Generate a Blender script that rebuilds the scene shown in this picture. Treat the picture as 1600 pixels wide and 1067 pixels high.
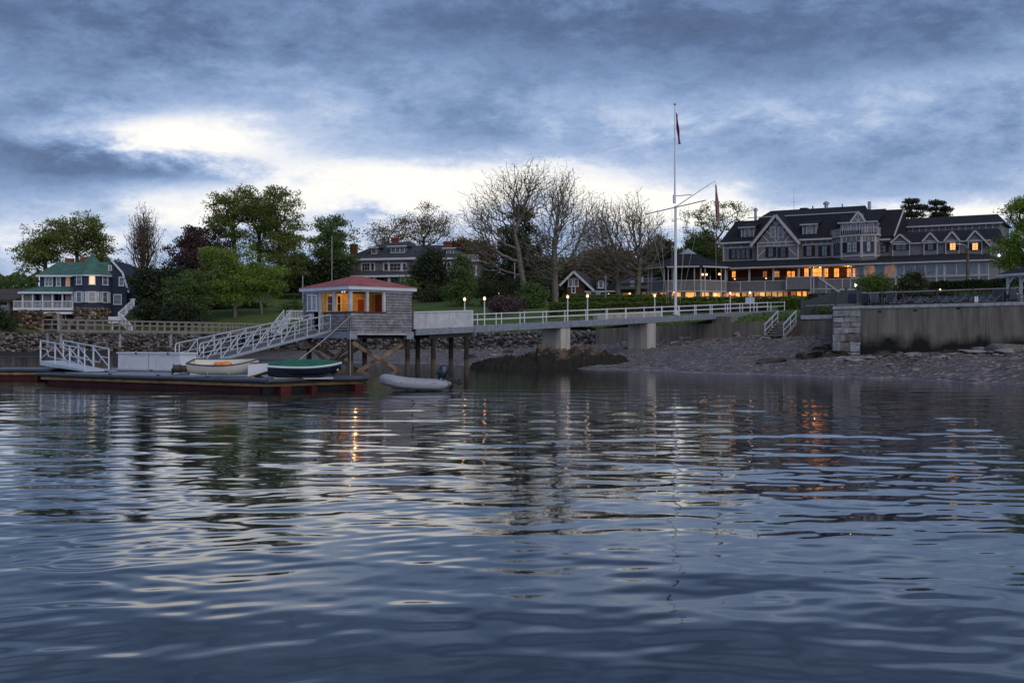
import bpy, math, random
import numpy as np
from mathutils import Vector
R = math.radians
for o in list(bpy.data.objects): bpy.data.objects.remove(o, do_unlink=True)
scene = bpy.context.scene
COL = scene.collection
# ------------------------------------------------------------------ camera
FPX, HCAM, CX, CY = 1850.0, 1.8, 800.0, 533.5          # photo pixels (1600 wide), eye height over the water
cam = bpy.data.cameras.new('camera'); camo = bpy.data.objects.new('camera', cam); COL.objects.link(camo)
cam.sensor_width = 36; cam.lens = 36*FPX/1600; cam.clip_end = 6000; cam.clip_start = .1
camo.location = (0, 0, HCAM); camo.rotation_euler = (R(90), 0, 0)
scene.camera = camo
# ------------------------------------------------------------------ light, sky, exposure
SUN_EL, SUN_AZ = R(38), R(150)      # soft overcast light; azimuth from +Y clockwise
sd = bpy.data.lights.new('sun', 'SUN'); sd.energy = 1.25; sd.angle = R(80); sd.color = (1, .90, .80)
so = bpy.data.objects.new('sun', sd); COL.objects.link(so)
_d = Vector((math.sin(SUN_AZ)*math.cos(SUN_EL), math.cos(SUN_AZ)*math.cos(SUN_EL), math.sin(SUN_EL)))
so.rotation_euler = _d.to_track_quat('Z', 'Y').to_euler()
scene.view_settings.view_transform = 'Standard'
scene.view_settings.look = 'None'; scene.view_settings.gamma = 1; scene.view_settings.exposure = 0.42

def build_world():
    w = bpy.data.worlds.new('World'); scene.world = w; w.use_nodes = True
    nt = w.node_tree; nt.nodes.clear(); N = nt.nodes.new; L = nt.links.new
    def m(op, a, b=None, c=None):
        n = N('ShaderNodeMath'); n.operation = op
        for i, v in enumerate((a, b, c)):
            if v is None: continue
            if isinstance(v, (int, float)): n.inputs[i].default_value = v
            else: L(v, n.inputs[i])
        return n.outputs[0]
    tc = N('ShaderNodeTexCoord'); sp = N('ShaderNodeSeparateXYZ'); L(tc.outputs['Generated'], sp.inputs[0])
    x, y, z = sp.outputs
    zc = m('MAXIMUM', z, 0.0)
    az = m('ARCTAN2', x, y); el = m('ARCSINE', zc)
    cv = N('ShaderNodeCombineXYZ'); L(x, cv.inputs[0]); L(y, cv.inputs[1]); L(m('MULTIPLY', zc, 2.3), cv.inputs[2])
    def noise(scale, det, rough, dist=0, src=None, loc=None, sc=None):
        n = N('ShaderNodeTexNoise'); n.inputs['Scale'].default_value = scale; n.inputs['Detail'].default_value = det
        n.inputs['Roughness'].default_value = rough; n.inputs['Distortion'].default_value = dist
        v = src or cv.outputs[0]
        if loc or sc:
            mp = N('ShaderNodeMapping'); L(v, mp.inputs[0])
            if loc: mp.inputs['Location'].default_value = loc
            if sc: mp.inputs['Scale'].default_value = sc
            v = mp.outputs[0]
        L(v, n.inputs['Vector']); return n.outputs['Fac']
    nA = noise(2.6, 3, .5, .3, loc=(2.1, .4, 0)); nB = noise(6.5, 9, .60, .25, loc=(0, 7, 0)); nC = noise(21, 9, .68, .2, loc=(5, 2, 1)); nD = noise(13, 10, .72, .15, loc=(1, 9, 4))
    # angular shapes of the gap in the cloud deck (azimuth / elevation of the after-glow), edges broken by warp noise
    wa = m('MULTIPLY', m('SUBTRACT', nB, .5), .16); wb = m('MULTIPLY', m('SUBTRACT', nC, .5), .07)
    azw = m('ADD', az, m('MULTIPLY', m('ADD', wa, wb), 1.5)); elw = m('ADD', el, m('MULTIPLY', m('ADD', wa, wb), .42))
    def gauss(px, py, sx, sy, amp, tilt=0.0):
        a0 = math.atan((px-CX)/FPX); e0 = math.atan((CY-py)/FPX*math.cos(a0))
        da = m('SUBTRACT', azw, a0); de = m('SUBTRACT', m('SUBTRACT', elw, e0), m('MULTIPLY', da, tilt))
        q = m('ADD', m('POWER', m('ABSOLUTE', m('DIVIDE', da, sx/FPX)), 2.0), m('POWER', m('ABSOLUTE', m('DIVIDE', de, sy/FPX)), 2.0))
        return m('MULTIPLY', m('EXPONENT', m('MULTIPLY', q, -1.0)), amp)
    B = m('ADD', .49, m('MULTIPLY', m('SUBTRACT', nA, .5), .45))
    B = m('ADD', B, m('MULTIPLY', m('SUBTRACT', nB, .5), .66))
    B = m('ADD', B, m('MULTIPLY', m('SUBTRACT', nC, .5), .42))
    B = m('ADD', B, m('MULTIPLY', m('SUBTRACT', m('ABSOLUTE', m('SUBTRACT', nD, .5)), .09), -.55))
    for g in GLOW: B = m('ADD', B, gauss(*g))
    mrE = N('ShaderNodeMapRange'); mrE.interpolation_type = 'SMOOTHSTEP'; L(el, mrE.inputs[0]); mrE.inputs[1].default_value = .14; mrE.inputs[2].default_value = .50; mrE.inputs[3].default_value = 0; mrE.inputs[4].default_value = .20   # the cloud deck thickens overhead
    B = m('SUBTRACT', B, mrE.outputs[0])
    cr = N('ShaderNodeValToRGB'); L(B, cr.inputs[0]); e = cr.color_ramp.elements
    stops = [(0.0, (.060, .092, .170)), (.22, (.098, .148, .275)), (.40, (.165, .250, .430)), (.56, (.28, .38, .58)),
             (.70, (.46, .54, .70)), (.84, (.72, .74, .79)), (1.0, (.92, .885, .83))]
    e[0].position = stops[0][0]; e[0].color = stops[0][1]+(1,); e[1].position = 1.0; e[1].color = stops[-1][1]+(1,)
    for p, c in stops[1:-1]:
        q = e.new(p); q.color = c+(1,)
    sky = N('ShaderNodeTexSky'); sky.sky_type = 'NISHITA'; sky.sun_disc = False
    sky.sun_elevation = SUN_EL; sky.sun_rotation = SUN_AZ
    b1 = N('ShaderNodeBackground'); L(cr.outputs[0], b1.inputs[0]); b1.inputs[1].default_value = .90
    b2 = N('ShaderNodeBackground'); L(sky.outputs[0], b2.inputs[0]); b2.inputs[1].default_value = .05
    mx = N('ShaderNodeMixShader'); mx.inputs[0].default_value = .06
    L(b1.outputs[0], mx.inputs[1]); L(b2.outputs[0], mx.inputs[2])
    o = N('ShaderNodeOutputWorld'); L(mx.outputs[0], o.inputs[0])
# (photo x, photo y, half width, half height, amount, tilt): bright gaps over the horizon and dark banks above
GLOW = [(310, 205, 170, 28, .56, 0), (620, 290, 330, 40, .52, .02), (780, 262, 300, 22, .20, 0), (330, 330, 330, 38, .34, 0), (190, 268, 230, 24, -.36, -.04), (520, 345, 60, 14, -.2, 0),
        (1000, 320, 150, 38, .55, 0), (1370, 344, 330, 20, .46, 0), (40, 370, 200, 40, .16, 0), (800, 380, 800, 40, .18, 0),
        (40, 300, 150, 36, -.18, 0), (120, 60, 260, 70, -.24, 0), (900, 50, 330, 60, -.24, 0), (1450, 40, 250, 60, -.16, 0),
        (110, 180, 150, 22, -.20, 0), (1250, 250, 420, 36, -.10, 0), (1180, 175, 260, 30, .16, 0), (1450, 130, 200, 22, .12, 0), (700, 190, 200, 40, -.04, 0)]
build_world()

# ------------------------------------------------------------------ pixel helpers
def P(px, py, D): return Vector(((px-CX)*D/FPX, D, HCAM+(CY-py)*D/FPX))
def PZ(px, D, z=0): return Vector(((px-CX)*D/FPX, D, z))
def ZAT(py, D): return HCAM+(CY-py)*D/FPX
rng = np.random.default_rng(7); random.seed(7)

# ------------------------------------------------------------------ materials
M = {}
def mat(name, col, rough=.7, var=.25, scale=3.0, bump=0.0, bscale=None, metal=0.0, emit=0.0, col2=None, spec=.3, streak=False, island=0.0):
    m = bpy.data.materials.new(name); m.use_nodes = True; nt = m.node_tree; N = nt.nodes.new; L = nt.links.new
    b = nt.nodes['Principled BSDF']; b.inputs['Roughness'].default_value = rough; b.inputs['Metallic'].default_value = metal
    b.inputs['Specular IOR Level'].default_value = spec
    tc = N('ShaderNodeTexCoord'); src = tc.outputs['Object']
    if streak:
        mp = N('ShaderNodeMapping'); mp.inputs['Scale'].default_value = (1, 1, .12); L(src, mp.inputs[0]); src = mp.outputs[0]
    n = N('ShaderNodeTexNoise'); n.inputs['Scale'].default_value = scale; n.inputs['Detail'].default_value = 6; n.inputs['Roughness'].default_value = .62
    L(src, n.inputs['Vector'])
    r = N('ShaderNodeValToRGB'); L(n.outputs['Fac'], r.inputs[0])
    c2 = col2 or tuple(c*(1-var) for c in col); c1 = col if col2 else tuple(min(1, c*(1+var*.7)) for c in col)
    r.color_ramp.elements[0].position = .33; r.color_ramp.elements[1].position = .67
    r.color_ramp.elements[0].color = c2+(1,); r.color_ramp.elements[1].color = c1+(1,)
    out = r.outputs[0]
    if island:
        g = N('ShaderNodeNewGeometry'); mr = N('ShaderNodeMapRange'); L(g.outputs['Random Per Island'], mr.inputs[0])
        mr.inputs[3].default_value = 1-island; mr.inputs[4].default_value = 1+island
        mx = N('ShaderNodeVectorMath'); mx.operation = 'SCALE'; L(out, mx.inputs[0]); L(mr.outputs[0], mx.inputs['Scale']); out = mx.outputs[0]
    L(out, b.inputs['Base Color'])
    if emit:
        L(out, b.inputs['Emission Color']); b.inputs['Emission Strength'].default_value = emit
    if bump:
        bn = N('ShaderNodeTexNoise'); bn.inputs['Scale'].default_value = bscale or scale*4; bn.inputs['Detail'].default_value = 5
        L(src, bn.inputs['Vector']); bp = N('ShaderNodeBump'); bp.inputs['Strength'].default_value = bump; bp.inputs['Distance'].default_value = .05
        L(bn.outputs['Fac'], bp.inputs['Height']); L(bp.outputs[0], b.inputs['Normal'])
    M[name] = m; return m
def roofmat(name, col, course=.16, var=.3):
    m = mat(name, col, .85, var, 1.2, island=0); nt = m.node_tree; N = nt.nodes.new; L = nt.links.new; b = nt.nodes['Principled BSDF']
    tc = N('ShaderNodeTexCoord'); sp = N('ShaderNodeSeparateXYZ'); L(tc.outputs['Object'], sp.inputs[0])
    a = N('ShaderNodeMath'); a.operation = 'DIVIDE'; L(sp.outputs[2], a.inputs[0]); a.inputs[1].default_value = course
    fr = N('ShaderNodeMath'); fr.operation = 'FRACT'; L(a.outputs[0], fr.inputs[0])
    n = N('ShaderNodeTexNoise'); n.inputs['Scale'].default_value = 5; n.inputs['Detail'].default_value = 3; L(tc.outputs['Object'], n.inputs['Vector'])
    ad = N('ShaderNodeMath'); ad.operation = 'ADD'; L(fr.outputs[0], ad.inputs[0]); L(n.outputs['Fac'], ad.inputs[1])
    bp = N('ShaderNodeBump'); bp.inputs['Strength'].default_value = .8; bp.inputs['Distance'].default_value = .04
    L(ad.outputs[0], bp.inputs['Height']); L(bp.outputs[0], b.inputs['Normal'])
    return m
mat('white', (.56, .58, .63), .55, .10, 2.0)
mat('whitewash', (.43, .45, .485), .7, .18, 2.0, .3)
mat('galv', (.30, .325, .37), .45, .25, 4, metal=.55)
mat('alu', (.55, .58, .63), .42, .15, 5, metal=.4)
mat('darkmetal', (.02, .022, .026), .5, .3, 4)
mat('black', (.012, .012, .014), .55, .3, 6)
mat('rubber', (.045, .052, .065), .42, .35, 2, spec=.5)
mat('deckgrey', (.20, .22, .25), .75, .25, 3, .4, 20)
mat('wood_old', (.24, .22, .205), .85, .35, 4, .5, 18)
mat('wood_dark', (.030, .026, .024), .85, .4, 4, .5, 18)
mat('wood_rust', (.16, .085, .05), .8, .5, 3, .5, 12, col2=(.05, .033, .026))
mat('brace', (.30, .21, .145), .85, .4, 1.5, .5, 14, col2=(.055, .035, .026))
mat('redfloat', (.055, .007, .009), .6, .5, 2)
mat('orange_red', (.075, .010, .008), .55, .3, 3)
mat('woodtrim', (.30, .20, .10), .8, .4, 2)
mat('shingle', (.205, .208, .228), .9, .30, 2.5, .6, 22, island=.22)
mat('bluewall', (.026, .037, .068), .85, .3, 3, .5, 14)
mat('greywall', (.17, .165, .15), .85, .22, 3, .4, 14)
mat('taupe', (.150, .142, .155), .8, .15, 2, .3, 14)
mat('trim', (.40, .385, .40), .7, .12, 2)
mat('brownwall', (.10, .05, .038), .85, .3, 3, .4, 14)
roofmat('roof_red', (.27, .082, .084)); roofmat('roof_green', (.052, .125, .104)); roofmat('roof_grey', (.042, .048, .056))
roofmat('roof_black', (.0105, .0115, .0165)); roofmat('roof_brown', (.06, .05, .045))
mat('brick', (.20, .045, .035), .85, .35, 6, .4, 30)
mat('concrete', (.205, .180, .150), .9, .38, 2.2, .5, 16, streak=True, col2=(.095, .082, .070))
mat('concrete_light', (.36, .34, .31), .9, .3, 1.6, .4, 16, streak=True)
mat('coping', (.40, .40, .40), .9, .3, 3, .4, 16)
mat('granite', (.33, .31, .30), .9, .4, 3, .7, 14)
mat('rubble', (.135, .118, .110), .92, .4, 2.5, .7, 12, island=.75)
mat('mortar', (.035, .031, .029), .95, .4, 4)
mat('foundation', (.13, .092, .07), .92, .4, 2, .7, 12, island=.75)
mat('grass', (.075, .112, .020), .95, .5, .35, .8, 30, col2=(.042, .068, .015))
mat('bark', (.065, .052, .044), .95, .4, 6, .6, 20)
mat('bark_pale', (.20, .175, .15), .95, .4, 3, .5, 14, col2=(.085, .070, .06))
mat('pane', (.022, .028, .036), .06, .2, 1, spec=.7)
mat('pane_sky', (.10, .12, .15), .05, .3, 1, spec=.9)
mat('pane_pale', (.30, .33, .36), .25, .25, 2, spec=.6)
def litmat(name, col, col2, e, sc): return mat(name, col, .5, .3, sc, emit=e, col2=col2)
litmat('lit', (1.0, .42, .095), (.62, .19, .03), .95, 1.6)
litmat('lit_soft', (.80, .38, .15), (.38, .14, .05), .60, 1.5)
litmat('lit_dim', (.50, .20, .06), (.16, .05, .015), .5, .7)
litmat('lit_cream', (1.0, .52, .19), (.85, .34, .09), .9, 2)
litmat('bulb', (1.0, .47, .17), (1.0, .40, .12), 4.0, 2)
litmat('bulb_white', (1.0, .86, .62), (1, .8, .5), 6.0, 2)
mat('shutter', (.012, .013, .016), .7, .2, 3)
mat('cream', (.62, .60, .52), .4, .08, 2, spec=.5)
mat('navy', (.010, .016, .034), .16, .3, 2, spec=.6)
mat('green_cover', (.010, .105, .060), .55, .25, 3)
mat('pvc', (.27, .28, .315), .5, .12, 3, spec=.4)
mat('pvc_dark', (.22, .23, .26), .5, .15, 3)
mat('orange', (.72, .22, .04), .6, .2, 4)
mat('rope', (.42, .38, .33), .9, .2, 10)
mat('amber_wall', (.55, .31, .10), .8, .2, 3)
mat('door_red', (.36, .065, .02), .6, .2, 3)
mat('mahogany', (.11, .03, .022), .5, .3, 4)
mat('purple_tarp', (.10, .05, .065), .6, .2, 3)
mat('red_flag', (.32, .012, .025), .8, .2, 4); mat('white_flag', (.5, .5, .52), .8, .1, 4); mat('blue_flag', (.02, .03, .10), .8, .2, 4)
mat('gold', (.55, .38, .12), .35, .1, 3, metal=.8)
mat('blue_mark', (.02, .06, .30), .5, .1, 3); mat('red_mark', (.5, .03, .03), .5, .1, 3)
mat('slate_fence', (.040, .050, .058), .7, .25, 3)
mat('sling', (.026, .034, .055), .7, .3, 4)
mat('paving', (.22, .22, .22), .9, .25, 2, .3, 10)
mat('rockslab', (.21, .205, .205), .92, .4, 2.5, .6, 12)

# ------------------------------------------------------------------ object helpers
ROOT = {}
def link(o): COL.objects.link(o); return o
def tag(o, label=None, cat=None, group=None, kind=None):
    if label: o['label'] = label
    if cat: o['category'] = cat
    if group: o['group'] = group
    if kind: o['kind'] = kind
    return o
def thing(name, label, cat, loc=(0, 0, 0), group=None):
    o = bpy.data.objects.new(name, None); link(o); o.location = loc; o.empty_display_size = .2
    tag(o, label, cat, group); ROOT[o.name] = Vector(loc); return o
class MB:
    def __init__(s): s.v = []; s.f = []
    def add(s, vs, fs):
        k = len(s.v); s.v += [tuple(v) for v in vs]; s.f += [tuple(i+k for i in f) for f in fs]; return s
    def hexa(s, p): # 8 points: bottom 4 ccw, top 4
        return s.add(p, [(3, 2, 1, 0), (4, 5, 6, 7), (0, 1, 5, 4), (1, 2, 6, 5), (2, 3, 7, 6), (3, 0, 4, 7)])
    def box(s, a, b):
        x0, y0, z0 = a; x1, y1, z1 = b
        return s.hexa([(x0, y0, z0), (x1, y0, z0), (x1, y1, z0), (x0, y1, z0), (x0, y0, z1), (x1, y0, z1), (x1, y1, z1), (x0, y1, z1)])
    def prism(s, poly, z0, z1): # poly: 2d points; z0,z1 numbers or lists
        n = len(poly); A = z0 if isinstance(z0, (list, tuple)) else [z0]*n; B = z1 if isinstance(z1, (list, tuple)) else [z1]*n
        vs = [(p[0], p[1], A[i]) for i, p in enumerate(poly)]+[(p[0], p[1], B[i]) for i, p in enumerate(poly)]
        fs = [tuple(reversed(range(n))), tuple(range(n, 2*n))]+[(i, (i+1) % n, n+(i+1) % n, n+i) for i in range(n)]
        return s.add(vs, fs)
    def bar(s, a, b, w, h=None, up=(0, 0, 1)): # square bar from a to b
        a, b = Vector(a), Vector(b); h = h or w; d = (b-a)
        if d.length < 1e-6: return s
        d.normalize(); up = Vector(up)
        if abs(d.dot(up)) > .98: up = Vector((0, 1, 0))
        x = d.cross(up).normalized()*w/2; y = x.cross(d).normalized()*h/2
        return s.hexa([a-x-y, a+x-y, b+x-y, b-x-y, a-x+y, a+x+y, b+x+y, b-x+y])
    def tube(s, a, b, r, r2=None, n=8):
        a, b = Vector(a), Vector(b); r2 = r if r2 is None else r2; d = (b-a).normalized()
        up = Vector((0, 0, 1)) if abs(d.z) < .95 else Vector((1, 0, 0))
        x = d.cross(up).normalized(); y = x.cross(d)
        A = [a+(x*math.cos(t)+y*math.sin(t))*r for t in [2*math.pi*i/n for i in range(n)]]
        B = [b+(x*math.cos(t)+y*math.sin(t))*r2 for t in [2*math.pi*i/n for i in range(n)]]
        return s.add(A+B, [tuple(range(n)), tuple(reversed(range(n, 2*n)))]+[(i, n+i, n+(i+1) % n, (i+1) % n) for i in range(n)])
    def path(s, pts, r, n=6):
        for p, q in zip(pts[:-1], pts[1:]): s.tube(p, q, r, n=n)
        return s
    def ball(s, c, r, n=8, m=6, sz=1.0):
        c = Vector(c); vs = [c+Vector((0, 0, r*sz))]
        for j in range(1, m):
            t = math.pi*j/m
            vs += [c+Vector((r*math.sin(t)*math.cos(2*math.pi*i/n), r*math.sin(t)*math.sin(2*math.pi*i/n), r*sz*math.cos(t))) for i in range(n)]
        vs.append(c-Vector((0, 0, r*sz))); fs = [(0, 1+i, 1+(i+1) % n) for i in range(n)]
        for j in range(m-2):
            for i in range(n): fs.append((1+j*n+i, 1+(j+1)*n+i, 1+(j+1)*n+(i+1) % n, 1+j*n+(i+1) % n))
        k = len(vs)-1; fs += [(k, 1+(m-2)*n+(i+1) % n, 1+(m-2)*n+i) for i in range(n)]
        return s.add(vs, fs)
    def grid(s, rows): # list of rows of points
        n = len(rows[0]); k = len(s.v)
        for r in rows: s.v += [tuple(p) for p in r]
        for j in range(len(rows)-1):
            for i in range(n-1): s.f.append((k+j*n+i, k+j*n+i+1, k+(j+1)*n+i+1, k+(j+1)*n+i))
        return s
    def build(s, name, m, parent=None, smooth=False, kind=None, label=None):
        me = bpy.data.meshes.new(name); off = ROOT[parent.name] if parent else Vector((0, 0, 0))
        me.from_pydata([(v[0]-off[0], v[1]-off[1], v[2]-off[2]) for v in s.v], [], s.f)
        me.materials.append(M[m] if isinstance(m, str) else m)
        if smooth: me.polygons.foreach_set('use_smooth', [True]*len(me.polygons))
        me.update(); o = link(bpy.data.objects.new(name, me))
        if parent: o.parent = parent; ROOT[o.name] = off
        else: ROOT[o.name] = Vector((0, 0, 0))
        if kind: o['kind'] = kind
        if label: o['label'] = label
        return o
def npmesh(name, V, F, m, parent=None, smooth=False, kind=None):
    """V (n,3) float array, F (m,k) int array, all faces with k corners"""
    me = bpy.data.meshes.new(name); off = np.array(ROOT[parent.name] if parent else (0, 0, 0)); V = (V-off).astype(np.float32)
    k = F.shape[1]; me.vertices.add(len(V)); me.vertices.foreach_set('co', V.ravel())
    me.loops.add(F.size); me.loops.foreach_set('vertex_index', F.ravel().astype(np.int32))
    me.polygons.add(len(F)); me.polygons.foreach_set('loop_start', np.arange(0, F.size, k, dtype=np.int32))
    me.polygons.foreach_set('loop_total', np.full(len(F), k, dtype=np.int32))
    me.materials.append(M[m] if isinstance(m, str) else m); me.update(calc_edges=True)
    if smooth: me.polygons.foreach_set('use_smooth', np.ones(len(F), dtype=bool))
    o = link(bpy.data.objects.new(name, me))
    if parent: o.parent = parent; ROOT[o.name] = Vector(off)
    else: ROOT[o.name] = Vector((0, 0, 0))
    if kind: o['kind'] = kind
    return o
def copy_tree(o, parent=None):
    c = o.copy(); link(c); c.parent = parent
    for ch in o.children: copy_tree(ch, c)
    return c
class Face:
    """vertical facade plane through ground points A->B (left to right as seen); s along, z up, off outwards"""
    def __init__(s, A, B):
        s.A = Vector((A[0], A[1])); B = Vector((B[0], B[1])); s.len = (B-s.A).length; s.u = (B-s.A).normalized(); s.n = Vector((s.u.y, -s.u.x))
    def at(s, px, py, off=0):
        d = Vector(((px-CX)/FPX, 1.0)); a = s.A+s.n*off; t = a.dot(s.n)/d.dot(s.n); q = d*t
        return (q-a).dot(s.u), HCAM+(CY-py)/FPX*t
    def pt(s, t, z, off=0):
        q = s.A+s.u*t+s.n*off; return Vector((q.x, q.y, z))
    def xy(s, t, off=0):
        q = s.A+s.u*t+s.n*off; return (q.x, q.y)
    def px(s, x, y, off=0):
        t, z = s.at(x, y, off); return s.pt(t, z, off)
    def rect(s, x0, y0, x1, y1, off=0):
        a, _ = s.at(x0, (y0+y1)/2, off); b, _ = s.at(x1, (y0+y1)/2, off); xm = (x0+x1)/2
        _, zt = s.at(xm, y0, off); _, zb = s.at(xm, y1, off); return a, zb, b, zt
    def slab(s, mb, s0, z0, s1, z1, o0, o1):
        p = [s.xy(s0, o1), s.xy(s1, o1), s.xy(s1, o0), s.xy(s0, o0)]; mb.prism(p, z0, z1); return mb
    def bar(s, mb, a, b, w, o0, o1): # strip between (s,z) points a,b in the plane
        d = Vector((b[0]-a[0], b[1]-a[1])).normalized(); q = Vector((-d.y, d.x))*w/2
        c = [(a[0]-q.x, a[1]-q.y), (b[0]-q.x, b[1]-q.y), (b[0]+q.x, b[1]+q.y), (a[0]+q.x, a[1]+q.y)]
        mb.hexa([s.pt(p[0], p[1], o1) for p in c]+[s.pt(p[0], p[1], o0) for p in c]); return mb
    def pxbar(s, mb, x0, y0, x1, y1, w, o0, o1):
        return s.bar(mb, s.at(x0, y0, o0), s.at(x1, y1, o0), w, o0, o1)
def window(par, F, r, off, pane='pane', frame='white', nx=1, ny=2, fw=.09, mw=.035, shutters=None, sw=.5, split=None, label=None):
    s0, z0, s1, z1 = r; fr = MB(); a, b = off-.02, off+.07
    F.slab(fr, s0-fw, z1, s1+fw, z1+fw, a, b+.01); F.slab(fr, s0-fw-.04, z0-fw, s1+fw+.04, z0, a, b+.04)
    F.slab(fr, s0-fw, z0, s0, z1, a, b); F.slab(fr, s1, z0, s1+fw, z1, a, b)
    for i in range(1, nx):
        t = s0+(s1-s0)*i/nx; F.slab(fr, t-mw/2, z0, t+mw/2, z1, a, b-.02)
    for j in range(1, ny):
        t = z0+(z1-z0)*j/ny; F.slab(fr, s0, t-mw/2, s1, t+mw/2, a, b-.025)
    w = fr.build('window', frame, par)
    if label: w['label'] = label
    pm = MB(); F.slab(pm, s0, z0, s1, z1, off-.015, off+.018); pm.build('pane', pane, w)
    if shutters:
        for t0, t1 in ((s0-fw-.03-sw, s0-fw-.03), (s1+fw+.03, s1+fw+.03+sw)):
            sm = MB(); F.slab(sm, t0, z0-.05, t1, z1+.05, off-.01, off+.05); sm.build('shutter', shutters, par)
    return w
# ================================================================== setting: water, beach, lawn, terrace
XS = np.array([-400, -200, 0, 80, 200, 300, 400, 520, 600, 725, 800, 932, 1040, 1160, 1255, 1300, 1301.5, 1400, 1500, 1600, 1800, 2100.])
WD = np.array([158, 155, 152, 152, 154, 152, 150, 142, 136, 126, 120, 112, 106, 101, 97.5, 95, 72, 69, 66.2, 63.5, 58.5, 52.])     # wall line distance
WB = np.array([.5, .5, .5, .5, .5, .55, .6, .8, .9, 1.0, 1.1, 1.53, 1.9, 2.2, 2.28, 2.3, .92, 1.08, 1.25, 1.37, 1.4, 1.4])      # beach height at wall
SD = np.array([142, 140, 139, 139, 139, 139, 127, 106, 99, 94, 85, 77.5, 71.5, 65, 62, 60.5, 60.4, 56.5, 52.6, 49, 44, 38.])        # waterline distance
WDB = WD.copy(); WDB[15:] = [95, 95, 90, 85, 85, 80, 75]; WBB = WB.copy(); WBB[15:] = [2.3, 2.3, 2.5, 2.6, 2.97, 3.03, 3.2]   # the beach sheet runs on under the terrace
def noise2(x, y, seed=0, sc=1.0):
    r = np.random.default_rng(seed); o = 0
    for i in range(14):
        k = sc*(.5+1.6*r.random())*(1+i*.35); a = r.random()*6.283; o = o+np.sin(x*k*np.cos(a)+y*k*np.sin(a)+r.random()*6.283)/(1+.3*i)
    return o/4
# dense columns
xs = np.unique(np.concatenate([np.linspace(-400, 1299.9, 300), XS[(XS > 1299)], np.linspace(1302, 2100, 110)]))
wd, wb, sdist = np.interp(xs, XS, WDB), np.interp(xs, XS, WBB), np.interp(xs, XS, SD)
sdist = sdist*(1+.012*np.sin(xs/31.)+.008*np.sin(xs/11.7+1))
svals = np.concatenate([np.linspace(-.9, -.1, 5), np.linspace(0, 1.0, 46), [1.06]])
Vb = []
for s in svals:
    D = sdist+(wd-sdist)*s
    prof = np.where(s < 0, s*2.2, wb*(np.clip(s, 0, 1)**.85))
    X = (xs-CX)*D/FPX
    nz = .07*noise2(X, D, 3, .9)*np.clip(s*6, 0, 1)+.03*noise2(X, D, 5, 3.)*np.clip(s*8, 0.0, 1)
    Vb.append(np.stack([X, D, prof+nz+.012], 1))
Vb = np.array(Vb); nr, nc = Vb.shape[:2]
idx = np.arange(nr*nc).reshape(nr, nc)
def gridfaces(idx): return np.stack([idx[:-1, :-1], idx[:-1, 1:], idx[1:, 1:], idx[1:, :-1]], -1).reshape(-1, 4)
mb_ = mat('beach', (.135, .117, .116), .9, .4, .9, .9, 26, col2=(.080, .070, .071))
def beach_nodes():   # wet dark band at the tide mark and speckle of pebbles
    nt = mb_.node_tree; N = nt.nodes.new; L = nt.links.new; b = nt.nodes['Principled BSDF']
    src = b.inputs['Base Color'].links[0].from_socket
    tc = N('ShaderNodeTexCoord'); vo = N('ShaderNodeTexVoronoi'); vo.inputs['Scale'].default_value = 6; L(tc.outputs['Object'], vo.inputs['Vector'])
    mr = N('ShaderNodeMapRange'); sp2 = N('ShaderNodeSeparateColor'); L(vo.outputs['Color'], sp2.inputs[0]); L(sp2.outputs[0], mr.inputs[0])
    mr.inputs[3].default_value = .35; mr.inputs[4].default_value = 1.5
    gt = N('ShaderNodeMath'); gt.operation = 'GREATER_THAN'; L(sp2.outputs[1], gt.inputs[0]); gt.inputs[1].default_value = .93
    ma = N('ShaderNodeMath'); ma.operation = 'MULTIPLY_ADD'; L(gt.outputs[0], ma.inputs[0]); ma.inputs[1].default_value = 2.2; L(mr.outputs[0], ma.inputs[2])
    sc = N('ShaderNodeVectorMath'); sc.operation = 'SCALE'; L(src, sc.inputs[0]); L(ma.outputs[0], sc.inputs['Scale'])
    spx = N('ShaderNodeSeparateXYZ'); L(tc.outputs['Object'], spx.inputs[0]); mw = N('ShaderNodeMapRange'); L(spx.outputs[0], mw.inputs[0]); mw.inputs[1].default_value = -34; mw.inputs[2].default_value = -20
    mxw = N('ShaderNodeMix'); mxw.data_type = 'RGBA'; L(mw.outputs[0], mxw.inputs[0]); mxw.inputs[6].default_value = (.022, .018, .015, 1); L(sc.outputs[0], mxw.inputs[7]); L(mxw.outputs[2], b.inputs['Base Color'])   # weedy mud off the left-hand wall
    sp = N('ShaderNodeSeparateXYZ'); L(tc.outputs['Object'], sp.inputs[0])
    m2 = N('ShaderNodeMapRange'); L(sp.outputs[2], m2.inputs[0]); m2.inputs[1].default_value = .0; m2.inputs[2].default_value = .10
    m2.inputs[3].default_value = .22; m2.inputs[4].default_value = .9; L(m2.outputs[0], b.inputs['Roughness'])
beach_nodes()
npmesh('beach', Vb.reshape(-1, 3), gridfaces(idx), mb_, smooth=True)['kind'] = 'structure'

wd = np.interp(xs, XS, WD)
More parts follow.
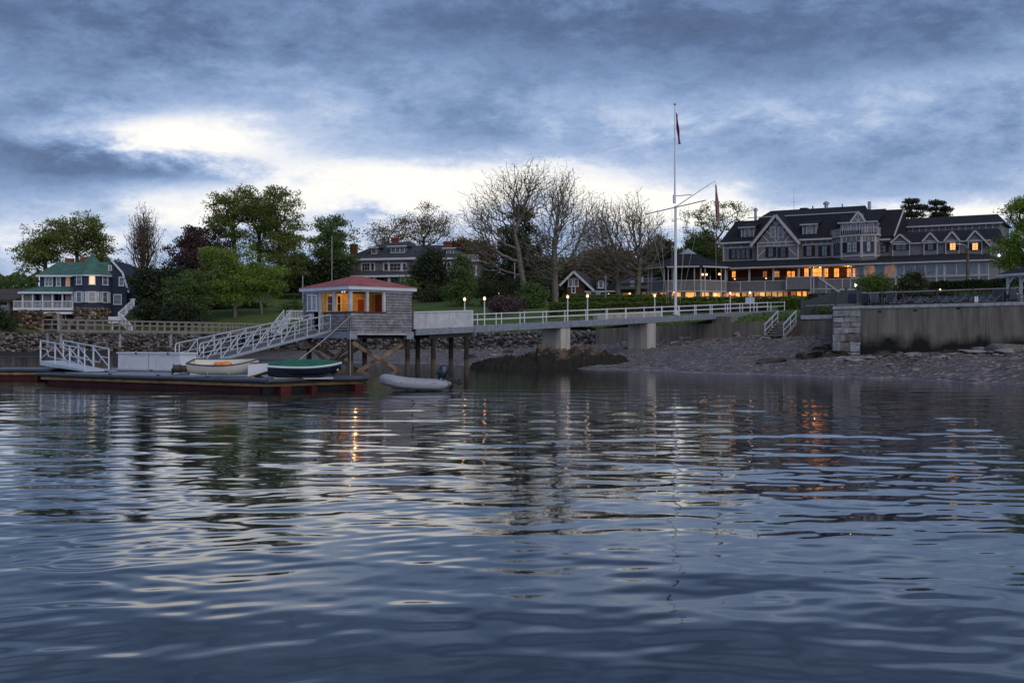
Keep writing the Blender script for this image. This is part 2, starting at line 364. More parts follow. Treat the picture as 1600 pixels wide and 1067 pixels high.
# ---- lawn and hill behind the walls: columns of (distance, height)
COLS = {-400: [(158, 2.9), (164, 4.0), (200, 7), (300, 10), (2500, 14)], 0: [(152, 2.85), (160, 3.4), (168, 4.5), (200, 7), (300, 10), (2500, 14)],
        60: [(152, 2.6), (167, 2.7), (172, 5.0), (200, 7), (300, 10), (2500, 14)], 150: [(153, 2.6), (165, 2.7), (172, 5.2), (200, 7.5), (300, 10), (2500, 14)],
        200: [(154, 2.6), (160, 3.2), (170, 6.0), (200, 8), (300, 11), (2500, 14)], 400: [(150, 2.85), (165, 5.7), (185, 8.5), (200, 10.3), (300, 12)],
        600: [(136, 2.7), (160, 5.8), (190, 9.5), (200, 10.4), (300, 12)], 725: [(126, 2.7), (145, 5.0), (175, 8.3), (200, 10), (300, 12)],
        800: [(120, 2.75), (135, 4.6), (155, 6.4), (195, 8.4), (300, 11)], 932: [(112, 2.95), (118, 4.2), (125, 4.8), (150, 6.3), (185, 7.7), (300, 10)],
        1040: [(106, 3.1), (113, 4.4), (125, 4.9), (150, 6.3), (180, 7.6), (300, 10)],
        1160: [(101, 3.3), (110, 4.6), (125, 5.0), (150, 6.3), (170, 7.4), (300, 9)], 1255: [(97.5, 3.5), (108, 4.6), (125, 5.2), (150, 6.4), (170, 7.4), (300, 9)],
        1300: [(95, 3.7), (105, 4.5), (125, 5.8), (150, 6.8), (170, 7.5), (300, 9)],
        1301.5: [(72, 3.72), (92, 3.75), (100, 4.4), (115, 6.0), (130, 7.0), (170, 7.6), (300, 9)],
        2100: [(52, 3.72), (92, 3.75), (100, 4.4), (115, 6.0), (130, 7.0), (170, 7.6), (300, 9)]}
cx = sorted(COLS)
def colz(c, D):
    a = np.array(COLS[c]); return np.interp(D, a[:, 0], a[:, 1])
def ground_z(X, Y):
    px = CX+X*FPX/Y; px = min(max(px, cx[0]), cx[-1])
    for a, b in zip(cx[:-1], cx[1:]):
        if a <= px <= b:
            t = (px-a)/(b-a); return float(colz(a, Y)*(1-t)+colz(b, Y)*t)
rows = np.concatenate([np.linspace(0, 1, 70)**1.4*.22, [.3, .5, 1.0]])
Vl = []
for s in rows:
    D = wd+.35+(2400-wd)*s
    z = np.zeros_like(xs); X = (xs-CX)*D/FPX
    for i, px in enumerate(xs):
        j = min(max(int(np.searchsorted(cx, px)), 1), len(cx)-1); a, b = cx[j-1], cx[j]; t = (px-a)/(b-a)
        z[i] = colz(a, D[i])*(1-t)+colz(b, D[i])*t
    amp = np.where(xs < 1300, .12, .02)*np.clip((D-wd)/8, 0, 1)
    Vl.append(np.stack([X, D, z+amp*noise2(X, D, 11, .35)], 1))
Vl = np.array(Vl); idx = np.arange(Vl.shape[0]*Vl.shape[1]).reshape(Vl.shape[:2])
npmesh('lawn', Vl.reshape(-1, 3), gridfaces(idx), 'grass', smooth=True)['kind'] = 'structure'
# terrace paving laid on the lawn behind the near wall
tp = MB(); T = [(px, np.interp(px, XS, WD)) for px in (1303, 1400, 1500, 1600, 1800, 2050)]
tp.grid([[PZ(px, d+.32, 3.80) for px, d in T], [PZ(px, 88+(px-1303)*.004, 3.80) for px, d in T]])
tp.build('terrace', 'paving')['kind'] = 'structure'

# ---- water: one sheet with real waves near the camera, flat far away
def water():
    ys = np.concatenate([np.linspace(1420, 1080, 60, endpoint=False), np.linspace(1080, 549, 640)])-CY
    D = HCAM*FPX/ys
    D = np.concatenate([[-40, -5, 1.0], D, [250, 420, 900]]); dD = np.gradient(D)
    u = np.linspace(-1, 1, 820); half = np.where(D > 3, D*.50+3.0, 10)
    half = np.where(D < 3, 60, half); half = np.where(D > 200, D*.8, half)
    X = u[None, :]*half[:, None]; Y = np.repeat(D[:, None], len(u), 1)
    r = np.random.default_rng(21); Z = np.zeros_like(X)
    fine = np.maximum(dD, .02)[:, None]
    patch = .80+.28*noise2(X, Y, 31, .10)+.16*noise2(X, Y, 33, .33)
    for i in range(78):
        lam = .26*(3.4/.26)**(r.random()**1.3); th = math.pi/2+r.normal()*.50+.06
        slope = .0046*(lam/.9)**-.05*(1.0 if lam < 1.8 else .75)*(.5+r.random())
        k = 2*math.pi/lam; a = slope/k
        att = np.clip((lam/fine-2.2)/2.5, 0, 1)
        ph = r.random()*6.283
        Z += a*att*np.sin(k*(X*math.cos(th)+Y*math.sin(th))+ph+.8*noise2(X, Y, 40+i % 5, .22))
    Z *= patch*(1+.30*np.clip((Y-9)/14, 0, 1))*np.clip((62-Y)/26, .22, 1)*np.where((Y < 3) | (Y > 200), 0, 1)
    V = np.stack([X, Y, Z], -1); idx = np.arange(X.size).reshape(X.shape)
    m = bpy.data.materials.new('water'); m.use_nodes = True; nt = m.node_tree; N = nt.nodes.new; L = nt.links.new
    b = nt.nodes['Principled BSDF']; b.inputs['Base Color'].default_value = (.008, .013, .020, 1); b.inputs['IOR'].default_value = 1.33
    b.inputs['Specular IOR Level'].default_value = .5; b.inputs['Roughness'].default_value = .035
    tc = N('ShaderNodeTexCoord'); mp = N('ShaderNodeMapping'); mp.inputs['Scale'].default_value = (.55, 1.5, 1); L(tc.outputs['Object'], mp.inputs[0])
    n = N('ShaderNodeTexNoise'); n.inputs['Scale'].default_value = 2.2; n.inputs['Detail'].default_value = 3; L(mp.outputs[0], n.inputs['Vector'])
    sp = N('ShaderNodeSeparateXYZ'); L(tc.outputs['Object'], sp.inputs[0])
    mr = N('ShaderNodeMapRange'); L(sp.outputs[1], mr.inputs[0]); mr.inputs[1].default_value = 12; mr.inputs[2].default_value = 40; mr.inputs[3].default_value = .0; mr.inputs[4].default_value = .022
    bp = N('ShaderNodeBump'); bp.inputs['Distance'].default_value = .30; L(mr.outputs[0], bp.inputs['Strength']); L(n.outputs['Fac'], bp.inputs['Height'])
    L(bp.outputs[0], b.inputs['Normal'])
    M['water'] = m
    npmesh('water', V.reshape(-1, 3), gridfaces(idx), m, smooth=True)['kind'] = 'structure'
water()

# ================================================================== sea walls
def stones_on(poly_a, poly_b, n, rs, size, mtl, name, parent, seed, jit=.12, out=(0, -1)):
    """irregular faceted stones spread over the ruled strip between two 3d polylines (bottom / top); one joined part"""
    r = np.random.default_rng(seed); A = np.array(poly_a); B = np.array(poly_b)
    seg = np.linalg.norm(np.diff(A, axis=0), axis=1); cum = np.concatenate([[0], np.cumsum(seg)])/seg.sum()
    Hh = np.linalg.norm(B-A, axis=1).mean(); Ltot = seg.sum()
    rowh = size*.72; nrow = max(2, int(Hh/rowh)); V = []; F = []
    cube = np.array([[-1, -1, -1], [1, -1, -1], [1, 1, -1], [-1, 1, -1], [-1, -1, 1], [1, -1, 1], [1, 1, 1], [-1, 1, 1.]])*.5
    fc = np.array([[3, 2, 1, 0], [4, 5, 6, 7], [0, 1, 5, 4], [1, 2, 6, 5], [2, 3, 7, 6], [3, 0, 4, 7]])
    for j in range(nrow):
        t = -r.random()*size
        while t < Ltot:
            w = size*(.55+.95*r.random()); q = np.clip((t+w/2)/Ltot, 0, 1); t += w
            pa = np.array([np.interp(q, cum, A[:, k]) for k in range(3)]); pb = np.array([np.interp(q, cum, B[:, k]) for k in range(3)])
            hv = (j+.5+r.normal()*.25)/nrow; c = pa+(pb-pa)*np.clip(hv, 0.02, 1.02)
            i = min(np.searchsorted(cum, q, side='right'), len(A)-1); d = A[i]-A[i-1]; d[2] = 0; d = d/np.linalg.norm(d); nn = np.array([d[1], -d[0], 0])
            sz = np.array([w*.96, size*(.5+.35*r.random()), Hh/nrow*(.78+.35*r.random())])
            v = cube*sz*(1+r.uniform(-.30, .30, (8, 3))); a = r.normal()*.30
            ca, sa = math.cos(a), math.sin(a); v = np.stack([v[:, 0]*ca-v[:, 2]*sa, v[:, 1], v[:, 0]*sa+v[:, 2]*ca], 1)
            v = v[:, :1]*d-v[:, 1:2]*nn+v[:, 2:]*np.array([0, 0, 1]); V.append(v+c+nn*r.uniform(-.08, .12)); F.append(fc+8*(len(V)-1))
    return npmesh(name, np.concatenate(V), np.concatenate(F), mtl, parent, kind='stuff')
def wall_pts(x0, x1, n, z, doff=0):
    return [tuple(PZ(px, np.interp(px, XS, WD)+doff, np.interp(px, zx, zz))) for px in np.linspace(x0, x1, n) for zx, zz in [z]]
ZB = (XS, WB-.25)
def rubble(x0, x1, ztop, label, seed, size=.52):
    n = max(3, int((x1-x0)/40)); t = thing('rubble_seawall', label, 'sea wall', PZ((x0+x1)/2, float(np.interp((x0+x1)/2, XS, WD)), .4))
    a = wall_pts(x0, x1, n, ZB, -.10); b = wall_pts(x0, x1, n, ztop, .25)
    core = MB(); core.grid([[(p[0], p[1]+.05, p[2]-.3) for p in a], [(p[0], p[1]+.05, p[2]) for p in b], [(p[0], p[1]+1.0, p[2]+.0) for p in b]])
    core.build('core', 'mortar', t); stones_on(a, b, 0, 0, size, 'rubble', 'stones', t, seed); return t
rubble(-380, 415, ([-400, 0, 80, 200, 415], [2.9, 2.9, 2.95, 2.8, 2.8]), 'long rubble stone sea wall behind the grey timber pier', 5, .44)
rubble(415, 934, ([415, 600, 725, 934], [2.8, 2.66, 2.66, 2.75]), 'rubble stone sea wall behind the boathouse below the lawn', 6, .38)
# concrete wall below the lawn
def concrete_wall():
    t = thing('concrete_seawall', 'long weathered concrete sea wall below the lawn and the flagpole', 'sea wall', PZ(1100, 104, 1.8))
    brk = [931, 1012, 1078, 1148, 1200, 1253]; top = ([931, 1040, 1160, 1253], [2.98, 3.25, 3.45, 3.58])
    for a, b in zip(brk[:-1], brk[1:]):
        D0, D1 = [float(np.interp(x, XS, WD)) for x in (a, b)]; g = .05
        p0, p1 = PZ(a+g*4, D0-.28), PZ(b-g*4, D1-.28); z0, z1 = np.interp(a, *top), np.interp(b, *top)
        zb = float(np.interp(a, XS, WB))-.5
        MB().prism([(p0.x, p0.y), (p1.x, p1.y), (p1.x+.25, p1.y+.62), (p0.x+.25, p0.y+.62)], zb, [z0, z1, z1, z0]).build('panel', 'concrete', t)
    # buttress block carrying the foot bridge
    F = Face(PZ(1117, 103.2)[:2], PZ(1146, 101.8)[:2]); m = MB(); F.slab(m, 0, 2.75, F.len, 3.95, -.6, .45); m.build('buttress', 'concrete', t)
    # last lower stretch with a pale coping
    p0, p1 = PZ(1252, 97.3), PZ(1300, 95.0)
    MB().prism([p0[:2], p1[:2], (p1.x+.3, p1.y+.6), (p0.x+.3, p0.y+.6)], 1.6, 3.62).build('panel', 'concrete', t)
    MB().prism([(p0.x-.06, p0.y-.1), (p1.x, p1.y-.1), (p1.x+.35, p1.y+.7), (p0.x+.25, p0.y+.7)], 3.622, 3.95).build('coping', 'coping', t)
concrete_wall()
mat('granite_pale', (.40, .39, .38), .9, .4, 3, .7, 14); mat('granite_brown', (.21, .17, .15), .9, .5, 3, .7, 14); M['granite'].node_tree.nodes['Principled BSDF'].inputs['Roughness'].default_value = .92
def near_wall():
    t = thing('terrace_seawall', 'tall stained concrete sea wall with granite blocks at its end', 'sea wall', PZ(1450, 67.5, 1.2))
    A = Vector(PZ(1301.5, 71.75)[:2]); px = [1345, 1540, 1640, 1900]; pts = [A]+[Vector(PZ(x, float(np.interp(x, XS, WD))-.25)[:2]) for x in px]
    F = Face(pts[0], pts[1]); sl = F.len
    rr = np.random.default_rng(3)
    m = MB(); F.slab(m, .12, .4, sl, 3.74, -.6, -.16); m.build('core', 'mortar', t)
    z = .75; k = 0
    hs = [.42, .62, .50, .36, .30, .34, .42]   # granite courses
    for h in hs:
        cuts = [0]+sorted([sl*c for c in ([.55] if k % 3 == 0 else [.28, .62] if k % 3 == 1 else [.40])])+[sl]
        for a, b in zip(cuts[:-1], cuts[1:]):
            o = rr.uniform(-.05, .06); q = MB(); g = .016; J = lambda: rr.uniform(-.025, .025)
            c = [(a+g+J(), z+g+J()), (b-g+J(), z+g+J()), (b-g+J(), z+h-g+J()), (a+g+J(), z+h-g+J())]
            q.hexa([F.pt(x, y, o+J()) for x, y in c]+[F.pt(x, y, -.3) for x, y in c]); q.build('stone', rr.choice(['granite', 'granite', 'granite_pale', 'granite_brown']), t)
        z += h; k += 1
    # the return running inland
    E = Vector(PZ(1300, 95.3)[:2]); FR = Face(E, A); m = MB(); FR.slab(m, 0, 1.0, FR.len-.1, 3.70, -.5, 0); m.build('return_wall', 'concrete', t)
    for a, b in zip(pts[1:-1], pts[2:]):
        G = Face(a, b); m = MB(); G.slab(m, .012, .2, G.len-.012, 3.74, -.55, 0); m.build('panel', 'concrete_sea', t)
        m = MB(); G.slab(m, .012, .2, G.len-.012, 1.62, 0.001, .09); m.build('footing', 'concrete_sea', t)
    for a, b in zip(pts[:-1], pts[1:]):
        G = Face(a, b); n = max(1, int(G.len/2.2))
        for i in range(n):
            m = MB(); G.slab(m, G.len*i/n+.01, 3.745, G.len*(i+1)/n-.01, 3.92+rr.uniform(-.015, .02), -.6, .06+rr.uniform(-.02, .03)); m.build('coping', 'coping', t)
    G = Face(pts[1], pts[2])
    for x, y in ((1375, 487), (1430, 485), (1497, 482), (1569, 480)):
        s, z = G.at(x, y); m = MB(); G.slab(m, s-.12, z-.05, s+.12, z+.05, 0, .008); m.build('weep_hole', 'black', t)
    s, z = G.at(1389, 540); m = MB(); G.slab(m, s-.13, 1.0, s+.13, 2.0, .0905, .10); m.build('drain_opening', 'black', t)
def sea_concrete():   # dark weed and damp left by the tide on the lower wall, ragged upper edge
    m = mat('concrete_sea', (.265, .230, .190), .9, .38, 2.4, .5, 16, streak=True, col2=(.125, .107, .090)); nt = m.node_tree; N = nt.nodes.new; L = nt.links.new; b = nt.nodes['Principled BSDF']; src = b.inputs['Base Color'].links[0].from_socket
    tc = N('ShaderNodeTexCoord'); mp = N('ShaderNodeMapping'); mp.inputs['Scale'].default_value = (1, 1, .45); L(tc.outputs['Object'], mp.inputs[0]); n = N('ShaderNodeTexNoise'); n.inputs['Scale'].default_value = .8; n.inputs['Detail'].default_value = 7; L(mp.outputs[0], n.inputs['Vector'])
    sp = N('ShaderNodeSeparateXYZ'); L(tc.outputs['Object'], sp.inputs[0]); ad = N('ShaderNodeMath'); ad.operation = 'MULTIPLY_ADD'; L(n.outputs['Fac'], ad.inputs[0]); ad.inputs[1].default_value = 2.2; L(sp.outputs[2], ad.inputs[2])
    mr = N('ShaderNodeMapRange'); L(ad.outputs[0], mr.inputs[0]); mr.inputs[1].default_value = 1.55; mr.inputs[2].default_value = 2.15
    mx = N('ShaderNodeMix'); mx.data_type = 'RGBA'; L(mr.outputs[0], mx.inputs[0]); mx.inputs[6].default_value = (.020, .018, .016, 1); L(src, mx.inputs[7]); L(mx.outputs[2], b.inputs['Base Color'])
sea_concrete()
near_wall()
# ---- slabs and boulders lying on the beach
def beach_z(X, Y):
    px = CX+X*FPX/Y; D0, D1, b = np.interp(px, XS, SD), np.interp(px, XS, WDB), np.interp(px, XS, WBB)
    s = (Y-D0)/(D1-D0); return float(b*max(s, 0)**.85) if s > 0 else s*2.2
def rock(px, py, w, h, d, label, seed, mtl='rockslab', name='rock', D=None, group='loose rocks on the beach'):
    r = np.random.default_rng(seed)
    if D is None:   # march along the ray until it meets the beach
        D = 45.0
        while D < 150 and ZAT(py, D) > beach_z((px-CX)*D/FPX, D)+.0: D += .25
    X = (px-CX)*D/FPX; z = beach_z(X, D); n, k = 9, 5; mb = MB(); rows = []
    for j in range(k+1):
        t = j/k*math.pi*.62; row = []
        for i in range(n):
            a = 2*math.pi*i/n; e = (abs(math.cos(a))**.6*math.copysign(1, math.cos(a)), abs(math.sin(a))**.6*math.copysign(1, math.sin(a)))
            rr = math.sin(t+.02)**.5; q = 1+.22*r.normal()*math.sin(min(t*1.5, 1.5)) if j else 1
            row.append((X+w/2*e[0]*rr*q, D+d/2*e[1]*rr*q, z+h*(math.cos(t)*.95+.10*r.normal()*(j > 0))-h*.12+h*.18*math.cos(a+seed)*rr))
        row.append(row[0]); rows.append(row)
    o = mb.grid(list(reversed(rows))).build(name, mtl, None); tag(o, label, 'rock', group); return o
mat('weed_rock', (.028, .024, .016), .6, .6, 2.0, .8, 12, spec=.5)
RK = [(1205, 567, 1.8, .34, 1.0, 'weed_rock', 'low dark weedy rock on the shingle below the wooden steps'),
      (1265, 560, 1.5, .55, 1.1, 'weed_rock', 'squat dark weedy boulder on the shingle off the granite wall end'),
      (1284, 553, 1.6, .6, 1.2, 'weed_rock', 'dark wet boulder wedged against the granite wall end'),
      (1310, 558, 1.6, .45, 1.1, 'weed_rock', 'dark boulder at the foot of the granite wall end'),
      (1330, 563, 2.0, .22, 1.3, 'rockslab', 'pale flat slab among dark boulders below the granite wall end'),
      (1352, 562, 2.0, .25, 1.2, 'rockslab', 'tilted grey slab lying by the drain opening of the tall wall'),
      (1382, 556, 1.3, .36, 1.0, 'weed_rock', 'rough dark rock right under the drain opening'),
      (1425, 556, 1.0, .2, .7, 'rockslab', 'small grey flat stone on the shingle under the tall wall'),
      (1490, 557, 1.6, .2, 1.0, 'rockslab', 'broad pale slab leaning toward the foot of the tall wall'),
      (1482, 553, .7, .3, .5, 'weed_rock', 'small dark stone beside broad pale slab under the tall wall'),
      (1530, 552, 2.4, .22, 1.3, 'rockslab', 'long pale ledge slab along the foot of the tall wall'),
      (1560, 546, 2.6, .22, 1.3, 'rockslab', 'upper pale ledge slab against the tall wall'),
      (1590, 549, 2.4, .24, 1.3, 'rockslab', 'pale ledge slab at the lower edge of the ledge'),
      (1432, 579, .5, .12, .4, 'rockslab', 'lone pale cobble on the open shingle'),
      (1487, 587, .6, .1, .4, 'rockslab', 'flat cobble close to the waterline below the tall wall'),
      (1160, 526, 1.4, .5, .8, 'rockslab', 'pale block leaning on the concrete wall beside the wooden steps'),
      (1180, 527, 1.5, .2, .8, 'rockslab', 'flat white slab left of the wooden steps'),
      (1197, 530, .9, .25, .6, 'rockslab', 'light stone just below the wooden steps'),
      (1070, 531, 1.0, .3, .7, 'rockslab', 'grey stone against the concrete wall near the second bridge pier'),
      (1140, 574, 1.1, .14, .7, 'rockslab', 'flat brown stone on the open shingle near the second bridge pier'),
      (1052, 537, .8, .25, .6, 'rockslab', 'pale stone lying behind the second bridge pier'),
      (795, 551, .9, .3, .7, 'weed_rock', 'dark stone on the mud between rubble wall and outcrop'),
      (775, 556, 1.2, .2, .8, 'rockslab', 'low grey stone on the mud by the bridge piles'),
      (736, 560, 1.1, .4, .8, 'weed_rock', 'dark round stone at the water edge beside the bridge piles'),
      (750, 569, .7, .25, .5, 'weed_rock', 'small dark stone in the shallows beside the bridge piles')]
for i, (px, py, w, h, d, m_, lb) in enumerate(RK): rock(px, py, w, h, d, lb, 100+i, m_)
def outcrop():
    t = thing('rock_outcrop', 'rugged weed covered rock outcrop under the first concrete bridge pier', 'rock', PZ(865, 82, .2))
    r = np.random.default_rng(9); nx, ny = 170, 90; xs_ = np.linspace(-5.6, 6.4, nx); ys_ = np.linspace(-3.6, 5.5, ny)
    Xg, Yg = np.meshgrid(xs_, ys_); c = PZ(862, 82)
    e = np.sqrt(((Xg-.4*np.sign(Xg))/6)**2+(Yg/np.where(Yg < 0, 3.5, 5.4))**2); hgt = 1.25*np.clip(1-e**4.5, -.35, 1)*np.where(Xg < -1, .72+.0*Xg, 1)
    ridge = np.abs(noise2(Xg+40, Yg*1.3, 51, 1.1)); hgt = hgt+(.75*ridge-.25)*np.clip(1.25-e, 0, 1)+.26*np.abs(noise2(Xg, Yg, 53, 3.))*np.clip(1.4-e, 0, 1)-.06+.10*noise2(Xg, Yg, 57, 9.)
    hgt = hgt+r.normal(size=hgt.shape)*.05*np.clip(1.3-e, 0, 1)+.35*np.maximum(0, noise2(Xg+9, Yg, 71, 1.9))*np.clip(1.2-e, 0, 1); V = np.stack([Xg+c.x+r.normal(size=hgt.shape)*.02, Yg+c.y, hgt-.25], -1); idx = np.arange(nx*ny).reshape(ny, nx)
    m = mat('outcrop', (.135, .088, .062), .85, .45, 1.1, 1.0, 9, col2=(.060, .046, .040)); nt = m.node_tree; N = nt.nodes.new; L = nt.links.new; b = nt.nodes['Principled BSDF']
    src = b.inputs['Base Color'].links[0].from_socket
    tc = N('ShaderNodeTexCoord'); n = N('ShaderNodeTexNoise'); n.inputs['Scale'].default_value = 1.1; n.inputs['Detail'].default_value = 7; L(tc.outputs['Object'], n.inputs['Vector'])
    sp = N('ShaderNodeSeparateXYZ'); L(tc.outputs['Object'], sp.inputs[0])
    ad = N('ShaderNodeMath'); ad.operation = 'MULTIPLY_ADD'; L(n.outputs['Fac'], ad.inputs[0]); ad.inputs[1].default_value = 2.6; L(sp.outputs[2], ad.inputs[2])
    mr = N('ShaderNodeMapRange'); L(ad.outputs[0], mr.inputs[0]); mr.inputs[1].default_value = 1.95; mr.inputs[2].default_value = 2.45
    mx = N('ShaderNodeMix'); mx.data_type = 'RGBA'; L(mr.outputs[0], mx.inputs[0]); mx.inputs[6].default_value = (.014, .012, .008, 1); L(src, mx.inputs[7]); L(mx.outputs[2], b.inputs['Base Color'])
    npmesh('rock_mass', V.reshape(-1, 3), gridfaces(idx), m, t)
outcrop()
# ---- pebbles and cobbles scattered over the shingle, too many to count
def cobbles():
    r = np.random.default_rng(77); n = 6500; V = []; F = []
    cube = np.array([[-1, -1, -.7], [1, -1, -.7], [1, 1, -.7], [-1, 1, -.7], [-.7, -.7, .8], [.7, -.7, .8], [.7, .7, .8], [-.7, .7, .8]])*.5
    fc = np.array([[3, 2, 1, 0], [4, 5, 6, 7], [0, 1, 5, 4], [1, 2, 6, 5], [2, 3, 7, 6], [3, 0, 4, 7]])
    k = 0
    while k < n:
        px = r.uniform(660, 1640); s = r.random()**(.8 if px > 1000 else 1.3)
        near = 1.0
        if r.random() < .72: s = 1-.40*r.random()*r.random()     # heap of stones below the walls
        D0, D1 = np.interp(px, XS, SD), np.interp(px, XS, WD); D = D0+(D1-D0)*(.03+.95*s); X = (px-CX)*D/FPX; z = beach_z(X, D)
        sz = np.exp(r.normal(-2.35, .5))*(1 if s > .55 else .55); v = cube*np.array([sz*r.uniform(.8, 1.6), sz, sz*r.uniform(.35, .7)])*(1+r.uniform(-.25, .25, (8, 3)))
        a = r.random()*6.28; v = np.stack([v[:, 0]*math.cos(a)-v[:, 1]*math.sin(a), v[:, 0]*math.sin(a)+v[:, 1]*math.cos(a), v[:, 2]+sz*.12], 1)
        V.append(v+np.array([X, D, z])); F.append(fc+8*k); k += 1
    mat('cobble', (.125, .115, .110), .9, .4, 3, .4, 20, island=.8)
    o = npmesh('cobbles', np.concatenate(V), np.concatenate(F), 'cobble', kind='stuff'); tag(o, 'grey cobbles and pebbles strewn over the beach', 'pebbles')
cobbles()
# ================================================================== boathouse on piles
def stairs(name, label, top, bot, width, side, m='white', rail=.95, group=None, nb=10, handrail_only=False):
    """straight flight from top to bot (3d points, centre line); side = unit 2d vector across"""
    top, bot = Vector(top), Vector(bot); t = thing(name, label, 'stairs', (bot.x, bot.y, bot.z), group); w = Vector((side[0], side[1], 0))*width/2
    n = max(3, int((top.z-bot.z)/.19))
    for k in range(n):
        q = bot.lerp(top, (k+.5)/n); d = (top-bot); d.z = 0; run = d.length/n; d.normalize()
        a = [q-w-d*run*.6, q+w-d*run*.6, q+w+d*run*.6, q-w+d*run*.6]
        MB().prism([(p.x, p.y) for p in a], q.z-.03, q.z+.02).build('step', 'wood_old' if handrail_only else m, t)
    for s in (-1, 1):
        MB().bar(bot+w*s*1.02-Vector((0, 0, .12)), top+w*s*1.02-Vector((0, 0, .12)), .06, .26).build('stringer', 'wood_old' if handrail_only else m, t)
        up = Vector((0, 0, rail)); e = w*s*1.02
        MB().bar(bot+e+up, top+e+up, .08, .08).build('handrail', 'alu' if handrail_only else m, t)
        if handrail_only:
            for q in (.04, .55, .97):
                c = bot.lerp(top, q)+e; MB().tube(c, c+up, .035).build('post', 'alu', t)
            MB().bar(bot+e+up*.45, top+e+up*.45, .05).build('handrail', 'alu', t)
        else:
            b = MB()
            for k in range(nb+1):
                c = bot.lerp(top, k/nb)+e; b.bar(c, c+up, .045)
            b.build('balusters', m, t, kind='stuff')
            for q in (0, .5, 1):
                c = bot.lerp(top, q)+e; MB().bar(c, c+up*1.08, .11).build('post', m, t)
    return t
K0, KR, KL = Vector((-9.92, 72.0)), Vector((3.87, 3.46)), Vector((-3.74, 3.92))   # near corner, right side, left side
_c = K0+(KR+KL)*.5; KR = KR*.92; KL = KL*.92; K0 = _c-(KR+KL)*.5
FR_ = Face(K0, K0+KR); FL_ = Face(K0+KL, K0)
def shingle_wall(par, F, s0, z0, s1, z1, off, ch=.175, seed=0):
    r = np.random.default_rng(seed); mb = MB(); z = z0
    while z < z1-.02:
        h = min(ch, z1-z); s = s0-r.random()*.2
        while s < s1:
            w = r.uniform(.16, .42); a, b = max(s, s0), min(s+w-.012, s1); s += w
            if b-a < .03: continue
            o = off+.022+r.uniform(0, .01); dz = r.uniform(-.008, .008)
            p = [F.pt(a, z+dz, o+.05), F.pt(b, z+dz, o+.05), F.pt(b, z+dz, off), F.pt(a, z+dz, off), F.pt(a, z+h, off+.012), F.pt(b, z+h, off+.012), F.pt(b, z+h, off-.004), F.pt(a, z+h, off-.004)]
            mb.hexa(p)
        z += h
    return mb.build('shingles', 'shingle', par, kind='stuff')
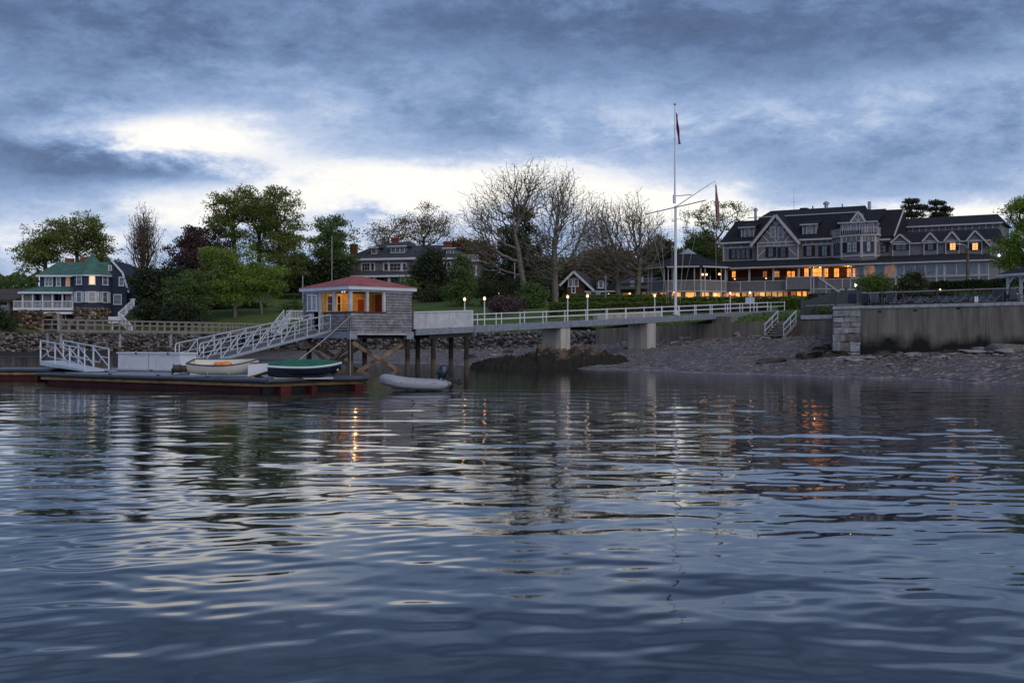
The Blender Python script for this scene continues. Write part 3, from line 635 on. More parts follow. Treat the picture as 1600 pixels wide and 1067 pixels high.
def boathouse():
    t = thing('boathouse', 'small shingled boathouse with red hip roof on piles over the water', 'boathouse', (K0.x, K0.y, 0))
    LR, LL = FR_.len, FL_.len; zf, ze = 2.55, 4.86; zr = 3.62     # floor, wall top, rail
    # solid walls: right face beyond the open porch, left face left third
    sr = FR_.at(601, 490)[0]; sl = FL_.at(505, 490)[0]
    m = MB(); FR_.slab(m, sr, zf-.25, LR, ze, -.12, 0); FR_.slab(m, .12, zf-.25, sr, zr-.04, -.12, 0)
    FL_.slab(m, sl, zf-.1, LL-.12, zr-.04, -.12, 0); FL_.slab(m, .0, zf-.1, FL_.at(499, 490)[0]*.70, ze, -.12, 0)
    FBk = Face(K0+KR+KL, K0+KL); FRt = Face(K0+KR, K0+KR+KL)
    FBk.slab(m, .12, zf-.25, FBk.len-.12, ze, -.12, 0); FRt.slab(m, .12, zf-.25, FRt.len, ze, -.12, 0); m.build('wall', 'wood_dark', t)
    shingle_wall(t, FR_, sr+.10, zf-.22, LR-.08, ze, 0, seed=1); shingle_wall(t, FR_, .08, zf-.22, sr+.10, zr-.06, 0, seed=2)
    shingle_wall(t, FL_, sl+.08, zf-.08, LL-.06, zr-.06, 0, seed=3); shingle_wall(t, FL_, 0, zf-.08, FL_.at(499, 490)[0]*.70-.05, ze, 0, seed=4)
    # floor, ceiling
    q = [K0-(KR+KL)*.0, K0+KR, K0+KR+KL, K0+KL]; c0 = K0+(KR+KL)*.5; ins = [c0+(p-c0)*.955 for p in q]
    MB().prism(ins, zf-.16, zf).build('floor', 'wood_old', t); MB().prism(ins, ze+.125, ze+.15).build('ceiling', 'amber_wall', t)
    # back wall of the lit porch with door and windows
    b0, b1 = K0+KL*.60+KR*.02, K0+KL*.60+KR*.86; FB = Face(b0, b1); m = MB()
    for k in range(13): FB.slab(m, 0, zf+k*.178, FB.len, zf+k*.178+.17, -.1, .012*(k % 2)); 
    m.build('porch_wall', 'amber_wall', t)
    b2 = K0+KR*.86+KL*.06; FC = Face(b1, b2); m = MB(); FC.slab(m, 0, zf, FC.len, ze, -.1, 0); m.build('porch_side_wall', 'brownwall', t)
    r = FB.rect(558, 468, 568, 490); dw = MB(); FB.slab(dw, r[0], zf, r[2], r[3], .013, .05); d = dw.build('door', 'door_red', t)
    fr = MB(); FB.slab(fr, r[0]-.1, zf, r[0], r[3]+.1, .013, .07); FB.slab(fr, r[2], zf, r[2]+.1, r[3]+.1, .013, .07); FB.slab(fr, r[0], r[3], r[2], r[3]+.1, .013, .07); fr.build('frame', 'lit_wood', d)
    for a, b in ((511, 518), (526.5, 531)): window(t, FB, FB.rect(a, 463, b, 486), .012, 'pane', 'lit_wood', 1, 2, .09)
    pr = FC.rect(582, 474, 587, 489); m = MB(); FC.slab(m, FC.len*.45, zf+.75, FC.len*.75, zf+1.45, 0, .03); m.build('notice_board', 'notice', t)
    # posts of the open corner
    def post(F, x, o=.02, z0=zr, w=.17):
        s = F.at(x, 470)[0]; s = min(max(s, w/2+.001), F.len-w/2-.001); m = MB(); F.slab(m, s-w/2, z0, s+w/2, ze, -w+o, o); m.build('post', 'whitewash', t)
    post(FR_, 547.5, w=.2); post(FR_, 574.5); post(FR_, 600.5, .045); post(FL_, 521, .025); post(FL_, 499.5, .045, zf); post(FL_, 505, .045, zf, .14) if False else None
    m = MB(); FL_.slab(m, sl-.08, zf-.1, sl+.06, zr-.05, -.13, .05); m.build('gate_post', 'whitewash', t)
    # rails
    m = MB(); FR_.slab(m, .02, zr-.04, sr+.05, zr+.03, -.16, .09); m.build('rail_cap', 'mahogany', t)
    m = MB(); FL_.slab(m, sl-.05, zr-.04, LL-.02, zr+.03, -.16, .09); m.build('rail_cap', 'mahogany', t)
    m = MB(); FL_.slab(m, 0, zr-.045, FL_.at(499, 490)[0]*.70, zr+.0, .02, .09); m.build('rail_cap', 'mahogany', t)
    # double window of the left wall
    for a, b in ((482.5, 487.2), (489.8, 495.2)): window(t, FL_, FL_.rect(a, 462, b, 485), .02, 'pane_pale', 'white', 1, 2, .085)
    # head beams / eaves
    hb = MB(); FR_.slab(hb, .0, ze, LR, ze+.16, -.2, .03); FL_.slab(hb, 0, ze, LL-.2, ze+.16, -.2, .03); hb.build('head_beam', 'whitewash', t)
    ov = .42; ext = [c0+(p-c0)*1.085 for p in q]; zt = 5.06
    MB().prism(ext, zt-.08, zt+.14).build('eaves', 'white', t)
    top = zt+.14; ap0 = c0-KR*.02; apz = ZAT(431.5, 75.5)
    ap = [Vector((c0.x, c0.y)) - Vector((KR.x, KR.y))*.07, Vector((c0.x, c0.y)) + Vector((KR.x, KR.y))*.07]
    e2 = [c0+(p-c0)*1.105 for p in q]
    vs = [(p.x, p.y, top+.004) for p in e2]+[(ap[0].x, ap[0].y, apz), (ap[1].x, ap[1].y, apz)]
    MB().add(vs, [(3, 2, 1, 0), (0, 1, 5, 4), (1, 2, 5), (2, 3, 4, 5), (3, 0, 4)]).build('roof', 'roof_red', t)
    # weather vane
    wv = MB(); c = Vector((ap[0].x, ap[0].y, apz-.05)); wv.tube(c, c+Vector((0, 0, .75)), .02); wv.bar(c+Vector((-.3, 0, .62)), c+Vector((.3, 0, .62)), .03); wv.ball(c+Vector((0, 0, .3)), .06); wv.build('weather_vane', 'darkmetal', t)
    # floor beams
    m = MB(); FL_.slab(m, -.05, 2.02, LL+.05, 2.42, -.35, .05); m.build('beam', 'galv', t)
    m = MB(); FR_.slab(m, .1, 2.21, LR-.25, 2.36, -.2, .04); m.build('skirt_board', 'whitewash', t)
    m = MB(); FR_.slab(m, .9, 1.98, LR-.3, 2.2, -.9, -.5); m.build('beam', 'wood_dark', t)
    for px in (546, 642):
        s = FR_.at(px, 520)[0]; s = min(max(s+.12, .25), LR-.2); m = MB(); FR_.slab(m, s-.28, 1.94, s+.26, 2.42, -.25, .07); m.build('bracket', 'galv', t)
    # piles
    cor = [K0+KR*.05+KL*.05, K0+KR*.96+KL*.05, K0+KR*.95+KL*.95, K0+KR*.05+KL*.95]
    for c in cor:
        pl = MB(); pl.tube((c.x, c.y, -1.2), (c.x, c.y, 2.1), .17, .16, 10); pl.build('pile', 'pile', t)
    z1, z2 = 1.72, -.45
    def brace(a, b, o):
        n = Vector((b.y-a.y, -(b.x-a.x))).normalized()*o
        MB().bar((a.x+n.x, a.y+n.y, z1), (b.x+n.x, b.y+n.y, z2), .10, .24).build('brace', 'brace', t)
    for a, b in ((0, 1), (0, 3), (3, 2)):
        brace(cor[a], cor[b], .19); brace(cor[b], cor[a], .31 if a != 3 else -.30)
    # sign and life ring hook on the left wall
    m = MB(); r = FL_.rect(484, 490, 491.5, 498.5); FL_.slab(m, r[0], r[1], r[2], r[3], .05, .07); sg = m.build('sign', 'white', t)
    m = MB(); FL_.slab(m, r[0]+.05, r[1]+.22, r[2]-.05, r[1]+.26, .07, .075); FL_.slab(m, r[0]+.05, r[1]+.12, r[2]-.08, r[1]+.15, .07, .075); m.build('lettering', 'blue_mark', sg)
    # flood light pair under the eave and ceiling lamp
    fl = MB(); e = FL_.pt(FL_.at(537, 457.5)[0], 4.83, .1); fl.ball(e, .05); fl.build('flood_light', 'bulb_white_dim', t); MB().ball(e+Vector((.16, -.14, 0)), .05).build('flood_light', 'bulb_white_dim', t)
    c = K0+KR*.34+KL*.36; 
    ld = bpy.data.lights.new('porch_lamp', 'POINT'); ld.energy = 26; ld.color = (1, .55, .18); ld.shadow_soft_size = 0
    lo = link(bpy.data.objects.new('porch_lamp', ld)); lo.location = (c.x-K0.x, c.y-K0.y, ze-.10); lo.parent = t
mat('lit_wood', (.62, .42, .22), .7, .15, 3); mat('notice', (.55, .40, .26), .8, .35, 9); mat('bulb_white_dim', (.85, .85, .8), .4, .05, 3, emit=.5)
pm = mat('pile', (.030, .025, .022), .85, .4, 4, .5, 14)
def pile_nodes(): # barnacle grey-brown lower part below the tide mark
    nt = pm.node_tree; N = nt.nodes.new; L = nt.links.new; b = nt.nodes['Principled BSDF']; src = b.inputs['Base Color'].links[0].from_socket
    tc = N('ShaderNodeTexCoord'); sp = N('ShaderNodeSeparateXYZ'); L(tc.outputs['Object'], sp.inputs[0])
    n = N('ShaderNodeTexNoise'); n.inputs['Scale'].default_value = 6; L(tc.outputs['Object'], n.inputs['Vector'])
    ad = N('ShaderNodeMath'); ad.operation = 'MULTIPLY_ADD'; L(n.outputs['Fac'], ad.inputs[0]); ad.inputs[1].default_value = .5; L(sp.outputs[2], ad.inputs[2])
    mr = N('ShaderNodeMapRange'); L(ad.outputs[0], mr.inputs[0]); mr.inputs[1].default_value = .75; mr.inputs[2].default_value = .95
    mx = N('ShaderNodeMix'); mx.data_type = 'RGBA'; L(mr.outputs[0], mx.inputs[0]); mx.inputs[6].default_value = (.085, .066, .05, 1); L(src, mx.inputs[7]); L(mx.outputs[2], b.inputs['Base Color'])
pile_nodes()
boathouse()

# ================================================================== foot bridge from boathouse to lawn
W0, W1 = Vector((K0.x+KR.x-.6, K0.y+KR.y+1.6)), Vector((25.0, 112.0))
WDIR = (W1-W0).normalized(); WN = Vector((WDIR.y, -WDIR.x)); WL = (W1-W0).length; WW = 1.9
def wz(s): return 2.62+(4.72-2.62)*np.clip(s/WL, 0, 1)**1.05
def wp(s, o=0, dz=0):
    q = W0+WDIR*s+WN*o; return Vector((q.x, q.y, float(wz(s))+dz))
FWn = Face(W0+WN*WW/2, W1+WN*WW/2)
def bridge():
    t = thing('foot_bridge', 'long pale footbridge with white railings running from boathouse to lawn', 'bridge', (W0.x, W0.y, 0))
    n = 24
    for name, o0, o1, z0, z1, m_ in (('deck', -WW/2, WW/2, -.10, 0, 'deckgrey'), ('girder', WW/2-.10, WW/2+.06, -.42, .012, 'galv'), ('girder', -WW/2-.06, -WW/2+.10, -.42, .012, 'galv')):
        mb = MB(); rows = []
        for k in range(n+1):
            s = WL*k/n; rows.append([wp(s, o0, z0), wp(s, o1, z0), wp(s, o1, z1), wp(s, o0, z1), wp(s, o0, z0)])
        mb.grid(rows); mb.add(rows[0][:4], [(0, 1, 2, 3)]); mb.add(rows[-1][:4], [(3, 2, 1, 0)]); mb.build(name, m_, t)
    s0 = FWn.at(738, 495)[0]
    for side in (1, -1):
        for h in (.80, .42):
            pts = [wp(s0+(WL-s0)*k/12, side*(WW/2-.05), h) for k in range(13)]; mb = MB()
            for a, b in zip(pts[:-1], pts[1:]): mb.bar(a, b, .055, .05)
            mb.build('rail', 'white', t)
        np_ = 17
        for k in range(np_+1):
            s = s0+(WL-s0)*k/np_-.06; mb = MB().bar(wp(s, side*(WW/2-.05), .0), wp(s, side*(WW/2-.05), .86), .062); mb.build('post', 'white', t)
    # timber bent under the screen
    sA = FWn.at(737, 515)[0]
    for s, o in ((sA-3.4, 1), (sA-.3, 1), (sA-3.4, -1), (sA-.3, -1)):
        c = wp(s, o*.75); MB().tube((c.x, c.y, -1.2), (c.x, c.y, c.z-.62), .17, .16, 10).build('pile', 'pile', t)
    for o in (1, -1): MB().bar(wp(sA-3.9, o*.75, -.55), wp(sA+.1, o*.75, -.55), .28, .26).build('beam', 'wood_dark', t)
    c = wp(sA+.12, WW/2+.03, -.32); MB().bar(c-Vector((0, 0, .34)), c+Vector((0, 0, .2)), .5, .12, up=(WDIR.x, WDIR.y, 0)).build('bracket', 'galv', t)
    # two concrete piers
    for px, zb, w2, label in ((884, .6, 1.0, 'first'), (1018, .6, 1.05, 'second')):
        s = FWn.at(px, 520)[0]; q = []
        for a, b in ((-.65, .92), (.65, .92), (.65, -.92), (-.65, -.92)):
            c = wp(s+a*w2*.85, b*w2); q.append((c.x, c.y))
        mb = MB().prism(q, zb, float(wz(s))-.44); mb.build('concrete_pier', 'concrete_light', t)
        q2 = [(Vector(p)-sum((Vector(v) for v in q), Vector((0, 0)))/4)*1.18+sum((Vector(v) for v in q), Vector((0, 0)))/4 for p in q]
        MB().prism(q2, zb-.5, 1.28 if px < 900 else .98).build('footing', 'concrete_light', t)
    # low concrete bench/abutment on the far side
    a, b = wp(FWn.at(985, 495)[0], -2.6), wp(FWn.at(1085, 490)[0], -2.6); MB().bar(a+Vector((0, 0, -.05)), b+Vector((0, 0, .05)), .4, .62).build('side_wall', 'concrete_light', t)
    return s0
S0 = bridge()
# white panelled screen along the bridge next to the boathouse
def screen():
    sA, sB = FWn.at(645, 495, .05)[0]+.05, FWn.at(737.5, 495, .05)[0]
    t = thing('panelled_screen', 'white boarded windscreen wall between boathouse and bridge railing', 'screen', wp(sA, WW/2, 0))
    cuts = [sA, sA+(sB-sA)*.20, sA+(sB-sA)*.60, sB]
    for a, b in zip(cuts[:-1], cuts[1:]):
        mb = MB(); P0, P1 = wp(a+.012, WW/2+.07), wp(b-.012, WW/2+.07); n = WN*.1
        mb.hexa([(P0.x-n.x, P0.y-n.y, P0.z-.02), (P0.x, P0.y, P0.z-.02), (P1.x, P1.y, P1.z-.02), (P1.x-n.x, P1.y-n.y, P1.z-.02)]+
                [(P0.x-n.x, P0.y-n.y, P0.z+1.02), (P0.x, P0.y, P0.z+1.02), (P1.x, P1.y, P1.z+1.02), (P1.x-n.x, P1.y-n.y, P1.z+1.02)]); mb.build('panel', 'whitewash', t)
    MB().bar(wp(sA, WW/2+.02, 1.06), wp(sB, WW/2+.02, 1.06), .2, .07).build('cap', 'white', t)
    MB().bar(wp(sB+.06, WW/2+.02, 0), wp(sB+.06, WW/2+.02, 1.09), .12).build('end_post', 'white', t)
screen()
# lamp posts along the bridge
def lamp_post(c, h, label, group='lit lamps along the footbridge', m_='bulb', post='white', rad=.085):
    t = thing('lamp_post', label, 'lamp', c, group); c = Vector(c)
    MB().tube(c, c+Vector((0, 0, h)), .045, .04).build('post', post, t)
    MB().tube(c+Vector((0, 0, h)), c+Vector((0, 0, h+.05)), .07, .09).build('collar', post, t)
    MB().ball(c+Vector((0, 0, h+.05+rad)), rad, 10, 7, 1.15).build('bulb', m_, t)
    MB().tube(c+Vector((0, 0, h+.06+2*rad)), c+Vector((0, 0, h+.13+2*rad)), .11, .02).build('cap', post, t)
    return t
for px, side, lb in ((726, -1, 'lit lamp on a thin white post rising behind the white screen'), (757, 1, 'lit lamp post on the bridge beside the end of the white screen'),
                     (887, -1, 'lit lamp post on the far railing above the first concrete pier'), (918, 1, 'lit lamp post on the near railing past the first concrete pier'),
                     (1023, -1, 'lit lamp post on the far railing above the second concrete pier'), (1141, -1, 'lit lamp post on the far railing before the white sign board'),
                     (1172, 1, 'lit lamp post on the near railing in line with the white sign board')):
    o = side*(WW/2-.05); s = Face(W0+WN*o, W1+WN*o).at(px, 490)[0]; c = wp(s, o, 0); lamp_post(c, 1.72 if px < 1000 else 1.62, lb)

# ================================================================== floats
U, V2 = Vector((-.803, .596)), Vector((.70, .714)); FB_ = Vector((-8.6, 41.85)); FC_ = FB_+V2*4.6
def float_dock(label, poly, zdeck, nlog):
    c = poly[0]; t = thing('float_dock', label, 'floating dock', (c.x, c.y, 0), 'floating docks')
    cen = sum(poly, Vector((0, 0)))/len(poly); sh = lambda k: [cen+(p-cen)*(1-k/max((p-cen).length, .1)) for p in poly]
    MB().prism(sh(.25), zdeck-.12, zdeck).build('deck', 'deckgrey', t)
    MB().prism(sh(.32), zdeck-.24, zdeck-.125).build('wood_frame', 'woodtrim', t)
    MB().prism(sh(.75), -.12, zdeck-.245).build('hull', 'redfloat', t)
    n = len(poly)
    for i in range(n):
        a, b = sh(.12)[i], sh(.12)[(i+1) % n]; mb = MB()
        d = b-a; k = max(2, int(d.length/1.5)); r_ = random.Random(i)
        pts = [a.lerp(b, j/k) for j in range(k+1)]; zz = [zdeck-.035+r_.uniform(-.012, .012) for _ in pts]
        for j in range(k): mb.tube((pts[j].x, pts[j].y, zz[j]), (pts[j+1].x, pts[j+1].y, zz[j+1]), .085, n=10)
        mb.build('fender', 'rubber', t, smooth=False)
        for j in range(1, k, 2):
            q = pts[j]+(cen-pts[j]).normalized()*.22; cl = MB(); e = d.normalized()*.12
            cl.bar((q.x-e.x, q.y-e.y, zdeck+.07), (q.x+e.x, q.y+e.y, zdeck+.07), .03); cl.bar((q.x, q.y, zdeck), (q.x, q.y, zdeck+.07), .06); cl.build('cleat', 'darkmetal', t)
    return t
mf = float_dock('long floating dock carrying the dinghies, with black tube fender', [FB_+U*14.7, FB_, FC_, FC_+U*14.7], .43, 4)
for k, d in ((.55, .22), (1.9, .12), (3.9, .2)):   # red floats under the open end
    c = FB_+V2*k; n = Vector((V2.y, -V2.x)); m = MB(); a = c+n*-.05
    m.hexa([(a.x, a.y, -.15), (a.x+V2.x*d*2, a.y+V2.y*d*2, -.15), (a.x+V2.x*d*2-n.x*.6, a.y+V2.y*d*2-n.y*.6, -.15), (a.x-n.x*.6, a.y-n.y*.6, -.15),
            (a.x, a.y, .19), (a.x+V2.x*d*2, a.y+V2.y*d*2, .19), (a.x+V2.x*d*2-n.x*.6, a.y+V2.y*d*2-n.y*.6, .19), (a.x-n.x*.6, a.y-n.y*.6, .19)]); m.build('pontoon', 'orange_red', mf)
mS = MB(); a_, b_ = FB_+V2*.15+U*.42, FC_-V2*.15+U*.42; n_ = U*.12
mS.prism([a_, b_, b_+n_, a_+n_], -.1, .18); mS.build('end_shade_board', 'black', mf)  # added black strip standing in for the shade under the open end
bf0 = FC_+V2*.12
float_dock('floating dock behind, carrying the white deck boxes and the foot of the gangway', [bf0+U*22.4, bf0+U*12.0, bf0+U*12.0+V2*6.2, bf0+U*22.4+V2*6.2], .43, 4)
float_dock('red sided floating dock running out of view beside the small ramp', [Vector((-40, 57.2)), Vector((-21.9, 56.2)), Vector((-21.3, 60.5)), Vector((-40, 61.5))], .46, 4)
# ---- gangway truss
mat('gang_deck_shaded', (.085, .09, .10), .8, .25, 3)  # darker copy of the deck grey, shadow on the gangway deck put into the colour
def gangway():
    a, b = Vector((-15.75, 56.2, .62)), Vector((-11.75, 74.0, 2.52)); t = thing('gangway', 'long aluminium truss gangway sloping from boathouse down to float', 'gangway', (a.x, a.y, .43))
    d = (b-a); d2 = Vector((d.x, d.y)).normalized(); w = Vector((d2.y, -d2.x, 0))*.62; up = Vector((0, 0, 1.0))
    MB().hexa([a-w-up*.06, a+w-up*.06, b+w-up*.06, b-w-up*.06, a-w, a+w, b+w, b-w]).build('deck', 'gang_deck_shaded', t)
    n = 9
    for s in (-1, 1):
        e = w*s*1.03; MB().bar(a+e-up*.02, b+e-up*.02, .07, .14).build('bottom_chord', 'alu', t)
        q0, q1 = a.lerp(b, .045)+e, a.lerp(b, .975)+e
        MB().tube(q0+up*1.0, q1+up*1.0, .035).build('top_rail', 'alu', t); MB().tube(q0+up*.52, q1+up*.52, .026).build('mid_rail', 'alu', t)
        MB().path([q0+up*1.0, q0+up*.9-d*.006, q0+up*.62-d*.006, q0+up*.52], .032).build('rail_loop', 'alu', t)
        for k in range(n+1):
            c = a.lerp(b, .06+.91*k/n)+e; MB().tube(c, c+up, .026).build('post', 'alu', t)
            if k < n:
                c2 = a.lerp(b, .06+.91*(k+1)/n)+e; x, y = (c, c2+up) if k < n*.62 else (c+up, c2); MB().tube(x, y, .030).build('diagonal', 'alu', t)
    for k, s in ((0, 1), (0, -1)):
        c = a+w*s*.8-up*.10; MB().tube(c-w*.1, c+w*.1, .09, n=10).build('roller', 'rubber', t)
    return a, b
GA, GB = gangway()
# ---- small ramp between the floats
def small_ramp():
    a, b = P(80, 573.5, 58.5), P(152, 581.5, 53.6); a.z = .86; b.z = .50
    t = thing('small_ramp', 'short aluminium ramp with braced handrails bridging two floats', 'gangway', (b.x, b.y, .43)); d = b-a; d2 = Vector((d.x, d.y)).normalized()
    w = Vector((d2.y, -d2.x, 0))*.55; up = Vector((0, 0, 1))
    MB().hexa([a-w-up*.22, a+w-up*.22, b+w-up*.06, b-w-up*.06, a-w, a+w, b+w, b-w]).build('deck', 'alu', t)
    for s in (-1, 1):
        e = w*s; c = [a.lerp(b, q)+e for q in (.02, .36, .68, .99)]; h = 1.0
        MB().path([c[0]+up*h, c[3]+up*h*.96, c[3]+up*.02], .034).build('top_rail', 'alu', t)
        for q in c[:3]: MB().tube(q, q+up*h, .042).build('post', 'alu', t)
        MB().tube(c[0]+up*.1, c[1]+up*.85, .03).build('diagonal', 'alu', t); MB().tube(c[1]+up*.85, c[2]+up*.1, .03).build('diagonal', 'alu', t); MB().tube(c[2]+up*.9, c[3]+up*.15, .03).build('diagonal', 'alu', t)
        m0 = [c[0]+up*.62, c[0].lerp(c[1], .45)+up*.6, c[0].lerp(c[1], .55)+up*.3, c[1]+up*.28, c[2]+up*.27, c[2].lerp(c[3], .4)+up*.27, c[2].lerp(c[3], .55)+up*.55, c[3]+up*.55]
        MB().path(m0, .026).build('mid_rail', 'alu', t)
    for s in (-1, 1):
        c = b+w*s; e = Vector((d2.x, d2.y, 0)); MB().bar(c-w*s*.4+e*.05-up*.03, c+w*s*.3+e*.5-up*.05, .2, .05).build('hinge_plate', 'white', t)
small_ramp()
# ---- deck boxes
def deck_box(x0, x1, yb, yt, D0, D1, label):
    a, b = PZ(x0, D0), PZ(x1, D1); F = Face(a[:2], b[:2]); t = thing('deck_box', label, 'box', F.pt(F.len/2, .43), 'white deck boxes on the float'); h = .78
    m = MB(); F.slab(m, 0, .43, F.len, .43+h, -.95, 0); m.build('body', 'white', t)
    m = MB(); F.slab(m, -.06, .43+h+.004, F.len+.06, .43+h+.075, -1.0, .06); m.build('lid', 'white', t)
    for s0, s1 in ((.0, F.len*.26), (F.len*.26, F.len)):
        m = MB(); q = .03
        F.slab(m, s0+q, .47, s1-q, .52, 0, .02); F.slab(m, s0+q, .43+h-.07, s1-q, .43+h-.02, 0, .02); F.slab(m, s0+q, .52, s0+q+.05, .43+h-.07, 0, .02); F.slab(m, s1-q-.05, .52, s1-q, .43+h-.07, 0, .02)
        m.build('moulding', 'white', t)
    m = MB(); F.slab(m, F.len*.62, .43+h-.03, F.len*.66, .43+h+.06, .061, .09); m.build('latch', 'darkmetal', t)
deck_box(184.5, 231.5, 577, 553, 57.6, 56.4, 'white wooden deck box nearer the small ramp'); deck_box(233, 282, 577, 553, 56.35, 55.1, 'white wooden deck box next to the gangway foot')
# ---- boats
def hull_mesh(L, B, Dp, sheer, n=16, m=9, transom=.62, keel=0.0, inner=False, flare=1.0):
    rows = []
    for i in range(n+1):
        t = i/n; bw = B/2*(transom+(1-transom)*math.sin(min(t/.55, 1)*math.pi/2)) if t < .55 else B/2*max(.015, math.cos((t-.55)/.45*math.pi/2)**.62)
        top = Dp+sheer*((t-.42)/.58)**2 if t > .42 else Dp+sheer*.35*((.42-t)/.42)**2; bot = keel+Dp*.62*max(0, (t-.62)/.38)**2.6+Dp*.10*max(0, (.25-t)/.25)**2
        row = []
        for j in range(m+1):
            a = math.pi*j/m; cy = -math.cos(a); sy = math.sin(a)**.75
            row.append(Vector((L*(t-.5), bw*cy*(1 if abs(cy) > .999 else flare), top-(top-bot)*sy)))
        rows.append(row)
    return rows
def placed(rows, c, ang, tilt=0.0, flip=False, heel=0.0):
    ca, sa = math.cos(ang), math.sin(ang); out = []
    for r in rows:
        q = []
        for p in r:
            x, y, z = p
            if flip: z = -z; y = -y
            x, z = x*math.cos(tilt)-z*math.sin(tilt), x*math.sin(tilt)+z*math.cos(tilt)
            y, z = y*math.cos(heel)-z*math.sin(heel), y*math.sin(heel)+z*math.cos(heel)
            q.append(Vector((c[0]+x*ca-y*sa, c[1]+x*sa+y*ca, c[2]+z)))
        out.append(q)
    return out
ZD = .43
def white_dinghy():
    c = Vector((P(352, 586, 45.6).x, 45.6, ZD)); ang = R(-8)+0.0; t = thing('rowing_dinghy', 'cream open rowing dinghy with dark gunwale sitting on the float', 'rowing boat', c)
    h = hull_mesh(2.75, 1.25, .46, .14); o = placed(h, c+Vector((0, 0, .10)), ang, heel=R(11)); MB().grid(o).build('hull', 'cream', t, smooth=True)
    i_ = [[Vector((p.x*.97, p.y*.95, p.z+.035 if 0 < j < len(r)-1 else p.z)) for j, p in enumerate(r)] for r in h]; oi = placed(i_, c+Vector((0, 0, .10)), ang, heel=R(11))
    MB().grid([list(reversed(r)) for r in oi]).build('lining', 'cream', t, smooth=True)
    MB().add(o[0]+[], [tuple(range(len(o[0])))]).build('transom', 'cream', t)
    for k in (0, -1): MB().path([r[k]+Vector((0, 0, .01)) for r in o], .028).build('gunwale', 'rubber', t)
    MB().bar(o[0][0], o[0][-1], .05).build('transom_cap', 'rubber', t)
    for k in (5, 10): a, b = oi[k][1], oi[k][-2]; MB().bar(a.lerp(b, .03)+Vector((0, 0, -.06)), a.lerp(b, .97)+Vector((0, 0, -.06)), .03, .22, up=(0, 0, 1)).build('thwart', 'cream', t)
    v = thing('life_jacket', 'orange life jacket lying in the cream rowing dinghy', 'life jacket', c+Vector((0, 0, .30)))
    m = MB(); q = (oi[8][0]+oi[8][-1])/2
    for dx, w in ((-.16, .22), (.10, .26)): m.ball(q+Vector((dx, -.2, -.06)), w, 8, 6, .45)
    m.build('padding', 'orange', v, smooth=True); MB().bar(q+Vector((-.3, -.2, .02)), q+Vector((.3, -.22, .0)), .03).build('strap', 'darkmetal', v)
    for k, e in ((0, .25), (1, -.25)):
        m = MB(); a, b = o[3][4]+Vector((0, e, .36)), o[13][4]+Vector((0, e*.6, .30)); m.tube(a, b, .022); m.bar(b, b+(b-a).normalized()*.45, .13, .025); ob = m.build('oar', 'wood_old'); tag(ob, 'wooden oar laid along the inside of the cream rowing dinghy', 'oar', 'oars in the rowing dinghy')
white_dinghy()
def upturned():
    c = Vector((P(425, 586, 44.9).x, 44.9, ZD+.53)); t = thing('upturned_skiff', 'white flat skiff lying upside down with purple bottom cover', 'skiff', (c.x, c.y, ZD))
    a, b = P(393, 586, 44.75), P(470, 586, 44.45); d = Vector((b.x-a.x, b.y-a.y, 0)); n = Vector((d.y, -d.x, 0)).normalized(); L = d.length
    pr = [(0, .03, .50), (.18, .13, .53), (.36, .24, .55), (.7, .34, .58), (1, .40, .60)]; rows = []
    for q, z0, z1 in pr:
        p = Vector((a.x, a.y, 0))+d*q; w = .40-.1*q; rows.append([p+n*w+Vector((0, 0, ZD+z0)), p+n*(w-.08)+Vector((0, 0, ZD+z1)), p-n*(w-.08)+Vector((0, 0, ZD+z1)), p-n*w+Vector((0, 0, ZD+z0))])
    MB().grid(rows).add(rows[0], [(0, 1, 2, 3)]).add(rows[-1], [(3, 2, 1, 0)]).build('hull', 'white', t)
    MB().grid([[r[1]+Vector((0, 0, .012))+n*-.02, (r[1]+r[2])/2+Vector((0, 0, .07)), r[2]+Vector((0, 0, .012))] for r in rows]).build('cover', 'purple_tarp', t)
    MB().path([r[0] for r in rows], .025).build('gunwale', 'woodtrim', t); MB().path([r[3] for r in rows], .025).build('gunwale', 'woodtrim', t)
    for q in (.12, .9):
        p = Vector((a.x, a.y, 0))+d*q; MB().bar(p+n*.5+Vector((0, 0, ZD+.01)), p-n*.5+Vector((0, 0, ZD+.01)), .1, .09 if q < .5 else .6).build('chock', 'wood_old', t)
upturned()
def navy_boat():
    c = Vector((P(477, 590, 43.4).x, 43.35, ZD)); ang = R(7); t = thing('covered_boat', 'glossy navy dinghy with green cover and white gunwale on the float', 'boat', c)
    h = hull_mesh(2.62, 1.2, .43, .10, transom=.80); o = placed(h, c+Vector((0, 0, .06)), ang, heel=R(6)); MB().grid(o).build('hull', 'navy', t, smooth=True)
    MB().add(o[0], [tuple(range(len(o[0])))]).build('transom', 'navy', t)
    rows = []
    for i, r in enumerate(o):
        a, b = r[0], r[-1]; row = []
        for j in range(7):
            q = j/6; cam_ = (1-(2*q-1)**2)*(.21*math.sin(math.pi*min(1, max(0, .1+.9*i/len(o)))))
            row.append(a.lerp(b, q)+Vector((0, 0, .022+cam_)))
        rows.append(row)
    MB().grid(rows).build('cover', 'green_cover', t, smooth=True)
    for k in (0, -1): MB().path([r[k] for r in o], .042).build('gunwale', 'white', t)
    MB().bar(o[0][0], o[0][-1], .07).build('transom_cap', 'white', t)
    MB().bar(c+Vector((-1.1, -.15, .03)), c+Vector((1.0, .2, .03)), .8, .05).build('trolley_board', 'whitewash', t)
    m = MB(); q = o[-2][4]; m.ball(q+Vector((.05, -.12, .1)), .06); m.build('bow_eye', 'gold', t)
navy_boat()
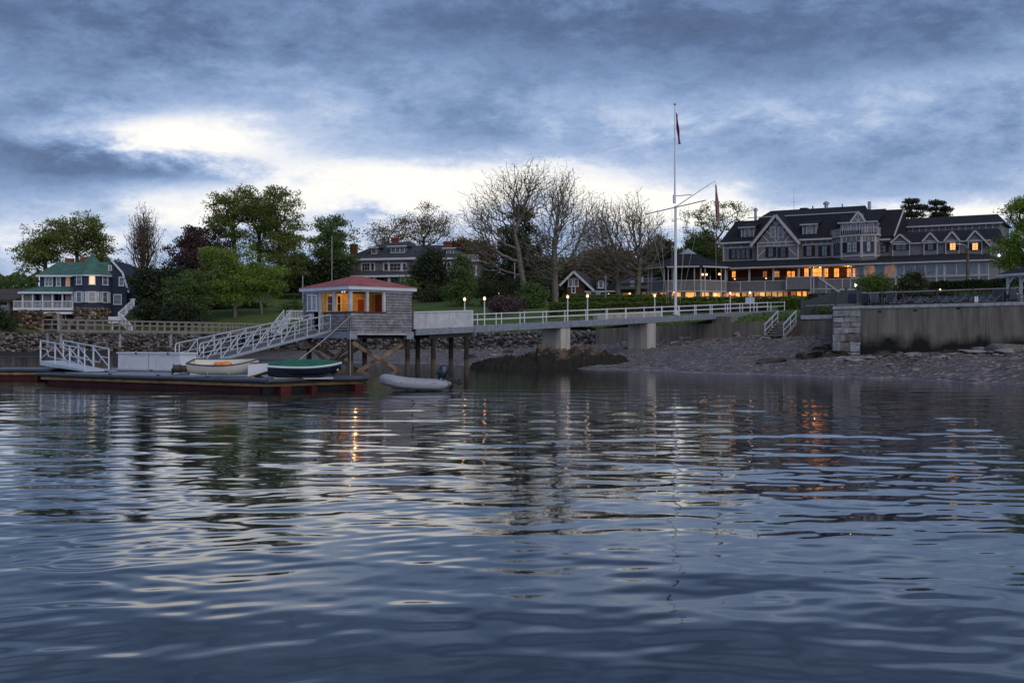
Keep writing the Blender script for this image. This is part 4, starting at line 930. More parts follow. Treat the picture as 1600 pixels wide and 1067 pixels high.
def hose_reel():
    c = P(330-60, 0, 1); c = Vector((PZ(281, 48.4).x, 48.4, ZD)); t = thing('hose_reel', 'dark hose reel standing on the float beside the deck boxes', 'hose reel', c)
    ax = Vector((.95, .3, 0)).normalized()
    for s in (-.28, .02):
        a = c+ax*s+Vector((0, 0, .26)); MB().tube(a, a+ax*.035, .2, n=18).build('flange', 'darkmetal', t)
    MB().tube(c+ax*-.26+Vector((0, 0, .26)), c+ax*.03+Vector((0, 0, .26)), .16, n=14).build('hose_coil', 'hose', t); MB().tube(c+ax*.06+Vector((0, 0, .26)), c+ax*.30+Vector((0, 0, .26)), .14, n=14).build('hose_coil', 'hose', t)
    a = c+ax*.31+Vector((0, 0, .26)); MB().tube(a, a+ax*.03, .2, n=18).build('flange', 'darkmetal', t)
    MB().bar(c+ax*-.3, c+ax*.36, .06).build('base', 'darkmetal', t)
    for s in (-.3, .36): MB().bar(c+ax*s, c+ax*s+Vector((0, 0, .28)), .05).build('bracket', 'darkmetal', t)
mat('hose', (.05, .045, .03), .6, .5, 20)
hose_reel()
def tarp_heap():
    c = Vector((PZ(300, 49.0).x, 49.0, ZD)); r = np.random.default_rng(4); rows = []
    for j in range(7):
        rows.append([Vector((c.x-.75+1.5*i/11, c.y-.4+.8*j/6, ZD+.01+max(0, math.sin(math.pi*j/6)*math.sin(math.pi*i/11))*(.14+.22*(1-i/11))+r.uniform(0, .03)*(0 < j < 6)*(0 < i < 11))) for i in range(12)])
    o = MB().grid(rows).build('folded_sail', 'white', smooth=True); tag(o, 'crumpled white sail cloth lying beside the hose reel', 'sail')
tarp_heap()
mat('dark_alloy', (.10, .10, .11), .5, .2, 4, metal=.3)
def inflatable():
    c = Vector((PZ(648, 43.6).x, 43.6, 0)); t = thing('inflatable_dinghy', 'grey inflatable dinghy afloat beside the end of the float', 'inflatable boat', c)
    a = P(592, 600, 44.3); ang = R(-4); ca, sa = math.cos(ang), math.sin(ang)
    def W(x, y, z): return Vector((c.x+x*ca-y*sa, c.y+x*sa+y*ca, z))
    # tube centre line: stern port -> bow -> stern starboard, local x: bow at -1.2
    pts = [(1.30, -.52, .22, .03), (1.22, -.52, .22, .12), (1.02, -.52, .215, .19)]+[(1.0-1.35*k/8, -.52-.02*math.sin(k/8*3), .215+.05*(k/8)**2, .195) for k in range(1, 9)]
    nb = 9
    for k in range(1, nb):
        th = math.pi*k/nb; pts.append((-.40-.72*math.sin(th)**.9, -.52*math.cos(th), .27+.14*math.sin(th), .195))
    pts += [(x, -y, z, r_) for x, y, z, r_ in reversed(pts[:11])]
    rows = []; P3 = [W(x, y, z) for x, y, z, r_ in pts]
    for i, (x, y, z, r_) in enumerate(pts):
        d = (P3[min(i+1, len(P3)-1)]-P3[max(i-1, 0)]).normalized(); s = d.cross(Vector((0, 0, 1))).normalized(); u = s.cross(d)
        rows.append([P3[i]+(s*math.cos(2*math.pi*k/12)+u*math.sin(2*math.pi*k/12))*r_ for k in range(13)])
    MB().grid(rows).build('tube', 'pvc', t, smooth=True)
    def strake(dz, r_, m_, k0=2, k1=None):
        q = []
        for i in range(k0, len(pts)-k0):
            d = (P3[min(i+1, len(P3)-1)]-P3[max(i-1, 0)]).normalized(); s = d.cross(Vector((0, 0, 1))).normalized(); rr = pts[i][3]
            q.append(P3[i]-s*math.sqrt(max(rr*rr-dz*dz, 1e-4))*1.005+Vector((0, 0, dz)))
        MB().path(q, r_).build('rubbing_strake', m_, t)
    strake(-.05, .016, 'pvc_dark'); strake(-.075, .012, 'white')
    MB().prism([W(1.0, -.4, 0)[:2], W(1.0, .4, 0)[:2], W(-.5, .4, 0)[:2], W(-.85, 0, 0)[:2], W(-.5, -.4, 0)[:2]], .04, .10).build('floor', 'pvc_dark', t)
    MB().hexa([W(.98, -.36, .02), W(.98, .36, .02), W(1.04, .36, .02), W(1.04, -.36, .02), W(.98, -.36, .46), W(.98, .36, .46), W(1.04, .36, .46), W(1.04, -.36, .46)]).build('transom', 'pvc_dark', t)
    MB().hexa([W(.05, -.45, .34), W(.05, .45, .34), W(.3, .45, .34), W(.3, -.45, .34), W(.05, -.45, .37), W(.05, .45, .37), W(.3, .45, .37), W(.3, -.45, .37)]).build('seat', 'wood_old', t)
    def patch(x, z, w, h, m_, name='marking'):
        MB().hexa([W(x-w, -.715, z-h), W(x+w, -.715, z-h), W(x+w, -.66, z-h), W(x-w, -.66, z-h), W(x-w, -.705, z+h), W(x+w, -.705, z+h), W(x+w, -.66, z+h), W(x-w, -.66, z+h)]).build(name, m_, t)
    patch(-.38, .285, .035, .03, 'blue_mark'); patch(.63, .255, .055, .022, 'white'); patch(.63, .256, .018, .018, 'red_mark')
    for k in range(6): patch(-.76+.05*k+.02, .285+.004*k*0, .014, .018, 'pvc_dark', 'letter')
    patch(.82, .25, .075, .06, 'pvc_dark', 'valve_patch')
    for x in (-.75, .15, .5): m = MB(); m.ball(W(x, -.53, .425), .05, 8, 5, .5); m.build('handle', 'pvc_dark', t)
    e = thing('outboard_motor', 'black outboard motor tilted up on the inflatable dinghy stern', 'outboard motor', W(1.08, 0, .5))
    q = W(1.02, 0, .52); m = MB(); rows = []
    for k, (w, l, z) in enumerate([(.09, .13, -.08), (.13, .17, .0), (.15, .20, .14), (.145, .20, .28), (.11, .16, .38), (.03, .06, .42)]):
        rows.append([q+Vector((l*math.cos(2*math.pi*i/12)+.12*z, w*math.sin(2*math.pi*i/12), z)) for i in range(13)])
    m.grid(rows).build('cowl', 'navy', e, smooth=True)
    b = q+Vector((.05, 0, -.02)); c2 = b+Vector((.62, 0, -.26)); MB().bar(b, c2, .11, .15).build('shaft', 'darkmetal', e); MB().bar(c2-Vector((.10, 0, -.02)), c2+Vector((.0, 0, .17)), .06, .14).build('cavitation_plate', 'darkmetal', e)
    pr = MB()
    for k in range(3): pr.bar(c2+Vector((.02, 0, 0)), c2+Vector((.03, .13*math.cos(k*2.094+.5), .13*math.sin(k*2.094+.5))), .07, .02)
    pr.build('propeller', 'dark_alloy', e); MB().bar(q+Vector((-.05, 0, -.16)), q+Vector((-.05, 0, .02)), .2, .06).build('clamp', 'darkmetal', e)
    MB().tube(q+Vector((-.1, 0, .08)), q+Vector((-.5, 0, .16)), .022).build('tiller', 'darkmetal', e)
inflatable()
def rope(a, b, sag, r_, name, label, n=14):
    pts = [Vector(a).lerp(Vector(b), i/n)-Vector((0, 0, sag*4*(i/n)*(1-i/n))) for i in range(n+1)]; o = MB().path(pts, r_).build(name, 'rope'); tag(o, label, 'rope'); return o
blk = P(461, 567, 50)
rope(FR_.pt(.0, 3.35, .1), (PZ(462, 47.2).x, 47.2, .95), .05, .022, 'hoist_rope', 'slanting hoist rope from the boathouse corner down to the float')
rope((PZ(462, 47.2).x, 47.2, .93), (PZ(400, 46.6).x, 46.6, .60), .03, .016, 'tow_rope', 'thin slack line running from black block past upturned skiff')
def hoist_block():
    c = Vector((PZ(462, 47.2).x, 47.2, .90)); t = thing('hoist_block', 'black pulley block on the hoist rope above the navy dinghy', 'pulley', c)
    MB().tube(c+Vector((-.05, -.05, .05)), c+Vector((.05, .05, .05)), .15, n=14).build('sheave', 'black', t); MB().bar(c+Vector((-.1, 0, -.02)), c+Vector((.12, 0, .16)), .14, .06).build('cheek', 'darkmetal', t)
    MB().bar((c.x, c.y, ZD-.02), (c.x, c.y, c.z), .06).build('stanchion', 'darkmetal', t); MB().bar(c+Vector((.08, -.1, -.05)), c+Vector((.1, -.1, .12)), .04).build('shackle', 'white', t)
hoist_block()
# mooring pole at the left of boathouse float
def vertical_line():
    p = FR_.pt(0, 0, .12); o = MB().tube((p.x, p.y-.25, -.3), (p.x, p.y-.25, 3.5), .018, n=6).build('hoist_fall', 'rope'); tag(o, 'vertical white line hanging down past the boathouse corner pile', 'rope')
vertical_line()

# ================================================================== grey timber pier on the left
def timber_pier():
    a, b = PZ(80, 120), PZ(417, 152); A, B = Vector(a[:2]), Vector(b[:2]); d = (B-A).normalized(); n = Vector((d.y, -d.x)); L = (B-A).length; zd = 2.96
    t = thing('timber_pier', 'weathered grey timber pier with post and rail sides', 'pier', (A.x, A.y, 0)); w = 1.0
    def q(s, o, z): p = A+d*s+n*o; return Vector((p.x, p.y, z))
    MB().hexa([q(0, w, zd-.08), q(L, w, zd-.08), q(L, -w, zd-.08), q(0, -w, zd-.08), q(0, w, zd), q(L, w, zd), q(L, -w, zd), q(0, -w, zd)]).build('deck', 'wood_old', t)
    for o in (w+.05, -w-.05): MB().bar(q(0, o, zd-.10), q(L, o, zd-.10), .10, .30).build('edge_beam', 'wood_old', t)
    np_ = int(L/1.15)
    for o in (w+.11, -w-.11):
        for z in (1.06, .58): MB().bar(q(0, o, zd+z), q(L, o, zd+z), .09, .11).build('rail', 'wood_old', t)
        for k in range(np_+1): MB().bar(q(L*k/np_, o*1.02, zd-.26), q(L*k/np_, o*1.02, zd+1.06), .11).build('post', 'wood_old', t)
    for z in (1.06, .58): MB().bar(q(-.05, w, zd+z), q(-.05, -w, zd+z), .09, .11).build('end_rail', 'wood_old', t)
    for k, s in enumerate((.4, 8.6, 16.5, 24.0, 30.5)):
        for o in (w-.1, -w+.1):
            c = q(s, o, 0); MB().tube((c.x, c.y, -1), (c.x, c.y, 1.15), .16, .16, 9).build('pile_foot', 'wood_rust', t); MB().tube((c.x, c.y, 1.15), (c.x, c.y, zd-.1), .155, .15, 9).build('pile', 'galv_pile', t)
        if k in (0, 1): MB().bar(q(s, w-.1, zd-.4), q(s, -w+.1, .6), .1, .16).build('brace', 'wood_old', t)
        MB().bar(q(s, w+.1, zd-.20), q(s, -w-.1, zd-.20), .2, .22).build('cross_beam', 'wood_old', t)
    MB().bar(q(0, w, zd-.2), q(0, w, zd+1.75), .16).build('corner_post', 'galv_pile', t)
mat('galv_pile', (.27, .29, .32), .7, .4, 2, .3, 10)
timber_pier()
# white flight on the bank behind the gangway
st = P(448, 499, 146); st.z = ZAT(497, 146)
stairs('bank_stairs', 'white wooden stairs with picket sides climbing the bank behind the boathouse', P(449, 497, 147), P(430, 521, 141.5), 1.4, (.75, -.66), 'white', .95)
tpl = thing('stair_landing', 'white railed landing at the head of the bank stairs', 'landing', P(462, 498, 147))
m = MB(); a, b = P(449, 498, 147.2), P(478, 498, 148.2); m.bar(a, b, 1.5, .2); m.build('platform', 'white', tpl)
m = MB()
for k in range(13): c = a.lerp(b, k/12)+Vector((0, -.7, 0)); m.bar(c, c+Vector((0, 0, .95)), .05)
m.build('balusters', 'white', tpl, kind='stuff'); MB().bar(a+Vector((0, -.7, .97)), b+Vector((0, -.7, .97)), .09).build('rail', 'white', tpl)
for k in range(3): c = a.lerp(b, k/2); MB().bar(Vector((c.x, c.y, 3.0)), c, .16).build('support', 'white', tpl)
# wooden steps down to the shingle
stairs('beach_steps', 'grey wooden steps with metal handrails down from lawn to shingle', P(1230, 503, 97.9), P(1209, 525.5, 95.0), 1.45, (.93, -.36), 'white', .92, handrail_only=True)
# ================================================================== clubhouse
def strips(par, F, lst, w, off, m_='trim', name='trim', th=.05):
    for x0, y0, x1, y1 in lst:
        mb = MB(); F.pxbar(mb, x0, y0, x1, y1, w, off, off+th); mb.build(name, m_, par)
def clubhouse():
    A0 = Vector((33.5, 190.0)); u = Vector((.864, -.504)); F = Face(A0, A0+u*60); t = thing('clubhouse', 'large taupe half-timbered clubhouse with dark roofs and lit verandah', 'building', (A0.x, A0.y, 7.2))
    S = lambda px, py=400, off=0: F.at(px, py, off)[0]
    zb, zp, ze = 7.0, 14.6, 17.45                   # ground, second-floor sill, main eave
    sL, sM, sR = S(1130), S(1394), S(1549)
    rect = lambda *a: F.rect(*a)
    # ---- main volumes (second floor block, and the ground block under it)
    MB().prism([F.xy(sL), F.xy(sM), F.xy(sM, -13), F.xy(sL, -13)], zb, ze).build('wall', 'taupe', t)
    ze2 = F.at(1470, 378)[1]
    MB().prism([F.xy(sM+.003), F.xy(sR), F.xy(sR, -12), F.xy(sM+.003, -12)], zb, ze2).build('wall', 'taupe', t)
    # ---- main mansard roof
    def roof_prof(s0, s1, prof, name='roof', m_='roof_black', s0t=None, s1t=None):
        n = len(prof); zmin = prof[0][1]; zmax = max(p[1] for p in prof); a, b = [], []
        for o, z in prof:
            q = (z-zmin)/(zmax-zmin); a.append(F.pt(s0+(s0t or 0)*q, z, o)); b.append(F.pt(s1+(s1t or 0)*q, z, o))
        mb = MB().add(a+b, [tuple(range(n)), tuple(reversed(range(n, 2*n)))]+[(i, n+i, n+(i+1) % n, (i+1) % n) for i in range(n)]); return mb.build(name, m_, t)
    zbr = F.at(1250, 336.5, -3.4)[1]; zrg = F.at(1260, 326.5, -6.5)[1]; zl = F.at(1150, 346, -4.5)[1]
    roof_prof(sL-.5, S(1180), [(.55, ze+.02), (-4.5, zl), (-9, zl), (-13.5, ze+.02)], s0t=1.0)
    roof_prof(S(1150), S(1346), [(.55, ze+.025), (-3.4, zbr), (-6.5, zrg), (-9.5, zbr), (-13.5, ze+.025)], s0t=3.6, s1t=-1.0)
    zg = F.at(1370, 329, -6.5)[1]
    roof_prof(S(1330), sM+.3, [(.55, ze+.03), (-6.5, zg), (-13.5, ze+.03)])
    mb = MB(); F.slab(mb, sL-.5, ze-.12, S(1176), ze+.16, .5, .66); F.slab(mb, S(1250), ze-.12, S(1302), ze+.16, .5, .66); F.slab(mb, S(1372), ze-.6, S(1392), ze-.35, .3, .6); mb.build('fascia', 'trim', t)
    mb = MB(); F.bar(mb, (S(1168, 340, -3.3), zbr+.02), (S(1340, 340, -3.3), zbr+.02), .14, -3.38, -3.25); mb.build('roof_trim', 'trim', t)
    # right end gable wall and rake
    FE = Face(F.xy(sM+.02), F.xy(sM+.02, -13)); mb = MB(); mb.add([FE.pt(0, ze, .02), FE.pt(13, ze, .02), FE.pt(6.5, zg-.3, .02)], [(0, 1, 2)]); mb.build('gable_wall', 'taupe', t)
    mb = MB(); FE.bar(mb, (-.5, ze-.1), (6.5, zg+.05), .3, .3, .42); mb.build('rake', 'trim', t)
    # ---- trims of the second floor
    zt = F.at(1150, 387)[1]; mb = MB(); F.slab(mb, sL, zt-.08, S(1182), zt+.08, 0, .05); F.slab(mb, S(1249), zt-.08, S(1300), zt+.08, 0, .05); F.slab(mb, sL, zp-.12, S(1182), zp+.1, 0, .07); F.slab(mb, S(1249), zp-.12, S(1301), zp+.1, 0, .07); F.slab(mb, sL-.03, zb, sL+.18, ze, 0.002, .06); mb.build('trim', 'trim', t)
    for x in (1142, 1157.5, 1172, 1259, 1269, 1283, 1293): mb = MB(); s = S(x); F.slab(mb, s-.06, zt+.08, s+.06, ze-.12, 0, .045); mb.build('trim', 'trim', t)
    for x0, x1 in ((1143.5, 1149), (1151, 1156.5), (1158.5, 1164), (1165.5, 1171)): window(t, F, rect(x0, 389.5, x1, 404), .0, 'pane_sky', 'shutter', 1, 2, .06)
    for x0, x1 in ((1139.2, 1142.2), (1172.3, 1175.3)): r = rect(x0, 389, x1, 405); mb = MB(); F.slab(mb, r[0], r[1], r[2], r[3], 0, .05); mb.build('shutter', 'shutter', t)
    for x0, x1 in ((1260.5, 1268), (1284.5, 1292)): window(t, F, rect(x0, 384.5, x1, 400), 0, 'pane_sky', 'shutter', 2, 2, .06, shutters='shutter', sw=.45)
    # ---- cross gable
    go = .75; FG = Face(F.xy(S(1180, 380, go), go), F.xy(S(1180, 380, go)+10, go)); g0, g1 = FG.at(1183, 395)[0], FG.at(1248, 393)[0]
    apx = FG.at(1213.5, 336); f0 = FG.at(1177, 381.5); f1 = FG.at(1249, 378.5); zg0 = F.at(1213, 378.5, go)[1]
    MB().prism([FG.xy(g0), FG.xy(g1), FG.xy(g1, -go+.01), FG.xy(g0, -go+.01)], zp-.1, zg0).build('gable_wall', 'taupe', t)
    MB().add([FG.pt(g0, zg0, 0), FG.pt(g1, zg0, 0), FG.pt(apx[0], apx[1]-.5, 0)], [(0, 1, 2)]).build('gable_wall', 'taupe', t)
    zf = (f0[1]+f1[1])/2
    for fa, sg in ((f0, -1), (f1, 1)):
        a, b = FG.pt(fa[0]+sg*.35, zf-.35, .55), FG.pt(apx[0], apx[1]+.12, .55); a2, b2 = FG.pt(fa[0]+sg*.35, zf-.35, -.3), FG.pt(apx[0], apx[1]+.12, -8)
        h = Vector((0, 0, .16)); MB().add([a, b, b2, a2, a+h, b+h, b2+h, a2+h], [(0, 1, 2, 3), (7, 6, 5, 4), (0, 4, 5, 1), (1, 5, 6, 2), (2, 6, 7, 3), (3, 7, 4, 0)]).build('gable_roof', 'roof_black', t)
        mb = MB(); FG.bar(mb, (fa[0]+sg*.25, zf-.35), (apx[0], apx[1]-.1), .42, .50, .64); mb.build('bargeboard', 'trim', t)
    mb = MB(); FG.slab(mb, g0, zp-.1, g0+.17, zg0, 0, .06); FG.slab(mb, g1-.17, zp-.1, g1, zg0, 0, .06); FG.slab(mb, g0+.17, zg0-.1, g1-.17, zg0+.08, 0, .055); z2 = FG.at(1215, 384)[1]; FG.slab(mb, g0+.17, z2-.07, g1-.17, z2+.07, 0, .055); FG.slab(mb, g0+.17, zp-.1, g1-.17, zp+.1, 0, .07); mb.build('trim', 'trim', t)
    strips(t, FG, [(1200, 384, 1200, 378), (1209.5, 384, 1209.5, 378), (1218, 384, 1218, 378), (1228, 384, 1228, 377), (1184.5, 401, 1196, 390), (1232, 388, 1244, 399), (1191, 368, 1201, 377.5), (1236, 367, 1226, 377), (1197, 361, 1202.5, 366), (1229.5, 360.5, 1224.5, 366), (1213.5, 340, 1213.5, 352.5), (1208, 346, 1213.5, 352), (1219, 346, 1213.5, 352), (1209.5, 373, 1213.5, 377), (1217.5, 373, 1213.5, 377)], .13, .0)
    for x0, x1 in ((1204.5, 1211), (1216.5, 1223)): window(t, FG, FG.rect(x0, 355.5, x1, 370.5), 0, 'pane_sky', 'trim', 1, 2, .13)
    for x0, x1 in ((1201, 1208), (1220, 1227)): window(t, FG, FG.rect(x0, 387, x1, 401.5), 0, 'pane_sky', 'shutter', 2, 2, .05, shutters='shutter', sw=.42)
    # ---- dormers
    def dormer(x0, x1, yt, yb, wx0, wx1, back=3.2, roofh=1.0, off=-.35, n=1):
        r = F.rect(x0, yt, x1, yb, off); d_ = MB(); F.slab(d_, r[0], r[1]-.6, r[2], r[3], off-back, off); w = d_.build('dormer', 'taupe', t)
        a = [F.pt(r[0]-.35, r[3], off+.35), F.pt(r[2]+.35, r[3], off+.35), F.pt(r[2]+.5, r[3]+roofh, off-back), F.pt(r[0]-.1, r[3]+roofh, off-back)]; h = Vector((0, 0, .14))
        MB().add([p for p in a]+[p+h for p in a], [(3, 2, 1, 0), (4, 5, 6, 7), (0, 1, 5, 4), (1, 2, 6, 5), (2, 3, 7, 6), (3, 0, 4, 7)]).build('dormer_roof', 'roof_black', w)
        mb = MB(); F.slab(mb, r[0]-.36, r[3]-.05, r[2]+.36, r[3]+.13, off+.35, .06+off+.36); F.slab(mb, r[0]-.02, r[1]-.3, r[0]+.12, r[3], off, off+.05); F.slab(mb, r[2]-.12, r[1]-.3, r[2]+.02, r[3], off, off+.05); mb.build('trim', 'trim', w)
        window(t, F, F.rect(wx0, yt+2.5, wx1, yb+2, off), off, 'pane_sky', 'trim', 1, 2, .11)
    dormer(1158, 1178, 356, 371, 1164.5, 1171.5); dormer(1254, 1275.5, 351.5, 366, 1261, 1268.5)
    # ---- bay with balcony
    bp = [(1300.5, 0), (1314.5, 1.9), (1346, 2.7), (1368.5, 2.3), (1374.5, .0)]; q = [F.xy(S(x, 395, o), o) for x, o in bp]; zbt = F.at(1340, 369, 2.4)[1]
    MB().prism(q, zp-1.2, zbt).build('bay', 'taupe', t); cen = sum((Vector(p) for p in q), Vector((0, 0)))/5
    big = [cen+(Vector(p)-cen)*1.10 for p in q]; MB().prism(big, zbt+.003, zbt+.22).build('bay_cornice', 'trim', t)
    mb = MB(); rl = MB(); sm = [cen+(Vector(p)-cen)*1.05 for p in q]
    for a, b in zip(sm[:-1], sm[1:]):
        n = max(2, int((b-a).length/.32)); rl.bar((a.x, a.y, zbt+1.22), (b.x, b.y, zbt+1.22), .08)
        for k in range(n): c = a.lerp(b, k/n); mb.bar((c.x, c.y, zbt+.22), (c.x, c.y, zbt+1.2), .04)
    rl.build('balcony_rail', 'trim', t); mb.build('balcony_balusters', 'trim', t, kind='stuff')
    FS = [Face(a, b) for a, b in zip(q[:-1], q[1:])]
    for Fk in FS:
        mb = MB()
        for s in (0.0, Fk.len-.2): Fk.slab(mb, s, zp-.3, s+.2, zbt, .0, .06)
        Fk.slab(mb, .2, zp-.1, Fk.len-.2, zp+.1, 0, .07); zz = zbt-.85; Fk.slab(mb, .2, zz, Fk.len-.2, zz+.12, 0, .05)
        for k in range(1, 4): Fk.slab(mb, Fk.len*k/4-.05, zz+.12, Fk.len*k/4+.05, zbt, 0, .045)
        mb.build('trim', 'trim', t)
    z0, z1 = F.at(1340, 394, 2.4)[1], F.at(1340, 377.5, 2.4)[1]
    FSr = lambda k, a, b: (FS[k].len*a, z0, FS[k].len*b, z1)
    window(t, FS[0], FSr(0, .3, .75), 0, 'pane_sky', 'shutter', 1, 2, .06); window(t, FS[1], FSr(1, .30, .52), 0, 'pane_pale', 'shutter', 2, 3, .06); window(t, FS[1], FSr(1, .56, .78), 0, 'pane_pale', 'shutter', 2, 3, .06)
    for a, b in ((.06, .26), (.82, .96)): mb = MB(); FS[1].slab(mb, FS[1].len*a, z0, FS[1].len*b, z1, 0, .05); mb.build('shutter', 'shutter', t)
    window(t, FS[2], FSr(2, .38, .64), 0, 'pane_pale', 'shutter', 1, 2, .06)
    for a, b in ((.12, .34), (.68, .90)): mb = MB(); FS[2].slab(mb, FS[2].len*a, z0, FS[2].len*b, z1, 0, .05); mb.build('shutter', 'slate_fence', t)
    # balcony dormer
    o = -.6; r = F.rect(1312.5, 348, 1369.5, 366, o); mb = MB(); F.slab(mb, r[0], r[1]-.8, r[2], r[3], o-4, o); w = mb.build('balcony_dormer', 'taupe', t)
    a = [F.pt(r[0]-.3, r[3], o+.3), F.pt(r[2]+.3, r[3], o+.3), F.pt(r[2]+.5, r[3]+2.2, o-4.2), F.pt(r[0]-.2, r[3]+2.2, o-4.2)]; h = Vector((0, 0, .14))
    MB().add(a+[p+h for p in a], [(3, 2, 1, 0), (4, 5, 6, 7), (0, 1, 5, 4), (1, 2, 6, 5), (2, 3, 7, 6), (3, 0, 4, 7)]).build('dormer_roof', 'roof_black', w)
    ga, gb, gc = F.at(1329, 347.5, o+.32), F.at(1352, 346, o+.32), F.at(1341, 331.5, o+.32)
    MB().add([F.pt(ga[0], ga[1], o+.32), F.pt(gb[0], gb[1], o+.32), F.pt(gc[0], gc[1], o+.32), F.pt(gc[0], gc[1], o-5)], [(0, 1, 2), (0, 2, 3), (1, 3, 2)]).build('dormer_gable', 'taupe', w)
    for e in (ga, gb): mb = MB(); F.bar(mb, e, (gc[0], gc[1]+.05), .28, o+.33, o+.46); mb.build('bargeboard', 'trim', w)
    strips(w, F, [(1341, 334, 1341, 347), (1336, 341, 1340.5, 346), (1346, 341, 1341.5, 346)], .12, o+.33)
    mb = MB(); F.slab(mb, r[0]-.3, r[3]-.05, r[2]+.3, r[3]+.12, o+.305, o+.40); mb.build('trim', 'trim', w)
    for x0, x1 in ((1317, 1324.5), (1330, 1338), (1343.5, 1351.5), (1356.5, 1364.5)): window(t, F, F.rect(x0, 350, x1, 366.5, o), o, 'pane_sky', 'trim', 2, 1, .13)
    # ---- link and right wing
    mb = MB(); window(t, F, rect(1377, 383.5, 1384, 394), 0, 'pane_sky', 'shutter', 1, 2, .05); r = rect(1385, 383, 1389, 394); F.slab(mb, r[0], r[1], r[2], r[3], 0, .05); mb.build('shutter', 'shutter', t)
    zwr = F.at(1475, 360.5, -3.6)[1]
    roof_prof(sM-1.2, sR+.4, [(.45, ze2+.02), (-3.6, zwr), (-5.5, zwr), (-12, ze2+.02)], 'wing_roof')
    for gx0, gx1, ax, ay, ey in ((1393, 1423, 1407, 366, 378.5), (1442, 1466.5, 1454, 363.5, 377), (1476, 1500.5, 1488, 361.5, 376), (1511, 1551, 1524, 360, 375.5)):
        o = .35; e0, e1, ap = F.at(gx0, ey, o), F.at(gx1, ey if gx1 < 1540 else 386.5, o), F.at(ax, ay, o); s1w = e1[0] if gx1 < 1540 else F.at(1536, ey, o)[0]
        MB().prism([F.xy(e0[0]+.1, o), F.xy(s1w-.1, o), F.xy(s1w-.1, 0.004), F.xy(e0[0]+.1, 0.004)], zp-.9, e0[1]).build('gable_wall', 'taupe', t)
        MB().add([F.pt(e0[0], e0[1], o), F.pt(s1w, e0[1], o), F.pt(ap[0], ap[1], o)], [(0, 1, 2)]).build('gable_wall', 'taupe', t)
        for e, sg in ((e0, -1), (e1, 1)):
            a, b, b2, a2 = F.pt(e[0]+sg*.1, e[1]-.1, o+.3), F.pt(ap[0], ap[1]+.08, o+.3), F.pt(ap[0], ap[1]+.08, -3.3), F.pt(e[0]+sg*.1, e[1]-.1, -.9); h = Vector((0, 0, .12))
            MB().add([a, b, b2, a2, a+h, b+h, b2+h, a2+h], [(0, 1, 2, 3), (7, 6, 5, 4), (0, 4, 5, 1), (1, 5, 6, 2), (2, 6, 7, 3), (3, 7, 4, 0)]).build('gable_roof', 'roof_black', t)
            mb = MB(); F.bar(mb, (e[0]+sg*.05, e[1]-.12), (ap[0], ap[1]-.06), .24, o+.29, o+.40); mb.build('bargeboard', 'trim', t)
        mb = MB(); F.slab(mb, e0[0]+.1, zp-.9, e0[0]+.24, e0[1], o, o+.05); F.slab(mb, s1w-.24, zp-.9, s1w-.1, e0[1], o, o+.05); F.slab(mb, e0[0]+.24, e0[1]-.1, s1w-.24, e0[1]+.06, o, o+.05); mb.build('trim', 'trim', t)
    o = .35
    for x0, x1, pn, sw in ((1400.5, 1406.5, 'pane_sky', 0), (1409, 1416, 'pane_sky', 0), (1450, 1458, 'pane_sky', 1), (1484.5, 1493, 'lit_cream', 1), (1519.5, 1528, 'lit_cream', 1)):
        window(t, F, F.rect(x0, 380 if x0 > 1470 else 381.5, x1, 390.5, o), o, pn, 'shutter', 2, 3, .05, shutters='shutter' if sw else None, sw=.42)
    for x0, x1 in ((1394.5, 1399.5), (1417, 1420.5)): r = F.rect(x0, 381, x1, 391, o); mb = MB(); F.slab(mb, r[0], r[1], r[2], r[3], o, o+.05); mb.build('shutter', 'shutter', t)
    mb = MB(); zz = F.at(1470, 379)[1]; F.slab(mb, sM, zz-.08, sR, zz+.1, .36, .46); zz = F.at(1540, 391.5)[1]; F.slab(mb, S(1514), zz-.06, sR, zz+.06, 0, .05); F.slab(mb, sR-.18, zp-1.5, sR, ze2-.1, 0, .06); mb.build('trim', 'trim', t)
    # upper rear block
    ob = -9.0; s0, s1 = S(1406, 352, ob), S(1562, 350, ob); ztb = F.at(1480, 352.5, ob)[1]; zrb = F.at(1480, 338.5, ob-5)[1]
    MB().prism([F.xy(s0, ob), F.xy(s1, ob), F.xy(s1, ob-10), F.xy(s0, ob-10)], zb, ztb).build('rear_block', 'taupe', t)
    roof_prof(s0-.5, s1+.5, [(ob+.5, ztb+.02), (ob-5, zrb), (ob-10.5, ztb+.02)], 'rear_roof', s1t=-1.5)
    mb = MB(); F.slab(mb, s0-.5, ztb-.12, s1+.5, ztb+.12, ob+.45, ob+.58); zz = F.at(1480, 361, ob)[1]; F.slab(mb, s0, zz-.1, s1, zz+.06, ob, ob+.06)
    for k in range(1, 15): s = s0+(s1-s0)*k/15; F.slab(mb, s-.07, zz+.06, s+.07, ztb-.12, ob, ob+.05)
    mb.build('trim', 'trim', t)
    # chimneys and vents
    def vent(x, y0, y1, r_, off, cap=True, m_='galv'):
        s, z1 = F.at(x, y0, off); _, z0 = F.at(x, y1, off); c = F.pt(s, z0-1.2, off); mb = MB().tube(c, (c.x, c.y, z1), r_, n=10)
        if cap: mb.tube((c.x, c.y, z1-.35), (c.x, c.y, z1-.12), r_*1.7, r_*1.7, 10); mb.tube((c.x, c.y, z1-.12), (c.x, c.y, z1+.12), r_*1.7, r_*.5, 10)
        mb.build('vent', m_, t)
    vent(1180.5, 326, 334, .22, -6); vent(1291, 316, 326, .30, -6.5); vent(1270, 322, 327, .10, -6.5, False, 'darkmetal'); vent(1316, 319, 325, .09, -6.5, False, 'darkmetal'); vent(1358.5, 315, 330, .26, -6, False)
